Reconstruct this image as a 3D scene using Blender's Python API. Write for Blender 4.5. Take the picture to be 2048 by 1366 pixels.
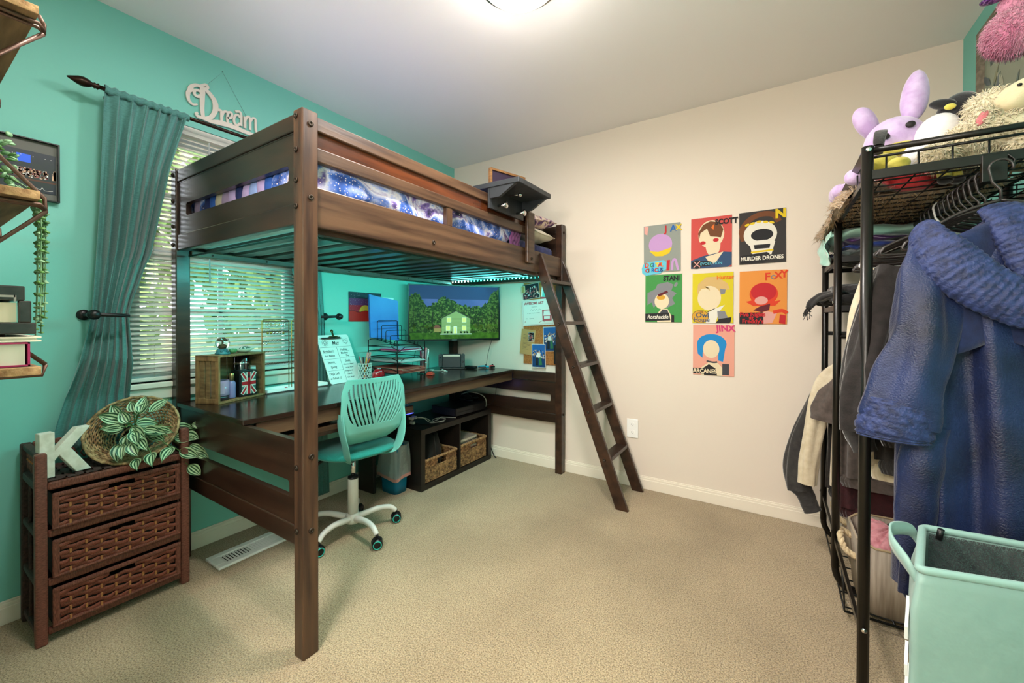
import bpy, math, random
from math import sin, cos, pi, radians, sqrt, atan2
from mathutils import Vector, Matrix, Euler
R = random.Random(7)
COL = bpy.context.scene.collection
for o in list(bpy.data.objects): bpy.data.objects.remove(o)
SC = bpy.context.scene

# ---------------------------------------------------------------- camera
cam_d = bpy.data.cameras.new('camera'); cam = bpy.data.objects.new('camera', cam_d); COL.objects.link(cam)
SC.camera = cam
cam_d.sensor_width = 36; cam_d.lens = 816.85/2048*36
cam_d.shift_x = (1024-1032.45)/2048; cam_d.shift_y = (645.8-683)/2048
cam_d.clip_start = .01
yaw, pitch, roll = 0.5632, -0.0082, 0.0026
fw = Vector((-sin(yaw)*cos(pitch), cos(yaw)*cos(pitch), sin(pitch)))
rr = Vector((cos(yaw), sin(yaw), 0)); uu = rr.cross(fw)
r2 = rr*cos(roll)+uu*sin(roll); u2 = r2.cross(fw)
cam.matrix_world = Matrix(((r2.x, u2.x, -fw.x, 2.3818), (r2.y, u2.y, -fw.y, -2.7479), (r2.z, u2.z, -fw.z, 1.1204), (0, 0, 0, 1)))

# ---------------------------------------------------------------- view, world, lights
SC.view_settings.view_transform = 'Standard'; SC.view_settings.look = 'None'
SC.view_settings.gamma = 1; SC.view_settings.use_curve_mapping = False
SC.view_settings.exposure = 0.16
w = bpy.data.worlds.new('sky'); SC.world = w; w.use_nodes = True
nt = w.node_tree; bg = nt.nodes['Background']
sky = nt.nodes.new('ShaderNodeTexSky'); sky.sky_type = 'HOSEK_WILKIE'; sky.turbidity = 6; sky.sun_direction = (0.5, 0.4, 0.75)
mx = nt.nodes.new('ShaderNodeMixRGB'); mx.inputs[0].default_value = .75; mx.inputs[2].default_value = (.92, .96, 1, 1)
nt.links.new(sky.outputs[0], mx.inputs[1]); nt.links.new(mx.outputs[0], bg.inputs[0]); bg.inputs[1].default_value = 7

def light(name, kind, loc, energy, color=(1, 1, 1), size=.1, rot=(0, 0, 0), size_y=None):
    d = bpy.data.lights.new(name, kind); d.energy = energy; d.color = color
    if kind == 'AREA':
        d.size = size
        if size_y: d.shape = 'RECTANGLE'; d.size_y = size_y
    else: d.shadow_soft_size = size
    o = bpy.data.objects.new(name, d); o.location = loc; o.rotation_euler = rot; COL.objects.link(o)
    return o
LAMP = (1.55, -1.42)
# bulbs of the ceiling fixture (inside/under its glass bowl)
light('ceiling_bulb', 'AREA', (LAMP[0], LAMP[1], 2.335), 25, (1, .95, .91), .22)
light('ceiling_bulb_glow', 'POINT', (LAMP[0], LAMP[1], 2.24), 5, (1, .95, .91), .09)
# added fill light in the hallway behind the open doorway, no fixture built
light('hall_ceiling_fill', 'AREA', (2.2, -3.55, 2.38), 25, (1, .93, .87), .5, (radians(25), 0, 0))
# added fill light out of view in the hallway, shining in through the opening
light('hall_floor_fill', 'POINT', (1.95, -3.25, 1.62), 78, (1, .94, .88), .16)
# added fill light by the doorway, out of view (its trim ring is built with the ceiling fixture)
light('entry_fill', 'AREA', (1.25, -2.30, 2.425), 16, (1, .95, .92), .16)

# ---------------------------------------------------------------- materials
def lin(h):
    if isinstance(h, str):
        c = [int(h[i:i+2], 16)/255 for i in (0, 2, 4)]
        return tuple((x/12.92 if x <= .04045 else ((x+.055)/1.055)**2.4) for x in c)
    return h
MATS = {}
def mat(name, c, rough=.6, metal=0, c2=None, scale=20, stretch=(1, 1, 1), bump=0, bscale=None, detail=4, emit=0, trans=0, alpha=1, sheen=0, coat=0, lo=.35, hi=.65, spec=.5, kind='noise', ior=1.45):
    if name in MATS: return MATS[name]
    m = bpy.data.materials.new(name); m.use_nodes = True; MATS[name] = m
    n = m.node_tree; b = n.nodes['Principled BSDF']; L = n.links.new
    c = lin(c); b.inputs['Base Color'].default_value = (*c, 1)
    b.inputs['Roughness'].default_value = rough; b.inputs['Metallic'].default_value = metal
    b.inputs['Specular IOR Level'].default_value = spec; b.inputs['IOR'].default_value = ior
    if trans: b.inputs['Transmission Weight'].default_value = trans
    if alpha < 1: b.inputs['Alpha'].default_value = alpha
    if sheen: b.inputs['Sheen Weight'].default_value = sheen; b.inputs['Sheen Roughness'].default_value = .4
    if coat: b.inputs['Coat Weight'].default_value = coat; b.inputs['Coat Roughness'].default_value = .15
    if emit: b.inputs['Emission Color'].default_value = (*c, 1); b.inputs['Emission Strength'].default_value = emit
    if c2 is not None or bump:
        tc = n.nodes.new('ShaderNodeTexCoord'); mp = n.nodes.new('ShaderNodeMapping'); L(tc.outputs['Object'], mp.inputs[0]); mp.inputs['Scale'].default_value = stretch
        def tex(s):
            if kind == 'voronoi':
                t = n.nodes.new('ShaderNodeTexVoronoi'); t.inputs['Scale'].default_value = s
            elif kind == 'wave':
                t = n.nodes.new('ShaderNodeTexWave'); t.inputs['Scale'].default_value = s; t.inputs['Distortion'].default_value = 3; t.inputs['Detail'].default_value = detail
            else:
                t = n.nodes.new('ShaderNodeTexNoise'); t.inputs['Scale'].default_value = s; t.inputs['Detail'].default_value = detail
            L(mp.outputs[0], t.inputs['Vector']); return t
        if c2 is not None:
            t = tex(scale); cr = n.nodes.new('ShaderNodeValToRGB'); L(t.outputs[0], cr.inputs[0])
            cr.color_ramp.elements[0].position = lo; cr.color_ramp.elements[0].color = (*c, 1)
            cr.color_ramp.elements[1].position = hi; cr.color_ramp.elements[1].color = (*lin(c2), 1)
            L(cr.outputs[0], b.inputs['Base Color'])
            if emit: L(cr.outputs[0], b.inputs['Emission Color'])
        if bump:
            t = tex(bscale or scale); bp = n.nodes.new('ShaderNodeBump'); bp.inputs['Strength'].default_value = bump; bp.inputs['Distance'].default_value = .01
            L(t.outputs[0], bp.inputs['Height']); L(bp.outputs[0], b.inputs['Normal'])
    return m
def ramp_mat(name, stops, scale=3, rough=.6, detail=6, dist=1.5, stars=0, bump=0, sheen=0, stretch=(1, 1, 1), emit=0):
    m = bpy.data.materials.new(name); m.use_nodes = True; MATS[name] = m
    n = m.node_tree; b = n.nodes['Principled BSDF']; L = n.links.new; b.inputs['Roughness'].default_value = rough
    tc = n.nodes.new('ShaderNodeTexCoord'); mp = n.nodes.new('ShaderNodeMapping'); L(tc.outputs['Object'], mp.inputs[0]); mp.inputs['Scale'].default_value = stretch
    t = n.nodes.new('ShaderNodeTexNoise'); t.inputs['Scale'].default_value = scale; t.inputs['Detail'].default_value = detail; t.inputs['Distortion'].default_value = dist; L(mp.outputs[0], t.inputs['Vector'])
    cr = n.nodes.new('ShaderNodeValToRGB'); L(t.outputs[0], cr.inputs[0]); e = cr.color_ramp.elements
    while len(e) < len(stops): e.new(.5)
    for k, (p, c) in enumerate(stops): e[k].position = p; e[k].color = (*lin(c), 1)
    out = cr.outputs[0]
    if stars:
        v = n.nodes.new('ShaderNodeTexVoronoi'); v.inputs['Scale'].default_value = stars; L(mp.outputs[0], v.inputs['Vector'])
        r = n.nodes.new('ShaderNodeValToRGB'); L(v.outputs['Distance'], r.inputs[0]); r.color_ramp.elements[0].color = (1, 1, 1, 1); r.color_ramp.elements[0].position = .12; r.color_ramp.elements[1].color = (0, 0, 0, 1); r.color_ramp.elements[1].position = .3
        mi = n.nodes.new('ShaderNodeMixRGB'); L(r.outputs[0], mi.inputs[0]); L(out, mi.inputs[1]); mi.inputs[2].default_value = (1, .8, .68, 1); out = mi.outputs[0]
    L(out, b.inputs['Base Color'])
    if emit: L(out, b.inputs['Emission Color']); b.inputs['Emission Strength'].default_value = emit
    if sheen: b.inputs['Sheen Weight'].default_value = sheen
    if bump:
        bp = n.nodes.new('ShaderNodeBump'); bp.inputs['Strength'].default_value = bump; bp.inputs['Distance'].default_value = .01
        L(t.outputs[0], bp.inputs['Height']); L(bp.outputs[0], b.inputs['Normal'])
    return m
def leaf_mat(name, dark, pale):
    # striped leaf from the leaf's own UVs: midrib along u, curved veins
    m = bpy.data.materials.new(name); m.use_nodes = True; MATS[name] = m
    n = m.node_tree; b = n.nodes['Principled BSDF']; L = n.links.new; b.inputs['Roughness'].default_value = .4
    uv = n.nodes.new('ShaderNodeTexCoord'); s = n.nodes.new('ShaderNodeSeparateXYZ'); L(uv.outputs['UV'], s.inputs[0])
    def M(op, a, bb=None, c=None):
        k = n.nodes.new('ShaderNodeMath'); k.operation = op
        for i, q in enumerate((a, bb, c)):
            if q is None: continue
            if isinstance(q, (int, float)): k.inputs[i].default_value = q
            else: L(q, k.inputs[i])
        return k.outputs[0]
    st = M('SINE', M('MULTIPLY', s.outputs['Y'], 26.0))
    cr = n.nodes.new('ShaderNodeValToRGB'); L(M('MULTIPLY_ADD', st, .5, .5), cr.inputs[0])
    cr.color_ramp.elements[0].position = .38; cr.color_ramp.elements[0].color = (*lin(dark), 1); cr.color_ramp.elements[1].position = .62; cr.color_ramp.elements[1].color = (*lin(pale), 1)
    L(cr.outputs[0], b.inputs['Base Color']); return m

WALLW = mat('wall_paint_cream', 'ddd0c1', .85, bump=.02, bscale=180)
TEAL = mat('wall_paint_teal', '7cc4b6', .75, bump=.02, bscale=180)
CEIL = mat('ceiling_paint', 'efebe9', .9, bump=.03, bscale=140)
TRIM = mat('trim_paint', 'e6dccb', .5)
WHITE = mat('white_paint', 'f0efea', .45)
WOOD = mat('espresso_wood', '23140d', .33, c2='3f271a', scale=2.2, stretch=(9, 1.2, 9), detail=8, bump=.04, bscale=9, coat=.15)
WOODX = mat('espresso_wood_crossgrain', '22150e', .34, c2='352318', scale=2.2, stretch=(1.2, 9, 9), detail=8, coat=.15)
WOODP = mat('espresso_wood_lit', '33221a', .36, c2='553b29', scale=2.6, stretch=(14, 14, 1.3), detail=8, bump=.04, bscale=8, coat=.1)  # lighter brown paints in the light falling on the near post
WOODS = mat('espresso_rail_wood', '38251a', .38, c2='5f4531', scale=2.2, stretch=(10, .9, 14), detail=8, bump=.04, bscale=8)
WOODR = mat('stained_wood_lit_reddish', '3a1c0e', .25, c2='602f16', scale=2.4, stretch=(9, 1.0, 12), detail=8, coat=.5)  # redder tone paints orange light grazing the glossy stained board
DESKM = mat('desk_top_laminate', '1b100c', .2, c2='2a1912', scale=2, stretch=(8, 1, 8), detail=6, spec=.6)
BLACKW = mat('black_brown_laminate', '17120f', .42, c2='231b16', scale=3, stretch=(8, 8, 1), detail=6)
BOLT = mat('antique_bolt', '3f362e', .45, .8)
MBLACK = mat('black_steel', '16130f', .32, .3, spec=.6)
WIRE = mat('black_wire', '0c0c0c', .4, .3)
CHROME = mat('chrome', 'd8d8d8', .12, 1)
BRASS = mat('brass', '9c7a38', .3, 1)
BRONZE = mat('oil_rubbed_bronze', '2c1c12', .3, .7)
BLACKP = mat('black_plastic', '0e0e0f', .4)
DGREY = mat('dark_grey_plastic', '2b2b2d', .45)
GLASS = mat('clear_glass', 'ffffff', .02, trans=1, ior=1.45)
# ---------------------------------------------------------------- mesh builder
class MB:
    def __init__(s): s.v = []; s.f = []; s.mi = []; s.sm = []; s.uv = []; s.M = Matrix.Identity(4)
    def _add(s, vs, fs, m=0, smooth=False, uvs=None):
        b = len(s.v); s.v += [s.M @ Vector(p) for p in vs]
        for k, f in enumerate(fs):
            s.f.append([b+i for i in f]); s.mi.append(m); s.sm.append(smooth); s.uv.append(uvs[k] if uvs else None)
        return s
    def box(s, a, b, m=0):
        x0, y0, z0 = [min(p, q) for p, q in zip(a, b)]; x1, y1, z1 = [max(p, q) for p, q in zip(a, b)]
        v = [(x0, y0, z0), (x1, y0, z0), (x1, y1, z0), (x0, y1, z0), (x0, y0, z1), (x1, y0, z1), (x1, y1, z1), (x0, y1, z1)]
        return s._add(v, [(0, 3, 2, 1), (4, 5, 6, 7), (0, 1, 5, 4), (1, 2, 6, 5), (2, 3, 7, 6), (3, 0, 4, 7)], m)
    def prism(s, poly, z0, z1, m=0, smooth=False):
        n = len(poly); v = [(x, y, z0) for x, y in poly]+[(x, y, z1) for x, y in poly]
        f = [tuple(range(n))[::-1], tuple(range(n, 2*n))]+[(i, (i+1) % n, n+(i+1) % n, n+i) for i in range(n)]
        return s._add(v, f, m, smooth)
    def poly(s, pts, z=0, m=0):
        return s._add([(x, y, z) for x, y in pts], [tuple(range(len(pts)))], m)
    def tube(s, pts, r=.01, n=8, m=0, closed=False, caps=True, flat=None, smooth=True):
        P = [Vector(p) for p in pts]; k = len(P); rs = r if isinstance(r, (list, tuple)) else [r]*k
        vs = []; T = []
        for i in range(k):
            a = P[(i-1) % k] if (closed or i > 0) else P[i]; b = P[(i+1) % k] if (closed or i < k-1) else P[i]
            t = (b-a); T.append(t.normalized() if t.length > 1e-9 else Vector((0, 0, 1)))
        u = T[0].orthogonal().normalized()
        if flat: # rectangular-ish orientation hint
            h = Vector(flat); u = (h-T[0]*h.dot(T[0])).normalized()
        for i in range(k):
            u = (u-T[i]*u.dot(T[i]));  u = u.normalized() if u.length > 1e-6 else T[i].orthogonal().normalized()
            w = T[i].cross(u)
            for j in range(n):
                a = 2*pi*j/n + (pi/4 if n == 4 else 0); vs.append(P[i]+u*(rs[i]*cos(a))+w*(rs[i]*sin(a)))
        fs = []
        for i in range(k if closed else k-1):
            for j in range(n):
                a = i*n+j; b = i*n+(j+1) % n; c = ((i+1) % k)*n+(j+1) % n; d = ((i+1) % k)*n+j; fs.append((a, b, c, d))
        if caps and not closed: fs += [tuple(range(n))[::-1], tuple(range((k-1)*n, k*n))]
        return s._add(vs, fs, m, smooth and n > 4)
    def ribbon(s, pts, w, z0, z1, m=0, up=None):
        # flat strip of the polyline (in local xy) with width w (or list), from z0 to z1
        P = [Vector((p[0], p[1])) for p in pts]; k = len(P); ws = w if isinstance(w, (list, tuple)) else [w]*k
        l = []; r = []
        for i in range(k):
            t = (P[min(i+1, k-1)]-P[max(i-1, 0)]).normalized(); n = Vector((-t.y, t.x)); l.append(P[i]+n*ws[i]/2); r.append(P[i]-n*ws[i]/2)
        vs = [(p.x, p.y, z) for z in (z0, z1) for q in (l, r) for p in q]; fs = []
        for i in range(k-1):
            a, b = i, i+1
            fs += [(a+2*k, b+2*k, b+3*k, a+3*k)[::-1], (a, b, b+k, a+k), (a, b, b+2*k, a+2*k)[::-1], (a+k, b+k, b+3*k, a+3*k)]
        fs += [(0, k, 3*k, 2*k), (k-1, 3*k-1, 4*k-1, 2*k-1)]
        return s._add(vs, fs, m)
    def lathe(s, prof, c=(0, 0, 0), n=24, m=0, smooth=True, sx=1, sy=1, ax=None):
        c = Vector(c); vs = []; k = len(prof)
        Mx = Matrix.Identity(3) if ax is None else Vector((0, 0, 1)).rotation_difference(Vector(ax)).to_matrix()
        for r, z in prof:
            for j in range(n): a = 2*pi*j/n; vs.append(c+Mx @ Vector((r*cos(a)*sx, r*sin(a)*sy, z)))
        fs = [(i*n+j, i*n+(j+1) % n, (i+1)*n+(j+1) % n, (i+1)*n+j) for i in range(k-1) for j in range(n)]
        if prof[0][0] > 1e-5: fs.append(tuple(range(n))[::-1])
        if prof[-1][0] > 1e-5: fs.append(tuple(range((k-1)*n, k*n)))
        return s._add(vs, fs, m, smooth)
    def cyl(s, a, b, r, n=16, m=0, smooth=True): return s.tube([a, b], r, n, m, smooth=smooth)
    def grid(s, fn, nu, nv, m=0, cu=False, cv=False, smooth=True, flip=False):
        vs = [fn(i/nu, j/nv) for i in range(nu+(0 if cu else 1)) for j in range(nv+(0 if cv else 1))]
        A = nu+(0 if cu else 1); B = nv+(0 if cv else 1); fs = []; uv = []
        for i in range(nu):
            for j in range(nv):
                f = (i*B+j, ((i+1) % A)*B+j, ((i+1) % A)*B+(j+1) % B, i*B+(j+1) % B)
                q = ((i/nu, j/nv), ((i+1)/nu, j/nv), ((i+1)/nu, (j+1)/nv), (i/nu, (j+1)/nv))
                fs.append(f[::-1] if flip else f); uv.append(q[::-1] if flip else q)
        return s._add(vs, fs, m, smooth, uv)
    def ell(s, c, rad, rot=(0, 0, 0), m=0, nu=20, nv=12, noise=0, fn=None):
        c = Vector(c); E = Euler(rot).to_matrix(); ph = R.random()*9
        vs = []
        for j in range(nv+1):
            t = pi*j/nv
            for i in range(nu):
                a = 2*pi*i/nu; d = Vector((sin(t)*cos(a), sin(t)*sin(a), cos(t)))
                q = 1+noise*(sin(3*d.x+ph)*cos(4*d.y+ph)+.6*sin(7*d.z+5*d.x+ph))
                p = Vector((d.x*rad[0]*q, d.y*rad[1]*q, d.z*rad[2]*q))
                if fn: p = fn(p, d)
                vs.append(c+E @ p)
        fs = [(j*nu+i, (j+1)*nu+i, (j+1)*nu+(i+1) % nu, j*nu+(i+1) % nu) for j in range(nv) for i in range(nu)]
        return s._add(vs, fs, m, True)
    def text(s, txt, x, y, size, m=0, z=0, depth=.0004, bold=0, align='LEFT', shear=0, sx=1, rot=0):
        vs, fs = text_geo(txt, bold, align, shear)
        vs2 = []
        for p in vs:
            px, py = p[0]*size*sx, p[1]*size; vs2.append((x+px*cos(rot)-py*sin(rot), y+px*sin(rot)+py*cos(rot), z+depth*p[2]))
        return s._add(vs2, fs, m)
    def fur(s, n, L, r, m=0, src=None, up=None, seed=1, curl=.5):
        # short tapering tufts standing on the faces made so far
        rd = random.Random(seed); F = [f for f in (src or s.f)]; S = [s.v[i].copy() for i in range(len(s.v))]
        ar = []; t = 0
        for f in F:
            a, b, c = S[f[0]], S[f[1]], S[f[2]]; t += (b-a).cross(c-a).length; ar.append(t)
        import bisect
        MM = s.M; s.M = Matrix.Identity(4)
        for _ in range(n):
            f = F[min(len(F)-1, bisect.bisect(ar, rd.random()*t))]; q = [S[i] for i in f]
            a, b = rd.random(), rd.random(); p = q[0]+(q[1]-q[0])*a*.9+(q[-1]-q[0])*b*.9
            nn = (q[1]-q[0]).cross(q[-1]-q[0])
            if nn.length < 1e-12: continue
            nn.normalize(); rv = Vector((rd.uniform(-1, 1), rd.uniform(-1, 1), rd.uniform(-1, 1)-.4))
            d = (nn+rv*curl).normalized(); o = d.orthogonal().normalized()*r; o2 = d.cross(o)
            l = L*rd.uniform(.6, 1.3); tip = p+d*l+Vector((0, 0, -l*.35))
            mid = p+d*l*.55
            s._add([p+o, p-o*.5+o2*.8, p-o*.5-o2*.8, mid+o*.6, mid-o*.3+o2*.5, mid-o*.3-o2*.5, tip], [(0, 1, 4, 3), (1, 2, 5, 4), (2, 0, 3, 5), (3, 4, 6), (4, 5, 6), (5, 3, 6)], m, True)
        s.M = MM
        return s
    def build(s, name, mats, parent=None, bevel=0, origin=None, solid=0, subd=0, seg=2):
        if not isinstance(mats, (list, tuple)): mats = [mats]
        if parent is not None: org = Vector(parent['_w']) if '_w' in parent else Vector((0, 0, 0))
        elif origin is not None: org = Vector(origin)
        else:
            xs = [p.x for p in s.v]; ys = [p.y for p in s.v]; zs = [p.z for p in s.v]
            org = Vector(((min(xs)+max(xs))/2, (min(ys)+max(ys))/2, min(zs)))
        me = bpy.data.meshes.new(name); me.from_pydata([p-org for p in s.v], [], s.f)
        for mm in mats: me.materials.append(mm)
        me.polygons.foreach_set('material_index', s.mi); me.polygons.foreach_set('use_smooth', s.sm)
        if any(s.uv):
            ul = me.uv_layers.new(name='UVMap')
            for p, q in zip(me.polygons, s.uv):
                if q:
                    for li, c in zip(p.loop_indices, q): ul.data[li].uv = c
        me.update()
        o = bpy.data.objects.new(name, me); COL.objects.link(o)
        if parent is not None: o.parent = parent; o['_w'] = tuple(org)
        else: o.location = org; o['_w'] = tuple(org)
        if subd: d = o.modifiers.new('subdivision', 'SUBSURF'); d.levels = subd; d.render_levels = subd
        if solid: d = o.modifiers.new('thickness', 'SOLIDIFY'); d.thickness = solid; d.offset = 0
        if bevel:
            d = o.modifiers.new('bevel', 'BEVEL'); d.width = bevel; d.segments = seg; d.limit_method = 'ANGLE'; d.angle_limit = radians(40)
        return o
_TG = {}
def text_geo(txt, bold=0, align='LEFT', shear=0):
    k = (txt, bold, align, shear)
    if k in _TG: return _TG[k]
    c = bpy.data.curves.new('lettering', 'FONT'); c.body = txt; c.size = 1; c.extrude = .5; c.offset = bold; c.align_x = align; c.shear = shear; c.resolution_u = 3
    o = bpy.data.objects.new('lettering', c); COL.objects.link(o)
    dg = bpy.context.evaluated_depsgraph_get(); me = bpy.data.meshes.new_from_object(o.evaluated_get(dg))
    _TG[k] = ([tuple(v.co) for v in me.vertices], [tuple(p.vertices) for p in me.polygons])
    bpy.data.objects.remove(o); bpy.data.curves.remove(c); bpy.data.meshes.remove(me)
    return _TG[k]
def frame(o, r, u):
    o = Vector(o); r = Vector(r).normalized(); u = Vector(u); u = (u-r*u.dot(r)).normalized(); n = r.cross(u)
    return Matrix(((r.x, u.x, n.x, o.x), (r.y, u.y, n.y, o.y), (r.z, u.z, n.z, o.z), (0, 0, 0, 1)))
def Tz(loc, rz=0, rx=0, ry=0): return Matrix.Translation(Vector(loc)) @ Euler((rx, ry, rz)).to_matrix().to_4x4()
def tag(o, label, cat, group=None, kind=None):
    o['label'] = label; o['category'] = cat
    if group: o['group'] = group
    if kind: o['kind'] = kind
    return o
def thing(name, label, cat, loc=(0, 0, 0), group=None):
    o = bpy.data.objects.new(name, None); COL.objects.link(o); o.location = loc; o['_w'] = tuple(loc); o.empty_display_size = .05
    return tag(o, label, cat, group)
def struct(mb, name, mats, **k):
    o = mb.build(name, mats, **k); o['kind'] = 'structure'; return o
def copy_tree(o, parent=None):
    c = o.copy(); COL.objects.link(c)
    if parent is not None: c.parent = parent
    for ch in list(o.children): copy_tree(ch, c)
    return c
def arc(c, r, a0, a1, n, plane='xy'):
    o = []
    for i in range(n+1):
        a = radians(a0+(a1-a0)*i/n); x, y = r*cos(a), r*sin(a)
        o.append((c[0]+x, c[1]+y, c[2]) if plane == 'xy' else ((c[0]+x, c[1], c[2]+y) if plane == 'xz' else (c[0], c[1]+x, c[2]+y)))
    return o
def smooth_path(pts, k=6):
    P = [Vector(p) for p in pts]; out = []
    for i in range(len(P)-1):
        p0 = P[max(i-1, 0)]; p1 = P[i]; p2 = P[i+1]; p3 = P[min(i+2, len(P)-1)]
        for j in range(k):
            t = j/k; out.append(.5*((2*p1)+(p2-p0)*t+(2*p0-5*p1+4*p2-p3)*t*t+(3*p1-p0-3*p2+p3)*t**3))
    out.append(P[-1]); return out
def lerp(a, b, t): return a+(b-a)*t
def mixpt(a, b, t): return tuple(a[i]+(b[i]-a[i])*t for i in range(len(a)))
def interp(tab, t):
    for (a, x), (b, y) in zip(tab, tab[1:]):
        if t <= b:
            k = (t-a)/(b-a) if b > a else 0; k = max(0, min(1, k)); k = k*k*(3-2*k)
            return x+(y-x)*k if not isinstance(x, (tuple, list)) else tuple(p+(q-p)*k for p, q in zip(x, y))
    return tab[-1][1]
# ================================================================ ROOM SHELL
W, H, YN = 3.124, 2.44, -2.70
m = MB(); m.box((-.25, -4.3, -.1), (3.6, .15, 0)); 
CARPET = mat('cut_pile_carpet', '7d6a4c', .95, c2='c2ad8a', scale=210, detail=3, bump=.9, bscale=170, lo=.34, hi=.60, sheen=.2)
nd = CARPET.node_tree
# slow, large tonal drift of brushed pile multiplied in
b = nd.nodes['Principled BSDF']; lk = b.inputs['Base Color'].links[0].from_socket
t2 = nd.nodes.new('ShaderNodeTexNoise'); t2.inputs['Scale'].default_value = 1.7; t2.inputs['Detail'].default_value = 3
cr2 = nd.nodes.new('ShaderNodeValToRGB'); cr2.color_ramp.elements[0].color = (.8, .79, .77, 1); cr2.color_ramp.elements[0].position = .38; cr2.color_ramp.elements[1].color = (1, 1, 1, 1); cr2.color_ramp.elements[1].position = .58
mm = nd.nodes.new('ShaderNodeMixRGB'); mm.blend_type = 'MULTIPLY'; mm.inputs[0].default_value = 1
tcc = nd.nodes.new('ShaderNodeTexCoord'); nd.links.new(tcc.outputs['Object'], t2.inputs['Vector'])
nd.links.new(t2.outputs[0], cr2.inputs[0]); nd.links.new(lk, mm.inputs[1]); nd.links.new(cr2.outputs[0], mm.inputs[2]); nd.links.new(mm.outputs[0], b.inputs['Base Color'])
struct(m, 'floor', CARPET)
m = MB(); m.box((-.25, -4.3, H), (3.6, .15, H+.1)); struct(m, 'ceiling', CEIL)
m = MB(); m.box((-.25, 0, 0), (W+.15, .15, H)); struct(m, 'wall_back', WALLW)
WY0, WY1, WZ0, WZ1 = -2.17, -1.36, .83, 2.045
m = MB(); m.box((-.15, -2.82, 0), (0, WY0, H)); m.box((-.15, WY1, 0), (0, 0, H)); m.box((-.15, WY0, 0), (0, WY1, WZ0)); m.box((-.15, WY0, WZ1), (0, WY1, H))
struct(m, 'wall_left', TEAL)
m = MB(); m.box((W, -4.3, 0), (W+.15, 0, H)); struct(m, 'wall_right', TEAL)
m = MB(); m.box((0, YN-.12, 0), (1.33, YN, H)); m.box((1.33, YN-.12, 2.36), (2.98, YN, H)); m.box((2.98, YN-.12, 0), (W, YN, H))
struct(m, 'wall_front', WALLW)
m = MB(); m.box((1.0, -4.4, 0), (3.3, -4.3, H)); m.box((.9, -4.3, 0), (1.0, YN-.12, H)); struct(m, 'wall_hallway', WALLW)
def base(name, x0, y0, x1, y1):
    m = MB(); m.box((x0, y0, 0), (x1, y1, .062)); dx = abs(x1-x0); 
    cx = x0 if name == 'baseboard_left' else x0
    if name == 'baseboard_left': m.box((0, y0, .06), (.010, y1, .076)); m.box((0, y0, .074), (.007, y1, .084))
    elif name == 'baseboard_back': m.box((x0, -.010, .06), (x1, 0, .076)); m.box((x0, -.007, .074), (x1, 0, .084))
    else: m.box((W-.010, y0, .06), (W, y1, .076)); m.box((W-.007, y0, .074), (W, y1, .084))
    struct(m, name, TRIM, bevel=.002)
base('baseboard_left', 0, YN, .013, 0); base('baseboard_back', .013, -.013, W-.013, 0); base('baseboard_right', W-.013, YN, W, 0)

# window ----------------------------------------------------------
VINYL = mat('window_vinyl', 'e9ecee', .4)
m = MB()
x0, x1 = -.13, -.06
def fr(m, a, b, z0, z1, t, x0, x1):
    m.box((x0, a, z0), (x1, a+t, z1)); m.box((x0, b-t, z0), (x1, b, z1)); m.box((x0, a+t, z0), (x1, b-t, z0+t)); m.box((x0, a+t, z1-t), (x1, b-t, z1))
fr(m, WY0, WY1, WZ0, WZ1, .035, -.14, -.05)
fr(m, WY0+.035, WY1-.035, WZ0+.035, 1.44, .045, -.095, -.06)
fr(m, WY0+.035, WY1-.035, 1.405, WZ1-.035, .045, -.13, -.097)
ym = (WY0+WY1)/2
for z0, z1, x in ((WZ0+.08, 1.395, -.078), (1.45, WZ1-.08, -.113)):
    m.box((x-.008, ym-.011, z0), (x+.008, ym+.011, z1)); zc = (z0+z1)/2; m.box((x-.008, WY0+.08, zc-.011), (x+.008, WY1-.08, zc+.011))
wf = struct(m, 'window_1', VINYL, bevel=.002)
m = MB(); m.box((-.080, WY0+.075, WZ0+.07), (-.076, WY1-.075, 1.40)); m.box((-.115, WY0+.075, 1.44), (-.111, WY1-.075, WZ1-.07))
m.build('window_pane', GLASS, wf)
m = MB(); m.box((-.05, WY0-.03, WZ0-.022), (.028, WY1+.03, WZ0)); m.box((0, WY0-.02, WZ0-.075), (.014, WY1+.02, WZ0-.022)); m.build('window_sill', TRIM, wf, bevel=.003)

# blind
SLAT = mat('blind_slat_white', 'd4d0c4', .5)
t = thing('window_blind', 'white horizontal slat mini blind covering the whole window', 'blind', (-.02, ym, WZ0))
m = MB(); m.box((-.045, WY0+.006, WZ1-.045), (.0, WY1-.006, WZ1-.002)); m.build('headrail', SLAT, t, bevel=.003)
m = MB(); z = WZ1-.06; tilt = radians(36)
while z > WZ0+.05:
    def sl(u, v, z=z):
        a = (u-.5)*.026; c = .0022*(1-(2*u-1)**2); return (-.023+a*cos(tilt)-c*sin(tilt), lerp(WY0+.008, WY1-.008, v), z-a*sin(tilt)+c*cos(tilt))
    m.grid(sl, 3, 1); z -= .0216
m.build('slats', SLAT, t, solid=.0009)
m = MB(); m.box((-.035, WY0+.008, WZ0+.006), (-.011, WY1-.008, WZ0+.022)); m.build('bottom_rail', SLAT, t, bevel=.003)
m = MB()
for y in (WY0+.12, ym, WY1-.12): m.tube([(-.023, y, WZ0+.02), (-.023, y, WZ1-.04)], .0009, 5)
m.build('ladder_cord', SLAT, t)
m = MB(); m.tube([(-.004, WY0+.33, WZ1-.05), (.001, WY0+.33, 1.30)], .0035, 6); m.build('tilt_wand', mat('clear_plastic_wand', 'e6ecec', .2, trans=.6), t)

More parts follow.
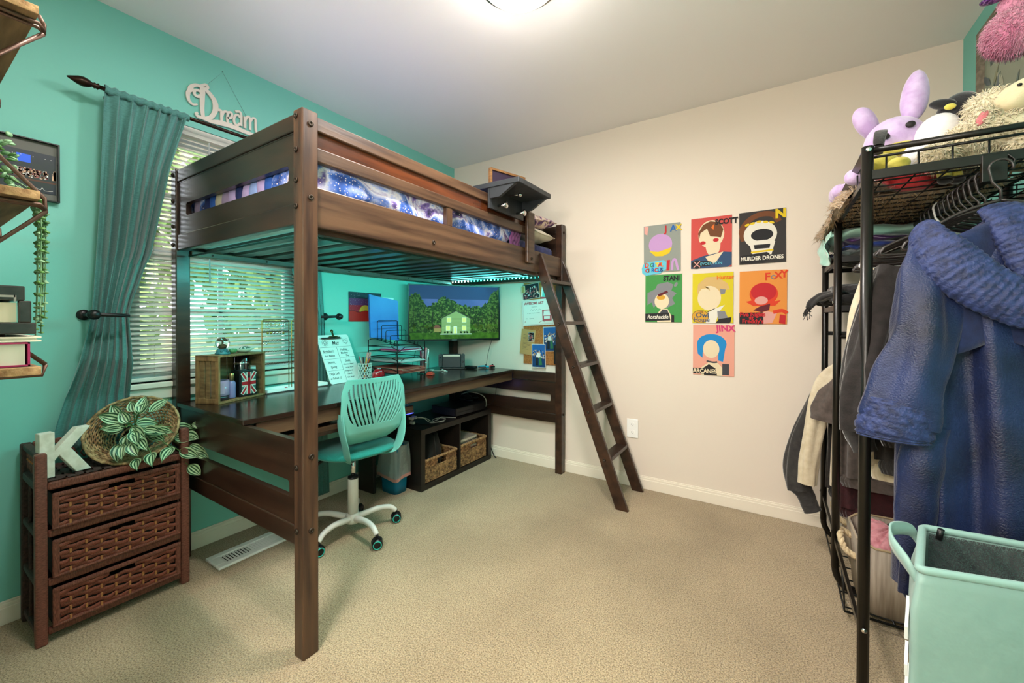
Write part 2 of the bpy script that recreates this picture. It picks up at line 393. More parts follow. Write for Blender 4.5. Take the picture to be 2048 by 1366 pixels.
# outdoors: lawn and trees --------------------------------------------------
m = MB(); m.box((-40, -40, -.6), (-.4, 40, -.5)); struct(m, 'ground_lawn', mat('lawn_green', '4f6b2c', .9, c2='6f8a3e', scale=3))
LEAFO = [mat('tree_leaf_%s' % n, a, .6, c2=b, scale=3) for n, a, b in (('pale', '8ea568', 'c9d6a0'), ('mid', '6b8a44', 'a3bd70'), ('deep', '48652f', '7c9a52'))]
BARK = mat('tree_bark', '6b6152', .9, c2='8a8272', scale=12)
def tree(x, y, h, r, lab, k, seed):
    rd = random.Random(seed); t = thing('tree', lab, 'tree', (x, y, -.5), 'trees outside the window')
    m = MB(); m.tube(smooth_path([(x, y, -.5), (x+.1, y-.1, h*.3), (x-.1, y+.1, h*.6), (x, y, h*.95)]), [.16-.12*i/18 for i in range(19)], 8)
    for _ in range(9):
        a = rd.uniform(0, 6.28); z = rd.uniform(.25, .8)*h; m.tube([(x, y, z), (x+cos(a)*r*.5, y+sin(a)*r*.5, z+.3), (x+cos(a)*r*.9, y+sin(a)*r*.9, z+.7)], [.05, .03, .01], 5)
    m.build('trunk', BARK, t)
    m = MB()
    for _ in range(2600):
        while 1:
            p = Vector((rd.uniform(-1, 1), rd.uniform(-1, 1), rd.uniform(-1, 1)))
            if .25 < p.length < 1: break
        c = Vector((x+p.x*r, y+p.y*r, h*.55+p.z*h*.55)); e = Euler((rd.uniform(0, 6), rd.uniform(0, 6), rd.uniform(0, 6))).to_matrix(); q = rd.uniform(.07, .17)
        m._add([c+e @ Vector(s) for s in ((-q, 0, 0), (0, -q*.5, .01), (q, 0, 0), (0, q*.5, .01))], [(0, 1, 2, 3)], rd.choice((0, 0, 0, 1, 1)))
    m.build('foliage', [LEAFO[k], LEAFO[(k+1) % 3]], t)
tree(-3.6, -1.75, 4.4, 1.0, 'bright leafy tree behind the left half of the blind', 0, 3)
tree(-3.9, .55, 4.4, 1.15, 'green tree seen through the right half of the blind', 1, 4)
tree(-7.2, -1.1, 6.2, 1.9, 'darker tall tree farthest behind the blind', 2, 5)
tree(-6.6, 2.6, 5.0, 1.5, 'pale tree at the far right behind the blind', 0, 8)

# ceiling lamp ----------------------------------------------------
t = thing('ceiling_light', 'round flush ceiling light in the middle of the ceiling', 'ceiling light', (LAMP[0], LAMP[1], H-.09))
m = MB(); m.lathe([(0, H-.001), (.165, H-.001), (.17, H-.012), (.165, H-.026), (0, H-.026)][::-1], (LAMP[0], LAMP[1], 0), 40); m.build('base_ring', mat('brushed_nickel', 'b9b2a8', .3, 1), t)
GLO = mat('frosted_bowl_lit', 'fff4e2', .5, emit=3.2)
m = MB(); m.lathe([(.0, H-.09), (.06, H-.086), (.11, H-.07), (.14, H-.045), (.15, H-.026)], (LAMP[0], LAMP[1], 0), 40); m.build('glass_bowl', GLO, t)

t = thing('fill_floor_lamp', 'added floor lamp out of view in the hallway, carrying a fill light', 'floor lamp', (1.95, -3.25, 0))  # unseen stand, added to go with the hallway fill light
m = MB(); m.lathe([(0, 0), (.12, 0), (.12, .012), (.02, .03), (0, .03)], (1.95, -3.25, 0), 28); m.build('base', MBLACK, t)
m = MB(); m.cyl((1.95, -3.25, .02), (1.95, -3.25, 1.40), .010, 12); m.build('pole', MBLACK, t)
t = thing('fill_ceiling_light', 'added recessed ceiling light near the doorway for fill, out of view', 'ceiling light', (1.25, -2.30, H-.012))  # unseen trim, added around the fill light by the doorway
m = MB(); m.lathe([(.083, H-.001), (.098, H-.001), (.100, H-.006), (.086, H-.012), (.083, H-.008)], (1.25, -2.30, 0), 36); m.build('trim_ring', WHITE, t)
# rod and curtains --------------------------------------------------
RX, RZ = .095, 2.045
t = thing('curtain_rod', 'dark bronze curtain rod with pointed finials above the window', 'curtain rod', (RX, ym, RZ))
m = MB(); m.tube([(RX, -2.255, RZ), (RX, -1.27, RZ)], .0085, 10); m.build('rod', BRONZE, t)
for s, y in ((-1, -2.252), (1, -1.273)):
    m = MB(); m.lathe([(.0085, 0), (.013, .004), (.009, .009), (.012, .014), (.008, .02), (.015, .03), (.019, .045), (.016, .06), (.009, .075), (.003, .088), (0, .09)], (RX, y, RZ), 16, ax=(0, s, 0)); m.build('finial', BRONZE, t)
for y in (-2.20, -1.33):
    m = MB(); m.tube([(0.002, y, RZ), (RX, y, RZ)], .006, 8); m.lathe([(.02, 0), (.02, .006), (.008, .01)], (0, y, RZ), 14, ax=(1, 0, 0)); m.build('bracket', BRONZE, t)
CURT = mat('teal_linen_curtain', '467873', .8, c2='528883', scale=90, stretch=(1, 1, 4), detail=2, bump=.12, bscale=400, sheen=.3)
def curtain(name, lab, zb, outer, inner, seed, ztie=1.135, squeeze=False):
    # outer / inner: y of the two edges by height, gathered at the tie
    rd = random.Random(seed); phs = [rd.uniform(0, 6) for _ in range(5)]; NF = 6.0
    t = thing(name, lab, 'curtain', (RX, outer[-1][1], zb))
    oo = [(-z, y) for z, y in outer]; ii = [(-z, y) for z, y in inner]
    def lin_i(tab, q):
        for (a, x), (b, y) in zip(tab, tab[1:]):
            if q <= b: return x+(y-x)*max(0, (q-a)/(b-a))
        return tab[-1][1]
    def f(u, v):
        z = lerp(RZ-.008, zb, v); k = (RZ-z)/(RZ-ztie)
        ya_, yb_ = lin_i(oo, -z), lin_i(ii, -z)
        fold = .024*min(1, .35+k*1.5)
        if .75 < k < 1.2: fold *= .6
        uu = u+.010*sin(9*u+phs[0])+.02*sin(3*z+phs[4])*u*(1-u)
        y = lerp(ya_, yb_, uu)+.005*sin(uu*40+phs[1])
        x = RX+fold*sin(uu*2*pi*NF+phs[2]+.4*sin(z*2.2+phs[3]))+.35*fold*sin(uu*2*pi*NF*2.3+phs[0]+z)+.005*sin(uu*90+z*3)*max(0, 1-k*6)
        x += -.015*max(0, 1-abs(k-1)*3)
        if squeeze:   # pressed flat between the bed rail and the wall, hanging straight below
            w_ = interp([(0, 0), (.30, 1), (2, 1)], RZ-z); x = lerp(x, .013+(x-RX)*.32, w_)
            return (max(x, .016), y, z)
        if z < .95: x = lerp(x, .045+(x-RX)*.45, min(1, (.95-z)/.15))   # tucked back behind the basket
        return (max(x, .022), y, z)
    m = MB(); m.grid(f, 170, 90); m.build('panel', CURT, t, solid=.0015)
    y0, y1 = outer[0][1], inner[0][1]
    m = MB(); m.grid(lambda u, v: (RX+.0135*cos(v*2*pi)+.002*sin(u*70), lerp(y0, y1, u), RZ+.0155*sin(v*2*pi)+.003*sin(u*60+1)), 90, 10, cv=True); m.build('rod_pocket', CURT, t)
    return t
curtain('curtain', 'long teal curtain tied back at the left of the window', .605, [(2.05, -2.237), (1.60, -2.250), (1.135, -2.272), (.9, -2.32), (.69, -2.37), (.6, -2.385)], [(2.05, -1.958), (1.78, -2.028), (1.40, -2.095), (1.20, -2.150), (1.135, -2.163), (1.0, -2.155), (.6, -2.145)], 3)
curtain('curtain', 'teal curtain at the right side of the window behind the desk', .03, [(2.05, -1.295), (1.135, -1.235), (.6, -1.22), (.03, -1.20)], [(2.05, -1.50), (1.40, -1.44), (1.135, -1.34), (.03, -1.40)], 5, squeeze=True)
def holdback(lab, y, s):
    t = thing('curtain_holdback', lab, 'curtain holdback', (.0, y, 1.135))
    m = MB(); m.lathe([(.022, 0), (.022, .006), (.008, .012)], (0.001, y, 1.135), 16, ax=(1, 0, 0)); m.tube([(.005, y, 1.135), (.145, y, 1.135)], .007, 8); m.build('stem', BLACKP, t)
    m = MB(); m.lathe([(0, 0), (.014, .002), (.02, .01), (.02, .016), (.012, .022), (.016, .03), (.01, .036), (0, .037)], (.135, y, 1.135), 18, ax=(1, 0, 0)); m.build('knob', BLACKP, t)
    m = MB(); m.tube(smooth_path([(.142, y, 1.135), (.150, y+s*.03, 1.135), (.150, y+s*.075, 1.133), (.13, y+s*.105, 1.133)]), .0075, 8); m.build('hook_arm', BLACKP, t)
holdback('black knob curtain holdback left of the window', -2.282, 1)
holdback('black knob curtain holdback right of the window near the wall painting', -1.225, -1)

# outlet + floor register
t = thing('wall_outlet', 'white double power outlet on the cream wall right of the ladder', 'outlet', (1.578, 0, .388))
m = MB(); m.box((1.541, -.006, .326), (1.617, -.0005, .452)); m.build('cover_plate', WHITE, t, bevel=.003)
for z in (.415, .363):
    m = MB(); m.lathe([(.0, 0), (.0165, 0), (.0165, .002), (0, .002)], (1.579, -.006, z), 20, m=0, ax=(0, -1, 0), smooth=False)
    for dx in (-.006, .006): m.box((1.579+dx-.001, -.0092, z-.002), (1.579+dx+.001, -.0080, z+.006), 1)
    m.box((1.577, -.0092, z-.009), (1.581, -.0080, z-.006), 1); m.build('socket', [WHITE, BLACKP], t)
t = thing('floor_register', 'white metal floor vent grille in the carpet by the teal wall', 'floor vent', (.235, -1.765, 0))
VX0, VX1, VY0, VY1 = .165, .305, -1.925, -1.60
m = MB(); m.box((VX0+.02, VY0+.03, .001), (VX1-.02, VY1-.03, .003)); m.build('duct', mat('duct_black', '0a0908', .8), t)
m = MB(); z = .012
m.box((VX0, VY0, .0), (VX0+.033, VY1, z)); m.box((VX1-.033, VY0, .0), (VX1, VY1, z)); m.box((VX0+.033, VY0, 0), (VX1-.033, VY0+.04, z)); m.box((VX0+.033, VY1-.03, 0), (VX1-.033, VY1, z)); m.build('frame', WHITE, t, bevel=.003)
m = MB()
for i in range(20):
    y = VY0+.045+i*.0128; m.M = Tz(((VX0+VX1)/2, y, .007), 0, radians(38 if i > 8 else -15)); m.box((-.037, -.0045, -.001), (.037, .0045, .001)); m.M = Matrix.Identity(4)
m.build('louvers', WHITE, t)
# ================================================================ LOFT BED
BX0, BX1, BY0, BY1, BH = .016, 1.090, -1.999, -.030, 1.807
PX, PY = .053, .055
bed = thing('loft_bed', 'tall dark wooden loft bed standing over the desk by the window', 'bed', (BX0, BY0, 0))
def bolts(parent, pts, ax):
    for p in pts:
        m = MB(); m.lathe([(.0028, .001), (.004, .004), (.0075, .005), (.0095, .003), (.0095, 0)][::-1], p, 16, ax=ax); m.build('bolt', BOLT, parent)
for (x0, y0, vis) in ((BX0, BY0, 1), (BX1-PX, BY0, 3), (BX0, BY1-PY, 0), (BX1-PX, BY1-PY, 2)):
    m = MB(); m.box((x0, y0, 0), (x0+PX, y0+PY, BH)); p = m.build('post', WOODP if x0 > .5 and y0 < -1 else WOOD, bed, bevel=.004)
    if vis == 3:
        bolts(p, [(x0+PX*.36, y0-.0005, z) for z in (1.785, 1.675, 1.575, 1.49, .63, .42)], (0, -1, 0))
        bolts(p, [(x0+PX+.0005, y0+PY*.52, z) for z in (1.762, 1.52, .665, .42)], (1, 0, 0))
    if vis == 1: bolts(p, [(x0+PX*.45, y0-.0005, z) for z in (1.78, 1.66, 1.545, 1.46, .66, .42)], (0, -1, 0))
    if vis == 2: bolts(p, [(x0+PX+.0005, y0+PY*.5, z) for z in (1.75, .43)], (1, 0, 0))
# panels at both ends: grooved boards with a rounded slot
def slot_board(m, x0, x1, y0, y1, z0, z1, sx0, sx1, sz0, sz1, r=.012):
    # board in the xz plane with a rounded-corner slot, made of four surrounding pieces + corner fillets
    m.box((x0, y0, z0), (x1, y1, sz0)); m.box((x0, y0, sz1), (x1, y1, z1)); m.box((x0, y0, sz0), (sx0, y1, sz1)); m.box((sx1, y0, sz0), (x1, y1, sz1))
    for cx, cz, a in ((sx0+r, sz0+r, 180), (sx1-r, sz0+r, 270), (sx1-r, sz1-r, 0), (sx0+r, sz1-r, 90)):
        kx = sx0 if cx < (sx0+sx1)/2 else sx1; kz = sz0 if cz < (sz0+sz1)/2 else sz1
        pts = [(kx, kz)]+[(cx+r*cos(radians(a+i*15)), cz+r*sin(radians(a+i*15))) for i in range(7)]
        if a == 180: pass
        vs = [(p[0], y0, p[1]) for p in pts]+[(p[0], y1, p[1]) for p in pts]; n = len(pts)
        m._add(vs, [tuple(range(n)), tuple(range(n, 2*n))[::-1]]+[(i, (i+1) % n, n+(i+1) % n, n+i)[::-1] for i in range(n)])
IX0, IX1 = BX0+PX, BX1-PX
for (yc, s, nm) in ((BY0+.020, -1, 'near'), (BY1-.030, 1, 'far')):
    # upper
    m = MB(); slot_board(m, IX0, IX1, yc-.010, yc+.010, 1.505, 1.738, .155, IX1-.045, 1.582, 1.638)
    m.box((IX0, yc-.011, 1.738), (IX1, yc+.011, 1.742))
    m.build('end_panel', WOODX, bed, bevel=.003)
    m = MB(); m.box((IX0, yc-.015, 1.744), (IX1, yc+.015, 1.800)); m.build('top_rail', WOODX, bed, bevel=.004)
    m = MB(); m.box((IX0, yc-.015, 1.433), (IX1, yc+.015, 1.504)); m.build('bottom_rail', WOODX, bed, bevel=.004)
    # lower
    zt = .713 if s < 0 else .73
    m = MB()
    slot_board(m, IX0, IX1, yc-.010, yc+.010, .432, .660, .155, IX1-.045, .517, .572)
    if s < 0: m.box((IX0, yc-.010, .660), (IX1, yc+.010, zt))
    m.build('end_panel', WOODX, bed, bevel=.003)
    if s > 0: m = MB(); m.box((IX0, yc-.020, .664), (IX1, yc+.015, zt)); m.build('top_rail', WOODX, bed, bevel=.004)
    m = MB(); m.box((IX0, yc-.015, .365), (IX1, yc+.015, .431)); m.build('bottom_rail', WOODX, bed, bevel=.004)
# front long side (x = BX1 side) -------------------------------------------------
ya, yb = BY0+PY, BY1-PY
XF = 1.078
m = MB(); m.box((XF-.026, ya, 1.428), (XF, yb, 1.565)); p = m.build('side_rail', WOODS, bed, bevel=.004)
bolts(p, [(XF+.0005, -1.385, 1.468)], (1, 0, 0))
GE = -.50
m = MB(); m.box((XF-.026, ya, 1.752), (XF, GE, 1.800)); m.build('guard_rail', WOODS, bed, bevel=.004)
m = MB(); m.box((XF-.024, ya, 1.698), (XF-.013, GE, 1.752)); m.build('guard_inset_board', WOODR, bed)
m = MB(); m.box((XF-.026, ya, 1.650), (XF, GE, 1.698)); m.build('guard_rail', WOODS, bed, bevel=.004)
m = MB(); m.box((XF-.026, -1.292, 1.565), (XF-.004, -1.252, 1.650)); m.build('guard_divider', WOODP, bed, bevel=.002)
m = MB(); m.box((XF+.001, -.590, 1.470), (XF+.026, -.505, 1.790)); p = m.build('guard_post', WOODS, bed, bevel=.008)
bolts(p, [(XF+.0265, -.546, z) for z in (1.50,)], (1, 0, 0))
# rear long side (teal wall)
m = MB(); m.box((.024, ya, 1.428), (.05, yb, 1.565)); m.build('side_rail', WOOD, bed, bevel=.004)
m = MB(); m.box((.024, ya, 1.70), (.05, yb, 1.80)); m.build('guard_rail', WOOD, bed, bevel=.004)
for x0 in (.050, XF-.061):
    m = MB(); m.box((x0, ya, 1.412), (x0+.035, yb, 1.438)); p = m.build('slat_ledge', WOODS, bed, bevel=.003)
    if x0 < .5:
        for i in range(8): 
            m = MB(); m.lathe([(0, .0), (.005, .0), (.003, .003), (0, .003)], (x0+.036, -1.86+i*.25, 1.425), 10, ax=(1, 0, 0)); m.build('screw', BOLT, p)
n = 15
for i in range(n):
    y = ya+.06+i*(yb-ya-.16)/(n-1)
    m = MB(); m.box((.052, y-.0, 1.438), (XF-.028, y+.062, 1.452)); m.build('slat', WOODX, bed, bevel=.002)
for s in (-1.0,):
    m = MB(); m.box((.05, BY1-.085, 1.408), (XF-.026, BY1-.062, 1.436)); m.build('cross_bar', WOODX, bed, bevel=.002)

# LED strip --------------------------------------------------------------------
LEDC = (.13, 1.0, .94)
LEDM = mat('led_diode_teal', (.06, 1, .78), .4, emit=26)
LEDW = mat('led_diode_white', (.75, 1, .95), .4, emit=30)
LTAPE = mat('led_tape', '0b3f38', .5, emit=.0)
t = thing('led_strip', 'glowing teal LED light strip under the far end of the loft bed', 'led strip', (.5, -.12, 1.42))
m = MB(); m.box((.075, -.1165, 1.424), (1.03, -.1145, 1.440)); m.build('tape', LTAPE, t)
for i in range(27):
    x = .085+i*.0333; m = MB(); m.box((x-.0035, -.1195, 1.429), (x+.0035, -.1165, 1.435)); m.build('diode', LEDW if i < 6 else LEDM, t)
light('led_glow_far', 'AREA', (.55, -.135, 1.42), 1.5, LEDC, .95, (radians(-60), 0, 0), .02)
t = thing('led_strip', 'teal LED strip glowing along the inside of the front bed rail', 'led strip', (1.015, -1, 1.40))
m = MB(); m.box((1.015, -1.9, 1.404), (1.017, -.15, 1.412)); m.build('tape', LTAPE, t)
m = MB(); m.box((1.012, -1.89, 1.406), (1.015, -.16, 1.410)); m.build('glowing_line', mat('led_line', (.35, 1, .88), .4, emit=3), t)
light('led_glow_front', 'AREA', (1.005, -1.02, 1.405), 9.5, LEDC, .02, (0, radians(70), 0), 1.7)
t = thing('led_strip', 'teal LED strip glowing on the inside of the near end panel', 'led strip', (.5, -1.955, 1.42))
m = MB(); m.box((.09, -1.9585, 1.404), (1.0, -1.9565, 1.412)); m.build('tape', LTAPE, t)
m = MB(); m.box((.10, -1.9565, 1.406), (.99, -1.9535, 1.410)); m.build('glowing_line', MATS['led_line'], t)
light('led_glow_near', 'AREA', (.55, -1.945, 1.405), 2.2, LEDC, .9, (radians(45), 0, 0), .02)

# bedding ----------------------------------------------------------------------
MATT = mat('mattress_fabric', 'a8c4c0', .9, bump=.1, bscale=60)
SHEET = mat('navy_sheet', '2b3166', .85, c2='3a4280', scale=30, bump=.25, bscale=14, sheen=.3)
t = thing('mattress', 'mattress with a navy blue fitted sheet on the loft bed', 'mattress', (.55, -1, 1.452))
m = MB(); m.box((.058, ya+.006, 1.453), (XF-.034, yb-.006, 1.50)); m.build('mattress_base', MATT, t, bevel=.01)
m = MB()
def msh(u, v):
    a = v*2*pi; ex = .5; hx = (XF-.070-.058)/2; hz = .072
    x = .540+copysign_pow(cos(a), .25)*hx; z = 1.577+copysign_pow(sin(a), .4)*hz
    y = lerp(ya+.05, yb-.006, u); z += .003*sin(y*90)*(1 if sin(a) > -.5 else 0)
    return (min(x, XF-.070), y, z)
def copysign_pow(x, p): return math.copysign(abs(x)**p, x)
m.grid(msh, 160, 40, cv=True); m.build('fitted_sheet', SHEET, t)
GAL = ramp_mat('galaxy_comforter', [(.28, '0a0b1c'), (.38, '14225c'), (.46, '2f5cb4'), (.51, '8f9fe0'), (.56, 'e9e2f4'), (.62, '7a5fac'), (.70, '141338')], scale=5.5, rough=.75, dist=1.2, stars=95, bump=.2, sheen=.1)
t = thing('comforter', 'puffy galaxy print comforter in blue, purple and black on the loft bed', 'comforter', (.55, -1.2, 1.60))
def com(u, v):
    # a closed quilted puff: u along y, v around
    a = v*2*pi; y = lerp(-1.947, -.62, u); e = min(1, u*30+.7, (1-u)*10+.3)
    hx, hz = .497*(.9+.1*e), .115*e
    q = 1+.05*sin(y*22+2*sin(a*2))+.04*sin(a*9+y*5)
    x = .553+copysign_pow(cos(a), .22)*hx; z = 1.650+copysign_pow(sin(a), .5)*hz*q+.014*sin(y*14+a)
    if cos(a) > .8: x += .012*sin(y*26+z*30)
    return (max(.055, min(x, XF-.029)), y, z)
m = MB(); m.grid(com, 140, 60, cv=True); m.build('quilted_body', GAL, t)
LOB = [GAL, mat('comforter_blue', '2c56a8', .8), mat('comforter_cream', 'b8ad98', .8), mat('comforter_mauve', '9a84a4', .8), mat('comforter_lilac', 'b09ac8', .8), mat('comforter_navy', '1a2458', .8), mat('comforter_pale_blue', '8aa0d4', .8)]
m = MB()
for i, (x_, mi_) in enumerate(((.19, 3), (.245, 0), (.295, 5), (.345, 1), (.395, 2), (.455, 3), (.515, 4), (.575, 5), (.63, 4), (.685, 6), (.745, 4), (.80, 1), (.85, 0), (.90, 0), (.95, 0), (.995, 0))): m.ell((x_, -1.948, 1.612+.004*sin(i*2)), (.034, .018, .060), (0, .25*sin(i*1.7), 0), mi_, 16, 12, .05)
m.build('gathered_folds', LOB, t)
PINK = mat('mauve_lining', '8c4f86', .8, sheen=.3)
m = MB()
m.grid(lambda u, v: (XF-.040+.010*sin(u*20)*sin(v*9), lerp(-.70, -.60, u)+.02*v, lerp(1.560, 1.655, v)-.0*u), 12, 8); m.build('folded_lining', PINK, t, solid=.012)
# pillows
def pillow(name, lab, c, rad, rz, M_, rx=0, cord=None, print_=None):
    t = thing(name, lab, 'pillow', (c[0], c[1], c[2]-rad[2]))
    m = MB(); m.M = Tz(c, rz, rx)
    def pf(u, v):
        x, y = 2*u-1, 2*v-1; k = max(0, (1-x*x))**.38*max(0, (1-y*y))**.38
        return (x, y, k)
    for s in (1, -1): m.grid(lambda u, v: (lambda q: (q[0]*rad[0]*(1-.05*(1-abs(q[1]))), q[1]*rad[1]*(1-.05*(1-abs(q[0]))), s*(q[2]*rad[2]+.004*q[2]*sin(14*q[0]+9*q[1]))))(pf(u, v)), 26, 20, flip=(s < 0))
    m.build('pillow_body', M_, t)
    m = MB(); m.M = Tz(c, rz, rx)
    L_ = [(-rad[0], -rad[1], 0), (0, -rad[1]*.96, 0), (rad[0], -rad[1], 0), (rad[0]*.96, 0, 0), (rad[0], rad[1], 0), (0, rad[1]*.96, 0), (-rad[0], rad[1], 0), (-rad[0]*.96, 0, 0)]
    m.tube(L_, .004, 6, closed=True); m.build('seam', M_, t)
CREAM = mat('cream_cotton', 'cfc4ac', .85, c2='ddd4c0', scale=12, bump=.2, bscale=10)
pillow('pillow', 'cream pillow lying flat on the navy sheet at the ladder end', (.85, -.31, 1.700), (.21, .17, .052), .05, CREAM)
PRINT = ramp_mat('floral_print_cotton', [(.40, '2a2238'), (.47, '8a5a8c'), (.52, 'd9c4b8'), (.60, 'cbb49c'), (.66, '5a3566')], scale=9, rough=.8, dist=2)
pillow('pillow', 'mauve and cream patterned pillow on top of the cream pillow', (.86, -.31, 1.790), (.20, .18, .056), -.08, PRINT, .06)
MAUV = mat('plum_fabric', '5e2d5a', .75, c2='7a4476', scale=10, sheen=.4)
pillow('pillow', 'plum pillow squeezed between the patterned pillow and the cream pillow', (.80, -.33, 1.745), (.20, .15, .020), .12, MAUV)

# clip-on bed tray ---------------------------------------------------------------
GREYB = mat('charcoal_tray_wood', '26282a', .45, c2='33363a', scale=3, stretch=(1, 8, 1))
t = thing('bedside_tray', 'charcoal clamp on tray shelf hooked over the bed guard rail', 'tray', (1.16, -.80, 1.800))
def P3(*a): return a
m = MB(); m.box((.99, -.99, 1.820), (1.285, -.64, 1.847)); m.build('tray_top', GREYB, t, bevel=.003)
m = MB()
for y in (-.985, -.66):
    m._add([(1.10, y, 1.820), (1.26, y, 1.820), (1.16, y, 1.765), (1.10, y, 1.765), (1.10, y+.018, 1.820), (1.26, y+.018, 1.820), (1.16, y+.018, 1.765), (1.10, y+.018, 1.765)], [(0, 1, 2, 3)[::-1], (4, 5, 6, 7), (0, 1, 5, 4), (1, 2, 6, 5), (2, 3, 7, 6), (3, 0, 4, 7)][::1])
m.box((1.088, -.985, 1.715), (1.102, -.642, 1.820)); m.build('side_bracket', GREYB, t)
def clamp(y):
    m = MB(); m.tube([(1.102, y, 1.740), (1.150, y, 1.740)], .007, 10); m.lathe([(.006, 0), (.020, .003), (.020, .010), (.012, .014), (0, .014)], (1.148, y, 1.740), 18, ax=(1, 0, 0)); m.build('clamp_screw', CHROME, t)
clamp(-.91); clamp(-.72)
for y in (-.90, -.70):
    m = MB(); m.tube([(1.135, y+.05, 1.810), (1.20, y+.05, 1.800)], .003, 6); m.ell((1.205, y+.05, 1.801), (.013, .010, .012)); m.build('wing_nut', CHROME, t)
t = thing('framed_sign', 'small dark purple sign in a wooden frame standing on the clamp on tray', 'sign', (1.15, -.74, 1.848))
m = MB(); F = frame((1.02, -.875, 1.848), (.30, .95, 0), (.0, 0, 1)); 
m.M = F; m.box((.012, .012, -.002), (.248, .118, .002)); m.build('sign_face', mat('dark_purple_card', '2a1c30', .7), t)
m = MB(); m.M = F
for a, b in (((0, 0, -.012), (.26, .012, .010)), ((0, .118, -.012), (.26, .13, .010)), ((0, .012, -.012), (.012, .118, .010)), ((.248, .012, -.012), (.26, .118, .010))): m.box(a, b)
m.build('frame', mat('oak_frame', '8a6238', .6, c2='6d4a28', scale=20, stretch=(1, 1, 6)), t, bevel=.001)

# ladder ----------------------------------------------------------------------
t = thing('bed_ladder', 'dark wooden angled ladder leaning on the end of the loft bed', 'ladder', (1.6, -.22, 0))
def stile(y0, y1, bl):
    m = MB(); top = 1.575; sl = (1.672-1.082)/top
    def X(z): return 1.672-sl*z
    poly = [(X(0)-.074, 0), (X(0), 0), (X(1.50), 1.50), (X(1.545)-.004, 1.545), (X(1.57)-.022, 1.572), (X(1.57)-.045, 1.575), (X(1.5)-.074, 1.50)]
    vs = [(a, y0, z) for a, z in poly]+[(a, y1, z) for a, z in poly]; n = len(poly)
    m._add(vs, [tuple(range(n)), tuple(range(n, 2*n))[::-1]]+[(i, n+i, n+(i+1) % n, (i+1) % n) for i in range(n)]); o = m.build('stile', WOOD, t, bevel=.003)
    if bl:
        for z in (.285, .56, .83, 1.10, 1.37):
            bolts(o, [(X(z)-.038, y0-.0005, z-.006)], (0, -1, 0))
stile(-.402, -.378, 1); stile(-.078, -.054, 0)
for z in (1.372, 1.098, .828, .556, .282):
    x = 1.672-.3746*z; m = MB(); m.M = Tz((x-.036, 0, z), 0, 0, 0); m.box((-.038, -.378, -.011), (.036, -.078, .011)); m.build('rung', WOODX, t, bevel=.003)

# ================================================================ DESK
t = thing('desk', 'long dark wood desk built under the loft bed along the window wall', 'desk', (.37, -1.06, 0))
m = MB(); m.box((.060, -1.997, .716), (.688, -.100, .736)); m.build('desk_top', DESKM, t, bevel=.003)
m = MB(); m.box((.655, ya, .655), (.678, -.105, .715)); m.build('front_apron', WOODS, t, bevel=.003)
m = MB(); m.box((.08, ya+.005, .655), (.10, -.105, .715)); m.build('rear_apron', WOOD, t, bevel=.003)
m = MB(); m.box((.10, ya+.03, .590), (.652, -1.10, .606)); m.build('under_shelf', WOODX, t, bevel=.002)
m = MB(); m.box((.630, ya+.03, .606), (.652, -1.10, .630)); m.build('shelf_lip', WOODS, t, bevel=.002)
m = MB(); m.box((.070, -1.035, 0), (.215, -1.010, .590)); m.box((.215, -1.035, 0), (.222, -1.010, .590)); m.build('centre_leg', BLACKW, t, bevel=.004)
for y in (-1.52, -1.38):
    o = MB(); o.lathe([(0, 0), (.03, 0), (.032, .012), (.03, .024), (0, .024)], (.56, y, .607), 18); o = o.build('tape_roll', WHITE, None); tag(o, 'small white roll on the shelf under the desk, %s of two' % ('nearer' if y < -1.45 else 'farther'), 'roll', 'white rolls under the desk')

# ================================================================ CHAIR
ch = thing('desk_chair', 'turquoise swivel desk chair with slotted back and white base', 'office chair', (.525, -1.402, 0))
CRZ = -6
CM = Tz((.525, -1.402, 0), radians(CRZ))
TPL = mat('turquoise_plastic', '70b6aa', .38, spec=.45)
TFA = mat('turquoise_mesh_seat', '14786f', .8, c2='1c8f84', scale=300, bump=.2, bscale=500, sheen=.3)
def shell(u, v):
    # u -1..1 across, v 0..1 up;  local: facing -x
    hw = interp([(0, .120), (.2, .155), (.5, .176), (.75, .172), (1, .150)], v)
    y = u*hw; z = .515+v*.320; x = .190+.030*v-.030*abs(u)**2.2*(.4+.6*v)+.015*sin(v*pi)
    if v < .22: x -= (.22-v)**2*.9
    return CM @ Vector((x, y, z))
def hole(u, v):
    if v < .30 or v > .93: return False
    edge = interp([(.30, .62), (.42, .84), (.8, .86), (.93, .80)], v)
    if abs(u) > edge or abs(u) < .035: return False
    # chevron slots rising outwards
    s = (u*.9+v*.42)*9.5 if u < 0 else (u*.9-v*.70)*9.5
    return (s % 1) < .42
m = MB(); NU, NV = 150, 110
vs = [shell(2*i/NU-1, j/NV) for i in range(NU+1) for j in range(NV+1)]
fs = []
for i in range(NU):
    for j in range(NV):
        u, v = 2*(i+.5)/NU-1, (j+.5)/NV
        a = abs(u); b_ = v
        if b_ > .9 and a > .9:
            if ((a-.9)/.1)**2+((b_-.9)/.1)**2 > 1: continue
        if b_ < .12 and a > .82:
            if ((a-.82)/.18)**2+((.12-b_)/.12)**2 > 1: continue
        if hole(u, v): continue
        B = NV+1; fs.append((i*B+j, (i+1)*B+j, (i+1)*B+j+1, i*B+j+1))
m._add(vs, fs, 0, True); m.build('backrest', TPL, ch, solid=.006)
m = MB(); m.grid(lambda u, v: CM @ Vector((.190+.010*cos(v*2*pi)-.022*abs(2*u-1)**2, (2*u-1)*.150, .570+.018*sin(v*2*pi))), 40, 10, cv=True); m.build('back_band', TPL, ch)
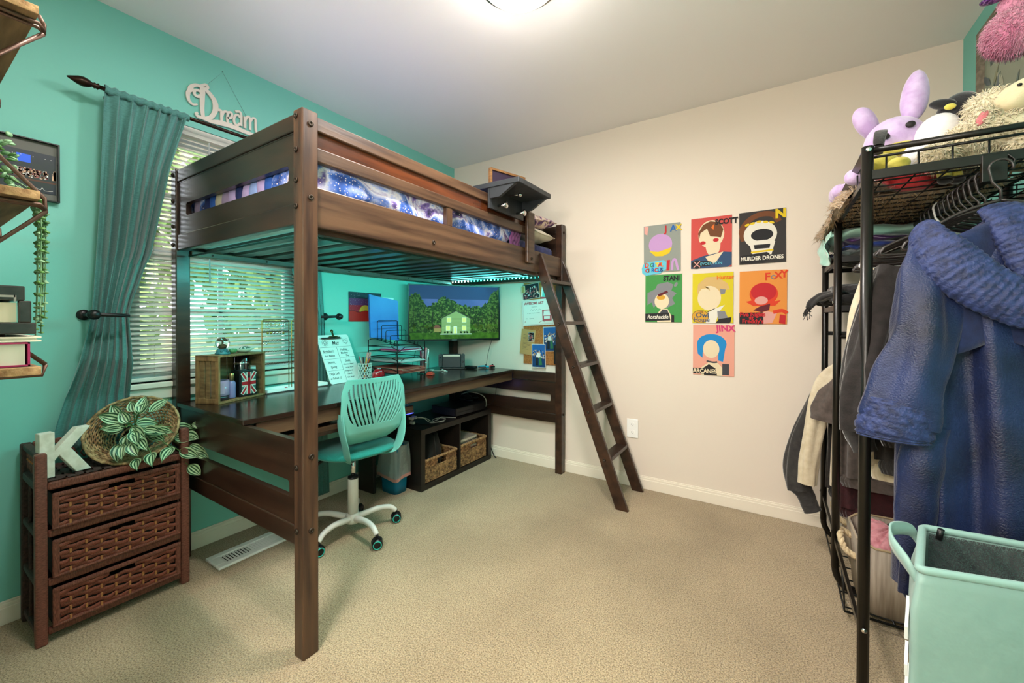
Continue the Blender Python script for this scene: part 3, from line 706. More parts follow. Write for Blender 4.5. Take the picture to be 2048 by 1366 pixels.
for s in (-1, 1):
    pts = smooth_path([(.180, s*.166, .67), (.190, s*.166, .60), (.200, s*.152, .52), (.180, s*.132, .455), (.125, s*.105, .428), (.03, s*.07, .416)], 6)
    m = MB(); k = len(pts)
    m.grid(lambda u, v: CM @ (Vector(pts[min(k-1, int(round(u*(k-1))))])+Vector((.010*cos(v*2*pi)*1.0, s*.006*sin(v*2*pi), 0))+Vector((.022*cos(v*2*pi), 0, .008*sin(v*2*pi)))), k-1, 12, cv=True); m.build('back_support', TPL, ch)
m = MB(); m.M = CM
m.grid(lambda u, v: (lambda a, t: (-.01+copysign_pow(cos(a), .75)*.205*min(1, sin(t)**.5*1.0), copysign_pow(sin(a), .75)*.205*min(1, sin(t)**.5), .455+.028*cos(t)-.010*(copysign_pow(cos(a), .75) < -.0)*sin(t)*abs(cos(a))))(u*2*pi, v*pi), 48, 18, cu=True); m.build('seat', TFA, ch)
m = MB(); m.M = CM; m.grid(lambda u, v: (-.03+.20*cos(u*2*pi)*(.35+.65*v), .20*sin(u*2*pi)*(.35+.65*v), .412+.03*v**2), 40, 8, cu=True); m.build('seat_pan', mat('dark_teal_plastic', '0d5a55', .5), ch, solid=.006)
WPL = mat('white_powder_metal', 'dcd8d0', .3, spec=.6)
m = MB(); m.M = CM; m.cyl((0, 0, .28), (0, 0, .412), .0125, 20); m.build('gas_lift', CHROME, ch)
m = MB(); m.M = CM; m.lathe([(.026, .10), (.026, .285), (.024, .29)], (0, 0, 0), 28); m.build('column', WPL, ch)
m = MB(); m.M = CM; m.lathe([(.022, .288), (.026, .290), (.026, .300), (.015, .303)], (0, 0, 0), 24); m.build('collar', BLACKP, ch)
m = MB(); m.M = CM; m.lathe([(.0, .055), (.030, .058), (.037, .072), (.037, .095), (.030, .108), (.026, .11)], (0, 0, 0), 28); m.build('hub', WPL, ch)
m = MB(); m.M = CM; m.tube(smooth_path([(.0, .02, .405), (-.09, -.06, .400), (-.15, -.11, .365)], 5), .004, 8); m.tube(smooth_path([(-.13, -.095, .378), (-.16, -.12, .355), (-.19, -.145, .335)], 5), [.008]*4+[.012]*6+[.009], 10, m=1); m.build('height_lever', [CHROME, BLACKP], ch)
for i, a in enumerate((-7, 65, 137, 209, 281)):
    a = radians(a-CRZ); d = Vector((cos(a), sin(a), 0)); e = Vector((-sin(a), cos(a), 0))
    pts = smooth_path([d*.02+Vector((0, 0, .083)), d*.07+Vector((0, 0, .092)), d*.13+Vector((0, 0, .100)), d*.19+Vector((0, 0, .092)), d*.222+Vector((0, 0, .066))], 5)
    m = MB(); m.M = CM; m.tube(pts, [.017-.005*j/(len(pts)-1) for j in range(len(pts))], 12); m.build('base_leg', WPL, ch)
    c = d*.226+Vector((0, 0, .026)); wr = radians(50+i*33); ax = Vector((cos(wr), sin(wr), 0))
    if i < 2: ax = (CM.to_3x3().inverted() @ Vector((.80, -.60, 0)))
    m = MB(); m.M = CM
    m.lathe([(0, -.024), (.016, -.024), (.0245, -.019), (.026, -.014), (.026, -.005), (.018, -.003), (.018, .003), (.026, .005), (.026, .014), (.0245, .019), (.016, .024), (0, .024)], c, 26, ax=ax)
    m.tube([c+Vector((0, 0, .022)), c+Vector((0, 0, .045))], .006, 8)
    m.grid(lambda u, v: c+ax*(.03*(v-.5))+(Vector((0, 0, 1))*sin(pi*(.05+.8*u))+ax.cross(Vector((0, 0, 1)))*cos(pi*(.05+.8*u)))*.0285, 12, 4)
    cs = m.build('caster', BLACKP, ch)
    for s in (-1, 1):
        m = MB(); m.M = CM
        o = ax.orthogonal().normalized(); w2 = ax.cross(o); m.tube([c+ax*(s*.0235)+(o*cos(q*pi/12)+w2*sin(q*pi/12))*.0185 for q in range(24)], .0022, 6, closed=True)
        m.build('caster_ring', mat('teal_ring', '2fb3a3', .4), cs)
# ================================================================ CUBE ORGANIZER
t = thing('cube_organizer', 'black brown two cube shelf unit on the carpet under the desk', 'shelf unit', (.265, -.46, 0))
KX0, KX1, KY0, KY1, KH = .075, .460, -.850, -.078, .402
m = MB(); m.box((KX0, KY0, 0), (KX1, KY1, .036)); m.build('bottom_board', BLACKW, t, bevel=.001)
m = MB(); m.box((KX0, KY0, KH-.036), (KX1, KY1, KH)); m.build('top_board', BLACKW, t, bevel=.001)
for y in (KY0, KY1-.036): m = MB(); m.box((KX0, y, .036), (KX1, y+.036, KH-.036)); m.build('side_board', BLACKW, t, bevel=.001)
m = MB(); m.box((KX0, -.470, .036), (KX1, -.456, KH-.036)); m.build('divider', BLACKW, t)
SEAG = mat('braided_seagrass', '5e4026', .85, c2='b08556', scale=55, detail=3, lo=.35, hi=.68, bump=.6, bscale=120)
SEAG2 = mat('braided_seagrass_pale', '8a6a45', .85, c2='c9a978', scale=45, detail=3, lo=.35, hi=.68, bump=.5, bscale=120)
def braid_row(m, loop, z, r, tw, seed, mi=0):
    # one horizontal braid following a closed loop of xy points
    P = [Vector((x, y, z)) for x, y in loop]; L = 0; pts = []; rs = []
    for i in range(len(P)):
        a, b = P[i], P[(i+1) % len(P)]; d = (b-a).length; k = max(2, int(d/(tw/4)))
        for j in range(k):
            q = a.lerp(b, j/k); L += d/k; n = Vector((0, 0, 1)).cross((b-a).normalized())
            pts.append(q+n*.0028*sin(L/tw*2*pi+seed)+Vector((0, 0, .0015*cos(L/tw*2*pi+seed)))); rs.append(r*(1+.18*sin(L/tw*4*pi+seed)))
    m.tube(pts, rs, 6, mi, closed=True)
def rrect(x0, y0, x1, y1, r, k=4):
    o = []
    for cx, cy, a in ((x1-r, y0+r, -90), (x1-r, y1-r, 0), (x0+r, y1-r, 90), (x0+r, y0+r, 180)):
        for i in range(k+1): o.append((cx+r*cos(radians(a+90*i/k)), cy+r*sin(radians(a+90*i/k))))
    return o
def seabasket(lab, y0, y1, z1):
    t = thing('seagrass_basket', lab, 'basket', (.30, (y0+y1)/2, .037), 'seagrass baskets in the cube organizer')
    x0, x1 = .12, .447; m = MB(); z = .045; i = 0
    yc = (y0+y1)/2
    while z < z1-.008:
        loop = rrect(x0, y0, x1, y1, .02); 
        if z1-.055 < z < z1-.018:   # the cut-out handle: leave the middle of the front open
            P = [(x1, yc+.045), (x1, y1-.02)]+rrect(x0, y0, x1, y1, .02)[5:]+[(x1-.02+.02*cos(radians(-90+i2*22.5)), y0+.02+.02*sin(radians(-90+i2*22.5))) for i2 in range(5)]+[(x1, yc-.045)]
            L = 0; pts = []; rs = []
            for a, b in zip(P, P[1:]):
                a, b = Vector((*a, z)), Vector((*b, z)); d = (b-a).length; k = max(1, int(d/.004))
                for j in range(k): L += d/k; pts.append(a.lerp(b, j/k)); rs.append(.0062*(1+.2*sin(L/.018*2*pi+i*3)))
            m.tube(pts, rs, 6, 0)
        else: braid_row(m, loop, z, .0062, .020, i*2.2)
        z += .0105; i += 1
    m.box((x0+.003, y0+.003, .037), (x1-.004, y1-.003, .044)); m.build('woven_wall', SEAG, t)
    m = MB(); braid_row(m, rrect(x0, y0, x1, y1, .02), z1-.004, .0085, .026, 1); m.build('rim', SEAG2, t)
seabasket('woven seagrass basket in the left cube holding a dark bag', -.802, -.482, .190)
seabasket('woven seagrass basket in the right cube holding a pile of books', -.444, -.126, .196)
DBAG = mat('dark_nylon', '1d1a19', .6, c2='2a2624', scale=8, sheen=.3)
m = MB(); m.grid(lambda u, v: (.30+.10*sin(v*pi)*cos(u*2*pi)*(1-.3*v)+.03*sin(u*9), -.66+.13*(1-.85*v**1.3)*sin(u*2*pi)+.08*v*v, .05+.25*v+.01*sin(u*12+v*7)), 36, 16, cu=True)
o = m.build('drawstring_bag', DBAG, None); tag(o, 'crumpled dark bag standing in the left seagrass basket', 'bag')
for i, (h, c, dx, dy) in enumerate(((.045, '6a2430', 0, 0), (.022, 'd9d4c8', .01, .01), (.018, 'b8b4aa', -.01, .005), (.020, 'a8232c', .012, -.012), (.016, 'd6d1c6', 0, .01), (.018, '3a3a40', -.012, 0), (.015, 'cfcabc', .006, -.006))):
    if i == 0: z = .046; zz = z
    lab = ['thick maroon book lowest in the right seagrass basket', 'white book second from the bottom of the basket pile', 'grey book above the lowest white one in the basket pile', 'red spined book in the middle of the basket pile', 'cream book resting on the red spined one', 'dark covered book near the top of the basket pile', 'topmost pale book of the pile in the right basket'][i]
    hh = h*1.15
    t = thing('book', lab, 'book', (.33, -.30, zz), 'books piled in the right basket')
    x0, x1, y0, y1 = .235+dx, .415+dx, -.425+dy, -.205+dy
    m = MB(); m.box((x0, y0, zz), (x1, y1, zz+.002)); m.box((x0, y0, zz+hh-.002), (x1, y1, zz+hh)); m.box((x0, y0, zz+.002), (x0+.002, y1, zz+hh-.002)); m.build('cover', mat('book_cover_'+c, c, .5), t)
    m = MB(); m.box((x0+.003, y0+.003, zz+.002), (x1-.003, y1-.003, zz+hh-.002)); m.build('pages', mat('book_pages', 'ddd6c4', .8), t); zz += hh
m = MB(); m.box((.10, -.640, .285), (.12, -.560, .350)); m.box((.12, -.628, .30), (.135, -.60, .335)); o = m.build('wall_plug', WHITE, None); tag(o, 'white plug adapter seen in the back of the left cube', 'adapter')

# game console, charger, cables on the unit --------------------------------------
CON = mat('console_black', '131214', .3); CONS = mat('console_dusty_side', '2d2a2e', .5)
t = thing('game_console', 'black boxy game console on top of the cube organizer', 'game console', (.31, -.28, KH))
m = MB(); m.M = Tz((.315, -.300, KH+.002), radians(-3)); m.box((-.125, -.170, .008), (.125, .170, .066)); m.build('case', CON, t, bevel=.003)
m = MB(); m.M = Tz((.315, -.300, KH+.002), radians(-3))
for i in range(2): m.box((.1245, -.165, .012+i*.028), (.1275, .020, .034+i*.028))
m.build('front_panel', CONS, t, bevel=.001)
m = MB(); m.M = Tz((.315, -.300, KH+.002), radians(-3)); m.box((-.118, -.1712, .012), (.118, -.169, .060)); m.build('side_vent', CONS, t)
m = MB(); m.M = Tz((.315, -.300, KH+.002), radians(-3)); m.box((-.10, -.15, 0), (.10, .15, .008)); m.build('foot_pad', BLACKP, t)
t = thing('game_controller', 'black game controller lying on the game console', 'game controller', (.29, -.20, .471))
m = MB(); m.ell((.29, -.19, .492), (.045, .072, .020), (0, 0, .3)); m.build('body', BLACKP, t)
for s in (-1, 1): m = MB(); m.M = Tz((.29, -.19, .487), .3); m.ell((.045, s*.052, -.003), (.042, .020, .016), (0, 0, s*.25)); m.build('grip', BLACKP, t)
for s in (-1, 1): m = MB(); m.M = Tz((.29, -.19, .508), .3); m.lathe([(.008, 0), (.008, .006), (.010, .010), (.0, .011)], (0, s*.03, 0), 14); m.build('thumbstick', DGREY, t)
WCAB = mat('white_cable', 'cfcac0', .5); BCAB = mat('black_cable', '0f0f10', .5)
def cable(name, lab, pts, r, M_, cat='cable', k=8, group=None):
    m = MB(); m.tube(smooth_path(pts, k), r, 7); o = m.build(name, M_, None); tag(o, lab, cat, group); return o
t = thing('usb_charger', 'black charging hub glowing blue beside the game console', 'charger', (.30, -.755, KH))
m = MB(); m.box((.21, -.82, KH+.001), (.30, -.755, KH+.075)); m.build('case', BLACKP, t, bevel=.006)
m = MB(); m.box((.215, -.815, KH+.0755), (.295, -.76, KH+.079)); m.build('blue_light', mat('blue_led_panel', (.06, .08, 1), .4, emit=5), t)
light('charger_glow', 'POINT', (.255, -.79, KH+.095), .12, (.1, .12, 1), .01)
for i, (y, z) in enumerate(((-.80, .05), (-.775, .052), (-.79, .018))):
    m = MB(); m.box((.300, y-.009, KH+z-.009), (.335, y+.009, KH+z+.009)); o = m.build('usb_plug', WCAB, t, bevel=.002)
cable('charging_cable', 'white cable running up behind the desk from the blue lit charger', [(.25, -.79, KH+.08), (.22, -.74, KH+.11), (.17, -.71, KH+.16), (.15, -.70, KH+.24)], .0022, WCAB)
cable('charging_cable', 'white charging cable looped loosely on the cube organizer', [(.335, -.80, KH+.05), (.36, -.74, KH+.05), (.38, -.68, KH+.004), (.41, -.60, KH+.004), (.39, -.54, KH+.005), (.34, -.56, KH+.008), (.34, -.62, KH+.006), (.40, -.66, KH+.005), (.43, -.60, KH+.004)], .0024, WCAB)
cable('charging_cable', 'white cable with its end pointing at the game console', [(.335, -.775, KH+.052), (.35, -.70, KH+.035), (.36, -.65, KH+.006), (.37, -.60, KH+.009), (.36, -.555, KH+.016), (.39, -.51, KH+.008), (.43, -.475, KH+.004)], .0022, WCAB)
cable('power_cord', 'black power cord lying in front of the white cables', [(.28, -.755, KH+.01), (.36, -.75, KH+.004), (.41, -.70, KH+.004), (.43, -.65, KH+.004), (.41, -.72, KH+.005)], .003, BCAB)
cable('audio_cable', 'pale cable bundle looped over the right end of the game console', [(.20, -.14, KH+.10), (.26, -.11, KH+.12), (.36, -.095, KH+.11), (.41, -.092, KH+.08), (.42, -.09, KH+.03), (.40, -.09, KH+.004)], .004, WCAB)
cable('power_cord', 'dark cord hanging from the desk past the far end panel', [(.52, -.105, .70), (.53, -.11, .58), (.52, -.112, .50), (.48, -.113, .45), (.44, -.112, .43)], .0022, BCAB)
cable('power_cord', 'black cord tail on the carpet at the far corner of the cube organizer', [(.43, -.068, .11), (.45, -.06, .07), (.475, -.058, .02), (.50, -.06, .005)], .004, BCAB)

# trash bin ----------------------------------------------------------------------
t = thing('trash_bin', 'blue plastic waste bin with a clear bag folded over its rim', 'waste bin', (.29, -.925, 0))
BIN = mat('blue_bin_plastic', '0a7294', .4)
LIN = mat('translucent_bin_liner', 'c9ccc8', .35, trans=.25, alpha=.62, bump=.4, bscale=30)
def binloop(s, z): 
    return [(.285+x*s, -.918+y*s, z) for x, y in rrect(-.085, -.060, .085, .060, .03, 5)]
m = MB(); rings = [binloop(.82, .001), binloop(.86, .05), binloop(1.0, .30)]; n = len(rings[0])
m._add([p for r in rings for p in r], [(i*n+j, i*n+(j+1) % n, (i+1)*n+(j+1) % n, (i+1)*n+j) for i in range(2) for j in range(n)]+[tuple(range(n))[::-1]], 0, True)
m.build('tub', BIN, t, solid=.003)
m = MB()
def lin_(u, v):
    z = [.20, .312, .085][0]; a = u*2*pi; c, s_ = copysign_pow(cos(a), .6), copysign_pow(sin(a), .6)
    if v < .3: q = v/.3; k = .92; z = lerp(.20, .312, q)
    else: q = (v-.3)/.7; k = lerp(1.02, 1.17, q); z = lerp(.315, .10, q)+.012*sin(a*3+1)*q
    k *= 1+.035*sin(a*7+v*6)+.02*sin(a*13)
    return (.285+c*.090*k, -.918+s_*.066*k, z)
m.grid(lin_, 70, 30, cu=True); m.build('bin_liner', LIN, t)
m = MB(); m.grid(lambda u, v: (.285+copysign_pow(cos(u*2*pi), .6)*.1065*(1+.035*sin(u*14*pi+6)), -.918+copysign_pow(sin(u*2*pi), .6)*.079*(1+.035*sin(u*14*pi+6)), .100+.012*sin(u*6*pi+1)+.020*v), 70, 2, cu=True); m.build('drawstring', mat('pink_drawstring', 'c98f86', .6), t)

# ================================================================ WICKER DRESSER
WKA = mat('wicker_red_brown', '64291f', .5, c2='94503c', scale=14, stretch=(1, 30, 30), detail=5, bump=.3, bscale=60, coat=.1)
WKV = mat('wicker_wrap_vertical', '58291f', .5, c2='8a5140', scale=14, stretch=(6, 6, 40), detail=5, bump=.4, bscale=50, coat=.1)
WKH = mat('wicker_wrap_horizontal', '58291f', .5, c2='8a5140', scale=14, stretch=(6, 40, 6), detail=5, bump=.4, bscale=50, coat=.1)
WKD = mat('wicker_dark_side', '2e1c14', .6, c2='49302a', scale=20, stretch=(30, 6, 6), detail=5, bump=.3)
WKP = mat('wicker_stake_tan', 'a06a3c', .6)
DX0, DX1, DY0, DY1 = .026, .285, -2.455, -2.024
dr = thing('wicker_dresser', 'red brown wicker dresser with three drawers beside the loft bed', 'dresser', ((DX0+DX1)/2, (DY0+DY1)/2, 0))
pw = .030
for x in (DX0, DX1-pw):
    for y in (DY0, DY1-pw):
        m = MB(); m.box((x, y, 0), (x+pw, y+pw, .658)); m.build('corner_post', WKV if x > .1 else WKD, dr, bevel=.006)
for k, (z0, z1) in enumerate(((.528, .557), (.365, .389), (.196, .222), (.030, .052))):
    m = MB(); m.box((DX1-.026, DY0+pw, z0), (DX1-.002, DY1-pw, z1)); m.build('front_beam', WKH, dr, bevel=.006)
    for y in (DY0+.003, DY1-.027):
        m = MB(); m.box((DX0+pw, y, z0), (DX1-pw, y+.024, z1)); m.build('side_beam', WKD, dr, bevel=.006)
m = MB(); m.box((DX0, DY0+pw, .036), (DX0+.02, DY1-pw, .056)); m.box((DX0, DY0+pw, .53), (DX0+.02, DY1-pw, .555)); m.build('rear_beam', WKD, dr, bevel=.005)
# woven top
m = MB(); nx, ny = 9, 16
for j in range(ny):
    y0 = DY0+pw+(DY1-DY0-2*pw)*j/ny; y1 = DY0+pw+(DY1-DY0-2*pw)*(j+1)/ny
    m.grid(lambda u, v: (lerp(DX0+.02, DX1-.004, u), lerp(y0+.0015, y1-.0015, v), .560+.0035*sin(u*nx*pi+j*pi)+.002*sin(v*pi)), nx*4, 3)
m.box((DX0+.005, DY0+.01, .540), (DX1-.01, DY1-.01, .553)); m.build('woven_top', WKD, dr)
# gallery rail round the back and sides
m = MB(); m.box((DX0, DY0+pw, .638), (DX0+.020, DY1-pw, .658)); m.build('gallery_rail', WKH, dr, bevel=.005)
for y in (DY0+.004, DY1-.026): m = MB(); m.box((DX0+pw, y, .638), (DX1-pw, y+.022, .658)); m.build('gallery_rail', WKD, dr, bevel=.005)
m = MB()
for j in range(13):
    y = DY0+.05+j*.029
    for z0, z1 in ((.566, .604), (.604, .638)):
        m.tube([(DX0+.01, y, z0), (DX0+.01, y+.010, (z0+z1)/2), (DX0+.01, y, z1)], .0025, 5); m.tube([(DX0+.01, y, z0), (DX0+.01, y-.010, (z0+z1)/2), (DX0+.01, y, z1)], .0025, 5)
    m.ell((DX0+.01, y, .604), (.004, .006, .005), nu=8, nv=6)
m.tube([(DX0+.01, DY0+pw, .604), (DX0+.01, DY1-pw, .604)], .0025, 5)
for yy in (DY0+.015, DY1-.015):
    for i in range(7):
        x = DX0+.045+i*.027
        for z0, z1 in ((.566, .604), (.604, .638)):
            m.tube([(x, yy, z0), (x+.009, yy, (z0+z1)/2), (x, yy, z1)], .0025, 5); m.tube([(x, yy, z0), (x-.009, yy, (z0+z1)/2), (x, yy, z1)], .0025, 5)
        m.ell((x, yy, .604), (.006, .004, .005), m=1, nu=8, nv=6)
m.build('gallery_loops', [WKH, mat('orange_bead', 'b0642e', .5)], dr)
m = MB()
for y in (DY0+.012, DY1-.018):
    m.tube(smooth_path([(DX0+.10, y, .04), (DX0+.11, y, .2), (DX0+.10, y, .36), (DX0+.11, y, .54)]), .006, 6)
m.build('side_stay', WKD, dr)
for k, (z0, z1) in enumerate(((.393, .519), (.226, .357), (.056, .190))):
    dw = MB(); y0, y1 = DY0+.042, DY1-.038; xf = DX1+.004; L = y1-y0; rows = 7; st = 9; rim = .016
    ox = .006*(2-k)*0
    for r in range(rows):
        za = lerp(z0+.006, z1-rim, r/rows); zb_ = lerp(z0+.006, z1-rim, (r+1)/rows)
        def strand(u, v, za=za, zb_=zb_, r=r):
            y = lerp(y0, y1, u); ph = u*st*pi+r*pi
            tw = .004*sin(u*st*2*pi+r*2)*(1 if r % 2 else -1)*.4
            return (xf+.0045*sin(ph)+.002*sin(v*pi)-.0015*abs(sin(u*160+r*7)), y, lerp(za+.0008, zb_-.0008, v)+tw)
        if r in (rows-1, ) : # hand-hole left open in the middle of the top row
            g1 = (y0+y1)/2-.036; g2 = g1+.072
            for a, b in ((0, (g1-y0)/L), ((g2-y0)/L, 1)): dw.grid(lambda u, v, a=a, b=b: strand(lerp(a, b, u), v), int(60*(b-a)), 4)
        else:
            if r % 2 == 1: a, b = .045, .955
            else: a, b = 0, 1
            dw.grid(lambda u, v, a=a, b=b: strand(lerp(a, b, u), v), 100, 4)
    for s_ in range(1, st):
        y = y0+L*s_/st
        for r in range(rows-1):
            if (s_+r) % 2 == 0: continue
            za = lerp(z0+.006, z1-rim, r/rows); dw.box((xf-.001, y-.0028, za+.002), (xf+.0062, y+.0028, za+.015), 1)
    o = dw.build('drawer', [WKA, WKP], dr)
    m = MB(); m.box((xf-.006, y0-.004, z1-rim), (xf+.007, y1+.004, z1)); m.box((xf-.006, y0-.004, z0-.002), (xf+.007, y1+.004, z0+.010)); m.box((xf-.006, y0-.004, z0), (xf+.006, y0+.014, z1)); m.box((xf-.006, y1-.014, z0), (xf+.006, y1+.004, z1))
    m.build('drawer_edge', WKH, o, bevel=.005)
    m = MB(); x1 = xf-.007
    m.box((DX0+.03, y0, z0), (x1, y1, z0+.004)); m.box((DX0+.03, y0, z0), (DX0+.034, y1, z1-.02)); m.box((DX0+.03, y0, z0), (x1, y0+.004, z1-.01)); m.box((DX0+.03, y1-.004, z0), (x1, y1, z1-.01)); m.box((x1-.002, y0, z0), (x1, y1, z1-.035))
    m.build('drawer_box', mat('drawer_inner_dark', '120c0a', .9), o)

# letter K ----------------------------------------------------------------------
SPAR = mat('speckled_white_craft_board', 'e8e2d4', .6, c2='d2cab8', scale=35, detail=6, bump=.15)
t = MB(); t.M = frame((.262, -2.440, .566), (-.14, .99, 0), (0, 0, 1))
Kp = [(0, 0), (.040, 0), (.040, .062), (.052, .078), (.098, 0), (.142, 0), (.084, .098), (.140, .172), (.100, .172), (.040, .098), (.040, .170), (0, .170)]
t.prism([(a*.92, b*.92) for a, b in Kp], -.036, 0); o = t.build('letter_k', SPAR, None, bevel=.002); tag(o, 'chunky speckled white letter K standing on the wicker dresser', 'letter')

# tilted wicker basket with trailing plant ---------------------------------------------------
RAT = mat('round_basket_wicker', '7a5a38', .8, c2='b99a6c', scale=60, detail=3, bump=.5, bscale=90, lo=.38, hi=.62)
t = thing('round_basket', 'round tan wicker bowl tipped on its side on the dresser', 'basket', (.178, -2.17, .562))
BM = Tz((.178, -2.170, .655), 0) @ Euler((radians(-8), radians(52), radians(-38))).to_matrix().to_4x4()
def bowl_r(q): return .055+.085*q**.65
m = MB(); m.M = BM
for i in range(15):
    q = i/14; z = -.045+.078*q; r = bowl_r(q); L = 2*pi*r; K = 90
    m.tube([Vector(((r+.0022*sin(j*2*pi/K*30+i*pi))*cos(j*2*pi/K), (r+.0022*sin(j*2*pi/K*30+i*pi))*sin(j*2*pi/K), z+.0008*cos(j*9))) for j in range(K)], .0034, 5, closed=True)
m.lathe([(0, -.047), (.052, -.046)], (0, 0, 0), 30); m.build('woven_bowl', RAT, t)
m = MB(); m.M = BM; K = 80
m.tube([Vector((.143*cos(j*2*pi/K), .143*sin(j*2*pi/K), .036+.0015*sin(j*1.9))) for j in range(K)], [.0055+.001*sin(j*2.2) for j in range(K)], 6, closed=True); m.build('rim', RAT, t)
LF = leaf_mat('striped_leaf', '1f4a2a', 'b9cfa4'); LF2 = mat('leaf_underside', '7fa386', .5); STEM = mat('plant_stem', '5d7f45', .5)
def leaf(m, base, d, up, L, w, curl=.25, mi=0):
    d = Vector(d).normalized(); s = d.cross(Vector(up)); s = s.normalized() if s.length > 1e-4 else d.orthogonal().normalized(); n = s.cross(d)
    def f(u, v):
        hw = w/2*sin(pi*min(1, u**.75*1.0))**.85*(1-.15*u); x = L*u
        return Vector(base)+d*(x*(1-curl*u*u*.3))+s*((2*v-1)*hw)+n*(.12*w*(1-(2*v-1)**2)*-1+abs(2*v-1)*w*.14-curl*L*u*u)
    m.grid(f, 12, 6, mi)
t2 = thing('potted_plant', 'artificial striped leaf plant spilling out of the tipped round basket', 'plant', (.17, -2.15, .60))
rd = random.Random(11)
cB = BM @ Vector((0, 0, .01)); axB = (BM.to_3x3() @ Vector((0, 0, 1)))
stems = MB(); k = 0; lm = None
targets = []
for i in range(26):
    a = rd.uniform(0, 2*pi); rr_ = rd.uniform(.01, .085); h = rd.uniform(.030, .060)
    p = BM @ Vector((rr_*cos(a), rr_*sin(a), .02+h)); targets.append((p, BM.to_3x3() @ Vector((cos(a), sin(a), .25))))
for q in ((.24, -2.06, .66), (.25, -2.03, .625), (.27, -2.02, .58), (.28, -2.005, .55), (.26, -2.07, .62), (.24, -2.00, .66), (.29, -2.03, .50), (.28, -2.06, .57), (.27, -1.975, .60), (.25, -1.985, .635), (.33, -2.10, .60), (.32, -2.16, .59), (.30, -2.20, .575)):
    targets.append((Vector(q), Vector((.3, .8, -.15 if q[2] > .6 else -.6)) if q[1] > -2.1 else Vector((.7, -.5, -.4))))
for i, (p, d) in enumerate(targets):
    stems.tube(smooth_path([cB, cB.lerp(p, .5)+Vector((0, 0, .015)), p], 3), .0016, 5)
    lm = MB(); dd = d+Vector((rd.uniform(-.4, .4), rd.uniform(-.4, .4), rd.uniform(-.35, .35)))
    up = axB+Vector((.5, -.5, .4)); leaf(lm, p, dd, up, rd.uniform(.058, .085), rd.uniform(.036, .050), rd.uniform(.05, .35)); lm.build('leaf', [LF, LF2], t2)
stems.build('stems', STEM, t2)

# floating shelves + things (mounted on the near wall, left of the doorway) -----------------
RW = mat('rustic_shelf_wood', '5f4930', .75, c2='8f7350', scale=4, stretch=(1, 12, 12), detail=8, bump=.15)
RE = mat('shelf_end_grain', '7a5536', .85, c2='c09a6a', scale=60, detail=4, bump=.4, bscale=80, lo=.3, hi=.7)
BRK = mat('bronze_bracket', '5f4639', .42, .5)
SY0, SY1, SX0, SX1 = YN, -2.570, .52, 1.18
SZ = (1.722, 1.366, 1.027)
for i, z in enumerate(SZ):
    t = thing('wall_shelf', ['rustic wooden wall shelf at the top left corner of the photo', 'rustic wooden wall shelf holding the trailing ivy', 'lowest rustic wooden wall shelf carrying the books'][i], 'shelf', ((SX0+SX1)/2, (SY0+SY1)/2, z-.018), 'rustic shelves on the left')
    m = MB(); m.box((SX0, SY0+.002, z-.016), (SX1-.002, SY1, z)); m.box((SX1-.002, SY0+.002, z-.016), (SX1, SY1, z), 1); m.build('board', [RW, RE], t, bevel=.0015)
for x in (SX1-.045, SX0+.08):
    t = thing('shelf_bracket', 'bronze zigzag metal bracket at the %s of the rustic wall shelves' % ('right end' if x > 1 else 'far left end'), 'bracket', (x, YN+.01, 1.0), 'zigzag shelf brackets')
    m = MB(); yf = SY1+.012; yw = YN+.006
    for sx in (0, .014):
        pts = [(x+sx, yf, SZ[0]-.030), (x+sx, yw, (SZ[0]+SZ[1])/2-.02), (x+sx, yf, SZ[1]-.004), (x+sx, yf+.002, SZ[1]-.030), (x+sx, yw, (SZ[1]+SZ[2])/2-.02), (x+sx, yf, SZ[2]-.000)][:]
        if sx == 0: m.tube(pts, .0040, 8)
    for z in SZ[:2]:
        for dx in (0, .018): m.tube([(x+dx, yw, z-.0205), (x+dx, yf-.008, z-.0205), (x+dx*.3, yf, z-.026)], .0038, 8)
    m.tube([(x, yw, SZ[2]-.0205), (x, yf-.004, SZ[2]-.0205), (x, yf, SZ[2])], .0038, 8)
    m.tube([(x, yf, SZ[0]-.030), (x, yf+.001, SZ[0]-.01), (x, yf-.006, SZ[0]+.004)], .0038, 8)
    m.build('frame', BRK, t)
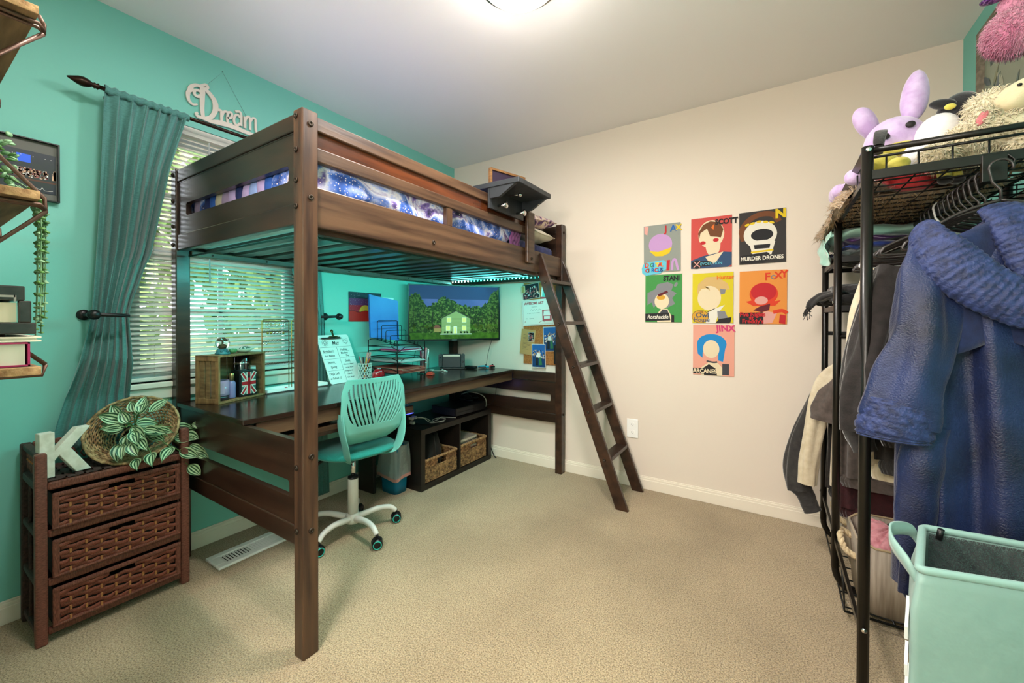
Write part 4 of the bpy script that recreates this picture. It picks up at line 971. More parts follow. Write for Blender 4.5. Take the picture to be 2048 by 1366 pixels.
# ivy
IVY = mat('ivy_leaf', '4f7f52', .5, c2='8fb58a', scale=30); IVYD = mat('ivy_leaf_darker', '3a6a35', .5, c2='5c8a3c', scale=30)  # two leaf greens, mixed at random
t = thing('trailing_ivy', 'green trailing artificial ivy on the middle rustic shelf', 'plant', (1.03, -2.63, 1.366))
rd = random.Random(5); m = MB(); v = MB()
for i in range(260):
    a = rd.uniform(0, 2*pi); q = rd.random()**.5; h = rd.uniform(0, .135)
    c = Vector((1.005+.10*q*cos(a)*(1-h*3), -2.632+.055*q*sin(a), 1.372+h)); c.x = min(c.x, 1.12); c.y = max(c.y, YN+.01)
    m.ell(c, (.0085, .0065, .003), (rd.uniform(-1, 1), rd.uniform(-1, 1), rd.uniform(0, 3)), rd.choice((0, 0, 1)), 8, 4)
m.build('crown', [IVY, IVYD], t)
for s in range(7):
    x0 = 1.0+.03*s*.5+rd.uniform(-.05, .02); y0 = -2.558+rd.uniform(-.008, .012); zl = rd.uniform(.17, .28) if s > 2 else .24
    pts = smooth_path([(x0, y0-.03, 1.40), (x0+.005, y0+.004, 1.36), (x0+.01, y0+.006, 1.36-zl*.5), (x0+rd.uniform(-.01, .015), y0+.004, 1.36-zl)], 6)
    m = MB(); m.tube(pts, .0012, 5)
    for p in pts[4:]:
        for sd in (-1, 1):
            r_ = .0085*(1-.45*(1.36-p.z)/zl); m.ell(p+Vector((sd*.010, 0, .002)), (r_, r_*.7, r_*.35), (rd.uniform(-.4, .4), sd*.3, 0), 1 if rd.random() < .6 else 0, 8, 5)
    m.build('trailing_strand', [IVY, IVYD], t)
# cassette style organiser and books on the lowest shelf
SMK = mat('smoked_clear_plastic', '3a3633', .25, c2='2a2725', scale=30); CRM = mat('cream_insert', 'd8cbb0', .7)
z = SZ[2]
bk = [('fat book with cream pages and bright pink cover on the lowest rustic shelf', .046, 'a31f55', 0), ('thin white book lying on the pink book under the black case', .010, 'e8dcc6', .012)]
zz = z+.001
for i, (lab, h, c, off) in enumerate(bk):
    t = thing('book', lab, 'book', (1.05, -2.63, zz), 'books on the lowest rustic shelf')
    x0, x1, y0, y1 = .93, 1.165+off*0, YN+.02, SY1-.012+off*1.2
    m = MB(); m.box((x0, y0, zz), (x1, y1, zz+.003)); m.box((x0, y0, zz+h-.003), (x1, y1, zz+h)); m.box((x0, y0+0, zz+.003), (x0+.003, y1, zz+h-.003)); m.box((x0, y1-.003, zz), (x1, y1, zz+h)) if i == 0 else None; m.build('cover', mat('book_cover_'+c, c, .5), t)
    m = MB(); m.box((x0+.003, y0+.002, zz+.003), (x1-.004, y1-.006, zz+h-.003)); m.build('pages', mat('book_pages', 'ddd6c4', .8), t); zz += h+.001
m = MB(); m.box((.93, YN+.02, zz), (1.165, SY1-.02, zz+.003)); zz += .004
t = thing('storage_case', 'black and clear plastic hinged case on top of the shelf books', 'case', (1.05, -2.63, zz))
m = MB(); m.box((.95, YN+.012, zz), (1.165, SY1-.004, zz+.022)); m.box((.95, YN+.012, zz+.064), (1.165, SY1-.018, zz+.092)); m.box((1.150, SY1-.026, zz+.022), (1.165, SY1-.010, zz+.064)); m.box((.95, YN+.012, zz+.022), (.965, SY1-.012, zz+.064)); m.box((.95, YN+.012, zz+.022), (1.165, YN+.03, zz+.064)); m.build('case_shell', SMK, t, bevel=.002)
m = MB(); m.box((.966, YN+.031, zz+.023), (1.160, SY1-.028, zz+.060)); m.build('insert', CRM, t)
m = MB(); m.box((1.1652, YN+.05, zz+.070), (1.167, SY1-.03, zz+.074)); m.box((1.1652, SY1-.032, zz+.062), (1.167, SY1-.029, zz+.074)); m.build('latch', mat('grey_latch', '9a958c', .4), t)

# framed stage photo on teal wall ----------------------------------------------------------
t = thing('framed_photo', 'dark framed stage photograph on the teal wall behind the ivy', 'picture', (.01, -2.42, 1.57))
m = MB(); F = frame((.002, -2.505, 1.570), (0, 1, 0), (0, 0, 1)); m.M = F
m.box((0, 0, 0), (.005, .225, .022)); m.box((.152, 0, 0), (.157, .225, .022)); m.box((.005, 0, 0), (.152, .004, .022)); m.box((.005, .221, 0), (.152, .225, .022)); m.box((.005, .004, 0), (.152, .221, .003)); m.build('frame', mat('black_frame', '0c0d0d', .3), t)
MATB = mat('grey_mat_board', '5b5d55', .5); PH = mat('stage_dark_green', '10261f', .4, c2='0a1a2c', scale=20)
m = MB(); m.M = F; m.box((.005, .004, .003), (.152, .221, .006)); m.build('mat_board', MATB, t)
m = MB(); m.M = F; m.box((.008, .030, .006), (.149, .180, .0075))
PAL = [PH, mat('stage_blue_light', '1c4fc0', .5, emit=.6), mat('stage_cast_pale', 'd8b090', .6), mat('stage_cast_rose', '9a5e58', .6), mat('stage_floor', '5a3a2a', .6), MATS['white_paint']]
rd = random.Random(2)
m.box((.05, .135, .0076), (.085, .165, .0078), 1); m.box((.008, .070, .0076), (.149, .076, .0078), 4)
for i in range(170):
    x = .03+.095*rd.random(); y = .080+rd.random()*.030; m.box((x, y, .0078), (x+.004, y+.006, .0081), rd.choice((2, 2, 3, 5)))
for i in range(14): m.box((.138+rd.random()*.009, .08+rd.random()*.04, .0078), (.1485, .084+rd.random()*.04, .0081), 2)
for x in (.04, .06, .09, .12, .135): m.box((x, .160, .0078), (x+.002, .162, .0081), 5)
m.tube(smooth_path([(.075, .042, .0085), (.083, .050, .0085), (.090, .040, .0085), (.098, .046, .0085), (.108, .040, .0085), (.113, .050, .0085), (.120, .040, .0085), (.14, .042, .0085)], 4), .0006, 4, 5)
m.build('photo_print', PAL, t)

# Dream sign -------------------------------------------------------------------------------
t = thing('dream_sign', 'white cut out sign reading Dream hung on the teal wall above the window', 'sign', (.012, -1.765, 2.10))
SIGN = mat('sign_offwhite', 'dccfc4', .6)
m = MB(); F = frame((.006, -1.9330, 2.080), (0, 1, 0), (0, .01, 1)); m.M = F
S_ = 1.0
def rb(pts, w, k=6):
    P = smooth_path([(a, b, 0) for a, b in pts], k); n = len(P)
    ww = [w]*n if isinstance(w, (int, float)) else [interp([(i/(len(w)-1), x) for i, x in enumerate(w)], j/(n-1)) for j in range(n)]
    m.ribbon([(p.x, p.y+.24*max(0, p.x-.10)) for p in P], [q_*1.22 for q_ in ww], 0, .006+.0003*len(m.f)/400)
# big D
rb([(.052, .128), (.040, .118), (.028, .125), (.030, .142), (.046, .148), (.062, .135), (.060, .112)][::-1], [.008, .010, .011])
rb([(.030, .142), (.012, .135), (.002, .115), (.006, .085), (.022, .072), (.040, .080)], [.012, .014, .010, .006])
rb([(.006, .112), (.012, .148), (.040, .172), (.080, .165)], [.008, .014, .012, .008])
rb([(.062, .168), (.060, .120), (.060, .060), (.064, .022)], [.020, .017, .014, .012])
rb([(.055, .170), (.085, .160), (.112, .125), (.115, .080), (.095, .040), (.064, .022)], [.010, .016, .020, .016, .011])
rb([(.050, .172), (.075, .190), (.082, .178), (.062, .166)], [.010, .012, .006])
rb([(.064, .026), (.045, .020), (.034, .032), (.042, .040)], [.012, .010, .008])
# ream
rb([(.125, .085), (.140, .082), (.142, .060), (.142, .020)], .010); rb([(.142, .050), (.152, .078), (.168, .080), (.170, .062)], .009)
rb([(.168, .050), (.186, .056), (.188, .078), (.174, .080), (.168, .050), (.174, .022), (.192, .022)], .009)
rb([(.228, .062), (.214, .076), (.200, .060), (.200, .034), (.214, .020), (.226, .034)], .009); rb([(.205, .090), (.222, .094), (.232, .078), (.232, .020)], .009)
rb([(.248, .072), (.250, .050), (.250, .012)], .010); rb([(.250, .050), (.262, .074), (.274, .066), (.276, .006)], .009); rb([(.276, .050), (.288, .070), (.302, .064), (.304, .010), (.316, -.012)], .009)
rb([(.042, .024), (.080, .020), (.14, .020), (.20, .008), (.26, -.010), (.300, -.020), (.326, -.026)], [.010, .012, .020, .018, .016, .012, .004])
m.build('lettering', SIGN, t)
m = MB(); m.M = F; m.tube([(.070, .180, .004), (.148, .290, .004), (.258, .110, .004)], .0009, 5); m.ell((.148, .292, .003), (.003, .003, .004)); m.build('hanging_string', mat('string_grey', '6f8f88', .7), t)
# ================================================================ ON THE DESK
DZ = .7365
CRW = mat('crate_weathered_wood', '5c4429', .75, c2='8a6b45', scale=5, stretch=(3, 3, 14), detail=8, bump=.2, lo=.3, hi=.7)
CRE = mat('crate_rim_wood', '6b4c2c', .75, c2='9a7549', scale=6, stretch=(12, 12, 3), detail=8, bump=.2, lo=.3, hi=.7)
t = thing('wooden_crate', 'small weathered wooden crate lying on its side on the desk', 'crate', (.20, -1.80, DZ))
CF = frame((.292, -1.920, DZ), (-.36, .933, 0), (0, 0, 1))     # x along the front, y up, z out of the open front
CL, CH_, CDp = .262, .218, .125
def cbox(m, a, b, mi=0): m.M = CF; m.box(a, b, mi); m.M = Matrix.Identity(4)
m = MB()
for i in range(3): cbox(m, (0, .0, -CDp+.002+i*.042), (CL, .008, -CDp+.040+i*.042)); 
m.build('bottom_slats', CRE, t, bevel=.001)
m = MB()
for i in range(3): cbox(m, (0, CH_-.008, -CDp+.002+i*.042), (CL, CH_, -CDp+.040+i*.042))
m.build('top_slats', CRE, t, bevel=.001)
m = MB()
for i in range(5): cbox(m, (.01+i*.050, .008, -CDp), (.055+i*.050, CH_-.008, -CDp+.006))
m.build('back_slats', CRW, t, bevel=.001)
for nm, x0, x1 in (('left_side', 0, .010), ('right_side', CL-.010, CL)):
    m = MB()
    for a, b in (((x0, 0, -CDp), (x1, .024, 0)), ((x0, CH_-.024, -CDp), (x1, CH_, 0)), ((x0, .024, -CDp), (x1, CH_-.024, -CDp+.018)), ((x0, .024, -.018), (x1, CH_-.024, 0))): cbox(m, a, b)
    m.build('side_frame', CRE, t, bevel=.001)
    m = MB()
    if nm == 'left_side':
        for i in range(3): cbox(m, (x0+.003, .024, -CDp+.022+i*.030), (x1-.002, CH_-.024, -CDp+.046+i*.030))
    else:
        cbox(m, (x0+.003, .024, -CDp+.018), (x1-.002, CH_-.024, -.085)); cbox(m, (x0+.003, .024, -.050), (x1-.002, CH_-.024, -.018)); cbox(m, (x0+.003, .024, -.085), (x1-.002, .070, -.050)); cbox(m, (x0+.003, CH_-.070, -.085), (x1-.002, CH_-.024, -.050))
    m.build('side_slats', CRW, t, bevel=.001)
def cp(x, y, z): return CF @ Vector((x, y, z))
# things in the crate
t = thing('candle_jar', 'lilac glass candle jar at the left inside the wooden crate', 'candle', cp(.058, .009, -.060))
c = cp(.058, .009, -.062)
m = MB(); m.lathe([(0, .003), (.036, .003), (.040, .008), (.041, .090), (.0385, .090), (.037, .060), (0, .060)], c, 30); m.build('jar', mat('lilac_glass', '9a7f9a', .18, spec=.7), t)
m = MB(); m.lathe([(.0395, .0), (.0415, .004), (.0418, .022)], c, 30); m.build('dark_foot', mat('smoked_base', '2a2028', .2), t)
m = MB(); m.M = Tz(c, radians(-20)); m.grid(lambda u, v: (.0422*cos(lerp(-.75, .55, u)), .0422*sin(lerp(-.75, .55, u)), .030+.050*v), 10, 2); m.build('paper_label', mat('mauve_label', 'a88aa0', .6), t)
t = thing('perfume_bottle', 'slim lilac mist bottle with gold cap beside the candle jar', 'bottle', cp(.108, .009, -.05))
c = cp(.106, .009, -.040)
m = MB(); m.lathe([(0, .001), (.0155, .001), (.0165, .006), (.0165, .072), (.012, .080), (.009, .083)], c, 24); m.build('body', mat('pale_violet_glass', '8a86b4', .15, trans=.3), t)
m = MB(); m.lathe([(.0105, .083), (.0105, .116), (.009, .118), (0, .118)], c, 20); m.build('cap', mat('pale_gold', 'b89f6a', .3, .9), t)
t = thing('flag_tin', 'black box with a red and white union flag front in the crate', 'box', cp(.165, .009, -.05))
FM = frame(cp(.128, .0095, -.018), (-.20, .98, 0), (0, 0, 1))
m = MB(); m.M = FM; m.box((0, 0, -.062), (.088, .125, -.001)); m.build('tin_body', BLACKP, t, bevel=.003)
m = MB(); m.M = FM; RED = mat('flag_red', 'b0141e', .5); WF = mat('flag_white', 'd8d2c4', .5); GF = mat('flag_slate_green', '3f6a66', .5)
m.box((.010, .010, -.001), (.080, .116, .0002), 2)
def bar(a, b, w, z, mi): m.ribbon([a, b], w, z, z+.0003, mi)
for a, b in (((.012, .012), (.078, .114)), ((.012, .114), (.078, .012))): bar(a, b, .018, .0002, 1)
for a, b in (((.013, .014), (.077, .112)), ((.013, .112), (.077, .014))): bar(a, b, .009, .0005, 0)
bar((.045, .010), (.045, .116), .024, .0008, 1); bar((.010, .063), (.080, .063), .026, .0008, 1); bar((.045, .010), (.045, .116), .015, .0011, 0); bar((.010, .063), (.080, .063), .017, .0011, 0)
m.prism([(.038, .088), (.052, .088), (.045, .118)], .0011, .0018, 3); m.build('flag_front', [RED, WF, GF, BLACKP], t)
t = thing('tumbler', 'tall glossy black tumbler at the back right inside the crate', 'tumbler', cp(.20, .009, -.09))
m = MB(); m.lathe([(0, .0), (.030, .0), (.031, .004), (.034, .185), (.032, .188), (0, .188)], cp(.205, .0095, -.086), 30); m.build('cup', mat('gloss_black', '08090c', .06, spec=.9, coat=1), t)
m = MB(); m.lathe([(.0345, .150), (.0352, .152), (.0355, .158), (.0345, .160)], cp(.205, .0095, -.086), 30); m.build('rim_band', CHROME, t)
# on the crate
t = thing('snow_globe', 'small snow globe with a teal base on top of the crate', 'snow globe', cp(.075, CH_, -.05))
c = cp(.073, CH_+.0005, -.055)
m = MB(); m.lathe([(0, 0), (.030, 0), (.030, .006), (.025, .014), (.021, .026), (.0, .027)], c, 26); m.ell(c+Vector((.02, -.012, .016)), (.006, .006, .008)); m.ell(c+Vector((.024, .010, .014)), (.005, .005, .007)); m.build('base', mat('dark_teal_resin', '1c4a52', .35, c2='3b7a80', scale=60), t)
m = MB(); m.ell(c+Vector((0, 0, .052)), (.029, .029, .029), nu=32, nv=20); m.build('glass_ball', GLASS, t)
m = MB(); m.ell(c+Vector((0, 0, .040)), (.014, .012, .010)); m.tube([c+Vector((0, 0, .035)), c+Vector((0, 0, .062))], .003, 6)
for a in range(5): m.ell(c+Vector((.009*cos(a*1.25), .009*sin(a*1.25), .062)), (.006, .006, .004), nu=8, nv=6)
m.build('little_tree', mat('globe_brown_green', '4a4a2a', .6, c2='6a3a22', scale=60), t)
t = thing('trinket_dish', 'shallow cream dish with small leaf pieces on top of the crate', 'dish', cp(.19, CH_, -.05))
c = cp(.190, CH_+.0005, -.060)
m = MB(); m.M = Tz(c, radians(20)); m.lathe([(0, .001), (.022, .001), (.030, .006), (.050, .019), (.048, .020), (.030, .009), (0, .005)], (0, 0, 0), 30, sx=.75, sy=1.1); m.build('dish', mat('cream_ceramic', 'cfc8b0', .3), t)
m = MB(); m.M = Tz(c, radians(20)); m.ell((0, .01, .022), (.020, .028, .008), (.1, .1, 0)); m.build('trinkets', mat('dark_green_trinket', '1f4a34', .4, c2='c9c4bc', scale=90, lo=.5, hi=.55), t)
o = MB(); o.M = Tz(cp(.125, CH_, -.055)); o.ell((0, 0, .013), (.020, .018, .012), m=0)
for a in range(7): o.ell((.014*cos(a*.9), .014*sin(a*.9), .016), (.008, .006, .008), nu=8, nv=6)
o = o.build('air_plant', mat('succulent_green', '5f8a5a', .6), None); tag(o, 'tiny round green succulent beside the dish on the crate', 'plant')
# jewellery stand
t = thing('jewelry_stand', 'gold wire earring rack on a white tray beside the crate', 'jewelry stand', (.155, -1.51, DZ))
m = MB(); m.box((.105, -1.672, DZ), (.205, -1.335, DZ+.006)); 
for a, b in (((.105, -1.672, DZ), (.109, -1.335, DZ+.020)), ((.201, -1.672, DZ), (.205, -1.335, DZ+.020)), ((.105, -1.672, DZ), (.205, -1.668, DZ+.020)), ((.105, -1.339, DZ), (.205, -1.335, DZ+.020))): m.box(a, b)
m.build('tray', WHITE, t, bevel=.001)
DGOLD = mat('dark_gold_wire', '4a3a1c', .35, 1)
for y0, y1 in ((-1.668, -1.530), (-1.515, -1.375)):
    m = MB(); x = .15
    m.tube([(x, y0, DZ+.006), (x, y0, 1.11), (x, y0+.008, 1.116), (x, y1-.008, 1.116), (x, y1, 1.11), (x, y1, DZ+.006)], .0022, 6); m.build('rack_frame', BRASS, t)
    for z in (1.106, 1.055, 1.003, .950, .885):
        m = MB(); m.tube([(x, y0, z), (x, y1, z)], .0014, 5)
        n = 17; m.tube([(x+.001, y0+(y1-y0)*i/(2*n), z+(.0045 if i % 2 else -.0035)) for i in range(2*n+1)], .0012, 4); m.build('hanging_rail', DGOLD, t)
rd = random.Random(9)
def earring(x, y, z, k):
    m = MB()
    if k == 0: m.tube([(x+.002, y+.011*cos(a*pi/8), z-.013+.011*sin(a*pi/8)) for a in range(16)], .0009, 5, closed=True)
    elif k == 1: m.tube([(x+.002, y, z), (x+.002, y, z-.008)], .0006, 4); m.ell((x+.002, y, z-.013), (.003, .004, .006), nu=8, nv=6)
    else: m.ell((x+.002, y, z-.008), (.002, .006, .007), nu=8, nv=6)
    o = m.build('earring', BRASS if rd.random() < .4 else CHROME, None)
    tag(o, ['thin hoop earring hanging from the top rail of the gold rack', 'small drop earring hanging on the middle rail of the gold rack', 'little stud earring on the second rail of the gold rack'][k], 'earring', ['hoop earrings on the rack', 'drop earrings on the rack', 'stud earrings on the rack'][k])
for i in range(8): earring(.15, -1.645+i*.0135, 1.103, 0)
for i in range(2): earring(.15, -1.660+i*.014, 1.052-.05, 1)
for i in range(6): earring(.15, -1.640+i*.016, 1.054, 2)
for i in range(9):
    y = -1.65+i*.03+rd.uniform(-.01, .01); o = MB(); o.ell((.15+rd.uniform(-.03, .03), y, DZ+.010), (.006, .008, .004), nu=10, nv=6)
    o = o.build('trinket', [MATS['gloss_black'], MATS['flag_red'], CHROME][i % 3], None); tag(o, 'tiny trinket lying in the white tray under the gold rack', 'trinket', 'trinkets in the white tray')

# whiteboard clipboard ----------------------------------------------------------------
t = thing('whiteboard_clipboard', 'white dry erase clipboard with handwritten May notes leaning on the desk', 'clipboard', (.16, -1.19, DZ))
KF = frame((.200, -1.312, DZ+.001), (-.11, 1, 0), (-.135, .045, .283)); WB = mat('whiteboard_white', 'dfe0da', .35, spec=.5); INK = mat('black_marker', '14181a', .6)
KW, KHh = .232, .312
m = MB(); m.M = KF; m.prism([(p[0], p[1]) for p in rrect(0, 0, KW, KHh, .014, 4)], -.004, 0); m.build('board', WB, t)
m = MB(); m.M = KF; zt = .0006
def ln(a, b, w=.0012): m.ribbon([a, b], w, 0, zt)
ln((.0, .232), (KW-.004, .232)); ln((.118, .002), (.118, .232)); ln((.004, .156), (.118, .156)); ln((.118, .160), (KW, .160)); ln((.004, .082), (.118, .082))
def wr(s, x, y, sz, ul=False):
    m.text(s, x, y, sz, 0, 0, zt, bold=.012, shear=.15, sx=.86)
    if ul: ln((x-.002, y-.004), (x+sz*.46*len(s), y-.003), .0010)
wr('May', .095, .248, .034, True); wr('Birthday', .012, .200, .021, True); wr('Aunt Melissa', .014, .172, .0165); wr('Seasons', .022, .130, .018, True); wr('Spring', .034, .098, .020); wr("Day's Left", .010, .056, .020); wr('of School 15', .008, .028, .018)
wr('Holiday', .140, .206, .020, True); wr('Mothers', .136, .184, .018); wr('Day', .168, .166, .018); wr('Goals', .148, .132, .020, True)
for i, s in enumerate(('-Convince friend', 'to see Show', '-Hangout w/', 'Friends', '-Get dinner')): wr(s, .126+(.012 if i in (1, 3) else 0), .110-i*.021, .0135)
for k in range(10):
    a = k*pi/5; m.tube([(.045+.015*cos(a)*.55+.009*cos(a)*(1+.9*cos(b))*.8-.006*sin(a)*sin(b), .262+.015*sin(a)*.55+.009*sin(a)*(1+.9*cos(b))*.8+.006*cos(a)*sin(b), .0004) for b in [j*pi/6 for j in range(12)]], .0005, 4, closed=True)
m.tube([(.045+.0075*cos(b), .262+.0075*sin(b), .0004) for b in [j*pi/8 for j in range(16)]], .0005, 4, closed=True)
m.tube([(.176, .283, .0004), (.196, .279, .0004), (.216, .284, .0004), (.216, .262, .0004), (.198, .246, .0004), (.178, .262, .0004)], .0006, 4, closed=True)
for x, y, q in ((.186, .270, .005), (.206, .271, .005)): m.tube([(x-q, y, .0004), (x, y+q*.7, .0004), (x+q, y, .0004)], .0012, 4)
m.tube([(.186, .258, .0004), (.197, .253, .0004), (.208, .259, .0004)], .0011, 4)
m.tube([(.083+.006*cos(b), .207+.006*sin(b), .0004) for b in [j*pi/5 for j in range(10)]], .0005, 4, closed=True)
m.build('marker_writing', INK, t)
m = MB(); m.M = KF; m.box((.072, .288, .0), (.160, .296, .010)); m.box((.086, .296, .0), (.146, .303, .007)); m.box((.110, .300, .003), (.122, .330, .007)); m.lathe([(.010, -.003), (.010, .003), (.004, .004), (.004, -.004), (.010, -.003)], (.116, .336, .005), 20, ax=(0, 0, 1)); m.build('clip', mat('antique_brass_clip', '7a6440', .3, 1), t, bevel=.001)
o = MB(); o.M = KF; o.tube([(.022, .288, .013), (.120, .286, .013)], .0045, 10); o.tube([(.120, .286, .013), (.158, .285, .013), (.166, .2848, .013)], [.004, .0035, .001], 10); o = o.build('marker_pen', BLACKP, None); tag(o, 'black marker pen held across the clipboard clip', 'marker')

# pen cup
t = thing('pen_cup', 'white lattice metal cup full of pens beside the clipboard', 'pen cup', (.205, -1.085, DZ))
PC = (.205, -1.085); PR, PHt = .040, .105
WLAT = mat('white_lattice_metal', 'cfe0d6', .4)
m = MB(); m.tube([(PC[0]+PR*cos(a*pi/16), PC[1]+PR*sin(a*pi/16), DZ+PHt) for a in range(32)], .0028, 6, closed=True); m.tube([(PC[0]+PR*cos(a*pi/16), PC[1]+PR*sin(a*pi/16), DZ+.003) for a in range(32)], .0028, 6, closed=True)
for r in range(6):
    zc = DZ+.012+.0165*r
    for k in range(14):
        a0 = 2*pi*(k+.5*(r % 2))/14; m.tube([(PC[0]+PR*cos(a0+.20*cos(b)), PC[1]+PR*sin(a0+.20*cos(b)), zc+.0105*sin(b)) for b in [j*pi/5 for j in range(10)]], .0013, 4, closed=True)
m.build('lattice_wall', WLAT, t)
rd = random.Random(4); cols = ['c8501c', '1c1c20', '2c3c70', 'd8a04a', 'c98f86', '3c6a5c', '8a2a30', 'b9b4a8', '24242a', 'd6a23c']
names = ['orange', 'black', 'navy blue', 'tan', 'pink', 'dark green', 'maroon', 'pale grey', 'charcoal', 'yellow']
for i, (cc, nn) in enumerate(zip(cols, names)):
    a = i*.63+.3; b0 = Vector((PC[0]-.018*cos(a), PC[1]-.018*sin(a), DZ+.004)); tp = Vector((PC[0]+.036*cos(a), PC[1]+.036*sin(a), DZ+.135+.022*rd.random()))
    m = MB(); m.tube([b0, b0.lerp(tp, .94), tp], [.0035, .0035, .0015], 7); o = m.build('pen', mat('pen_'+nn.replace(' ', '_'), cc, .4), None); tag(o, nn+' pen standing in the white lattice cup', 'pen', 'pens in the lattice cup')
for k, y in ((0, 0), (1, .016)):
    o = MB(); o.M = Tz((PC[0]-.005, PC[1]+.012+y, DZ+.10), 0, radians(-14)); o.box((-.005, -.006, 0), (.005, .006, .075)); o = o.build('highlighter', mat('pink_plastic', 'c98f86', .4), None, bevel=.002); tag(o, 'pink highlighter standing at the right in the pen cup, %s of two' % ('left' if k == 0 else 'right'), 'highlighter')
t = thing('desk_gadget', 'round red gadget with a clear front between the pen cup and the trays', 'gadget', (.31, -1.075, DZ))
m = MB(); m.ell((.31, -1.065, DZ+.038), (.030, .042, .042), nu=28, nv=18, fn=lambda p, d: Vector((p.x, p.y, max(p.z, -.037)))); m.build('body', mat('gloss_red', 'a8101a', .2, coat=.6), t)
m = MB(); m.box((.325, -1.095, DZ+.003), (.352, -1.035, DZ+.032)); m.build('clear_window', mat('smoky_clear', '3a3a3c', .15), t, bevel=.004)
m = MB(); m.ell((.318, -1.065, DZ+.078), (.012, .014, .005)); m.build('dial', CHROME, t)

# three tier wire letter tray with file sorter --------------------------------------------------
t = thing('letter_tray', 'black wire three tier letter tray with a file sorter on top', 'letter tray', (.23, -.85, DZ))
LX0, LX1, LY0, LY1 = .095, .375, -.972, -.735
m = MB()
for (x, y) in ((LX0, LY0), (LX1, LY0), (LX0, LY1), (LX1, LY1)): m.tube([(x, y, DZ), (x, y, DZ+.245), (x, y+(.02 if y < -.9 else -.02), DZ+.25)], .0032, 6)
m.build('corner_posts', WIRE, t)
for z in (DZ+.035, DZ+.105, DZ+.175):
    m = MB(); q = z+.030
    m.tube([(LX0, LY0, q), (LX1-.05, LY0, q), (LX1, LY0+.02, z+.006), (LX1+.012, LY0+.05, q), (LX1+.012, LY1-.05, q), (LX1, LY1-.02, z+.006), (LX1-.05, LY1, q), (LX0, LY1, q)], .0030, 6, closed=True)
    m.tube([(LX0, LY0, z), (LX1, LY0, z), (LX1, LY1, z), (LX0, LY1, z)], .0022, 6, closed=True)
    m.box((LX0, LY0, z-.0006), (LX1, LY1, z+.0006)); m.build('tray', WIRE, t)
m = MB()
for i in range(5):
    x = LX0+.035+i*.042; zt_ = DZ+.375-.033*i; zb = DZ+.245-.020*i*.4; y0, y1 = LY0+.045, LY1-.020
    m.tube([(x, y0, zb), (x, y0, zt_-.008), (x, y0+.008, zt_), (x, y1-.008, zt_), (x, y1, zt_-.008), (x, y1, zb)], .0024, 6)
for y in (LY0+.045, LY1-.020, LY0+.075): m.tube([(LX0+.02, y, DZ+.252), (LX0+.22, y, DZ+.212)], .0024, 6)
for x, z in ((LX0+.02, DZ+.252), (LX0+.22, DZ+.212)): m.tube([(x, LY0, z), (x, LY1, z)], .0024, 6)
m.build('file_sorter', WIRE, t)
def papers(lab, z, n, cols_, x0, x1, y0, y1, name='paper', seed=1, dz=.0016):
    rd = random.Random(seed)
    for i in range(n):
        c_ = cols_[i % len(cols_)]; m = MB(); m.M = Tz(((x0+x1)/2+rd.uniform(-.008, .012), (y0+y1)/2+rd.uniform(-.006, .006), z+i*dz), radians(rd.uniform(-4, 4))); hx, hy = (x1-x0)/2, (y1-y0)/2
        m.box((-hx, -hy, 0), (hx, hy, dz*.8)); o = m.build(name, mat('paper_'+c_, c_, .7), None); tag(o, lab[0] if isinstance(lab, tuple) else lab, 'paper', lab[1] if isinstance(lab, tuple) else None)
papers(('salmon or red folder stacked in the lowest wire tray', 'folders in the lowest tray'), DZ+.037, 10, ['9c2f34', 'c98472', 'b03038', 'd8a890', 'a8483c'], LX0+.03, LX1+.02, LY0+.015, LY1-.015, 'folder', 3, .0034)
papers(('pale sheet of paper in the middle wire tray', 'papers in the middle tray'), DZ+.107, 5, ['c8c8c8', 'd8d6d0', 'b8bcc0'], LX0+.02, LX1+.01, LY0+.015, LY1-.015, 'paper', 5, .0022)
papers(('booklet lying in the top wire tray', 'booklets in the top tray'), DZ+.177, 3, ['cfcfd2', 'c22a6c', 'b8a8b8'], LX0+.08, LX1-.01, LY0+.03, LY1-.03, 'booklet', 6, .006)
m = MB(); m.M = frame((.100, -.962, DZ+.262), (.03, .225, 0), (-.02, -.012, .28)); m.prism([(0, 0), (.222, -.030), (.225, .245), (0, .290)], 0, .003); m.prism([(.002, 0), (.225, -.025), (.228, .255), (.002, .288)], -.010, -.007); m.prism([(0, 0), (.004, 0), (.004, .290), (0, .290)], -.010, .003)
o = m.build('blue_folder', mat('blue_plastic_folder', '1f62b4', .35, c2='3c84d4', scale=2), None); tag(o, 'glossy blue folder standing upright in the wire file sorter', 'folder')
m = MB(); m.box((.078, -.90, DZ+.30), (.080, -.745, DZ+.535)); o = m.build('paper', mat('paper_white', 'e6ecec', .6), None); tag(o, 'white sheet peeking out behind the blue folder', 'paper')
# marker jar behind the trays
t = thing('marker_jar', 'clear jar of pink and white markers right of the wire trays', 'marker jar', (.30, -.665, DZ))
m = MB(); m.lathe([(0, .001), (.040, .001), (.042, .004), (.042, .115)], (.29, -.665, DZ), 28); m.build('jar', GLASS, t, solid=.0015)
rd = random.Random(6)
for i in range(11):
    a = i*2.4; r_ = .026*sqrt((i+1)/11); b0 = Vector((.29+r_*.7*cos(a), -.665+r_*.7*sin(a), DZ+.006)); tp = b0+Vector((.012*cos(a)+.006, .014*sin(a)+.010, .150+.02*rd.random()))
    cc = ['d88a8a', 'c22a5c', 'e8dcd4', '7fb8a8', 'd8a0a4', 'd86a74'][i % 6]; nm = ['rose', 'magenta', 'white', 'mint', 'pale pink', 'coral'][i % 6]
    m = MB(); m.tube([b0, tp], .0052, 8); m.tube([tp, tp+Vector((0, .0003, .012))], [.0052, .003], 8); o = m.build('marker_pen', mat('marker_'+nm.replace(' ', '_'), cc, .45), None); tag(o, nm+' marker standing in the clear jar right of the trays', 'marker', nm+' markers in the jar')
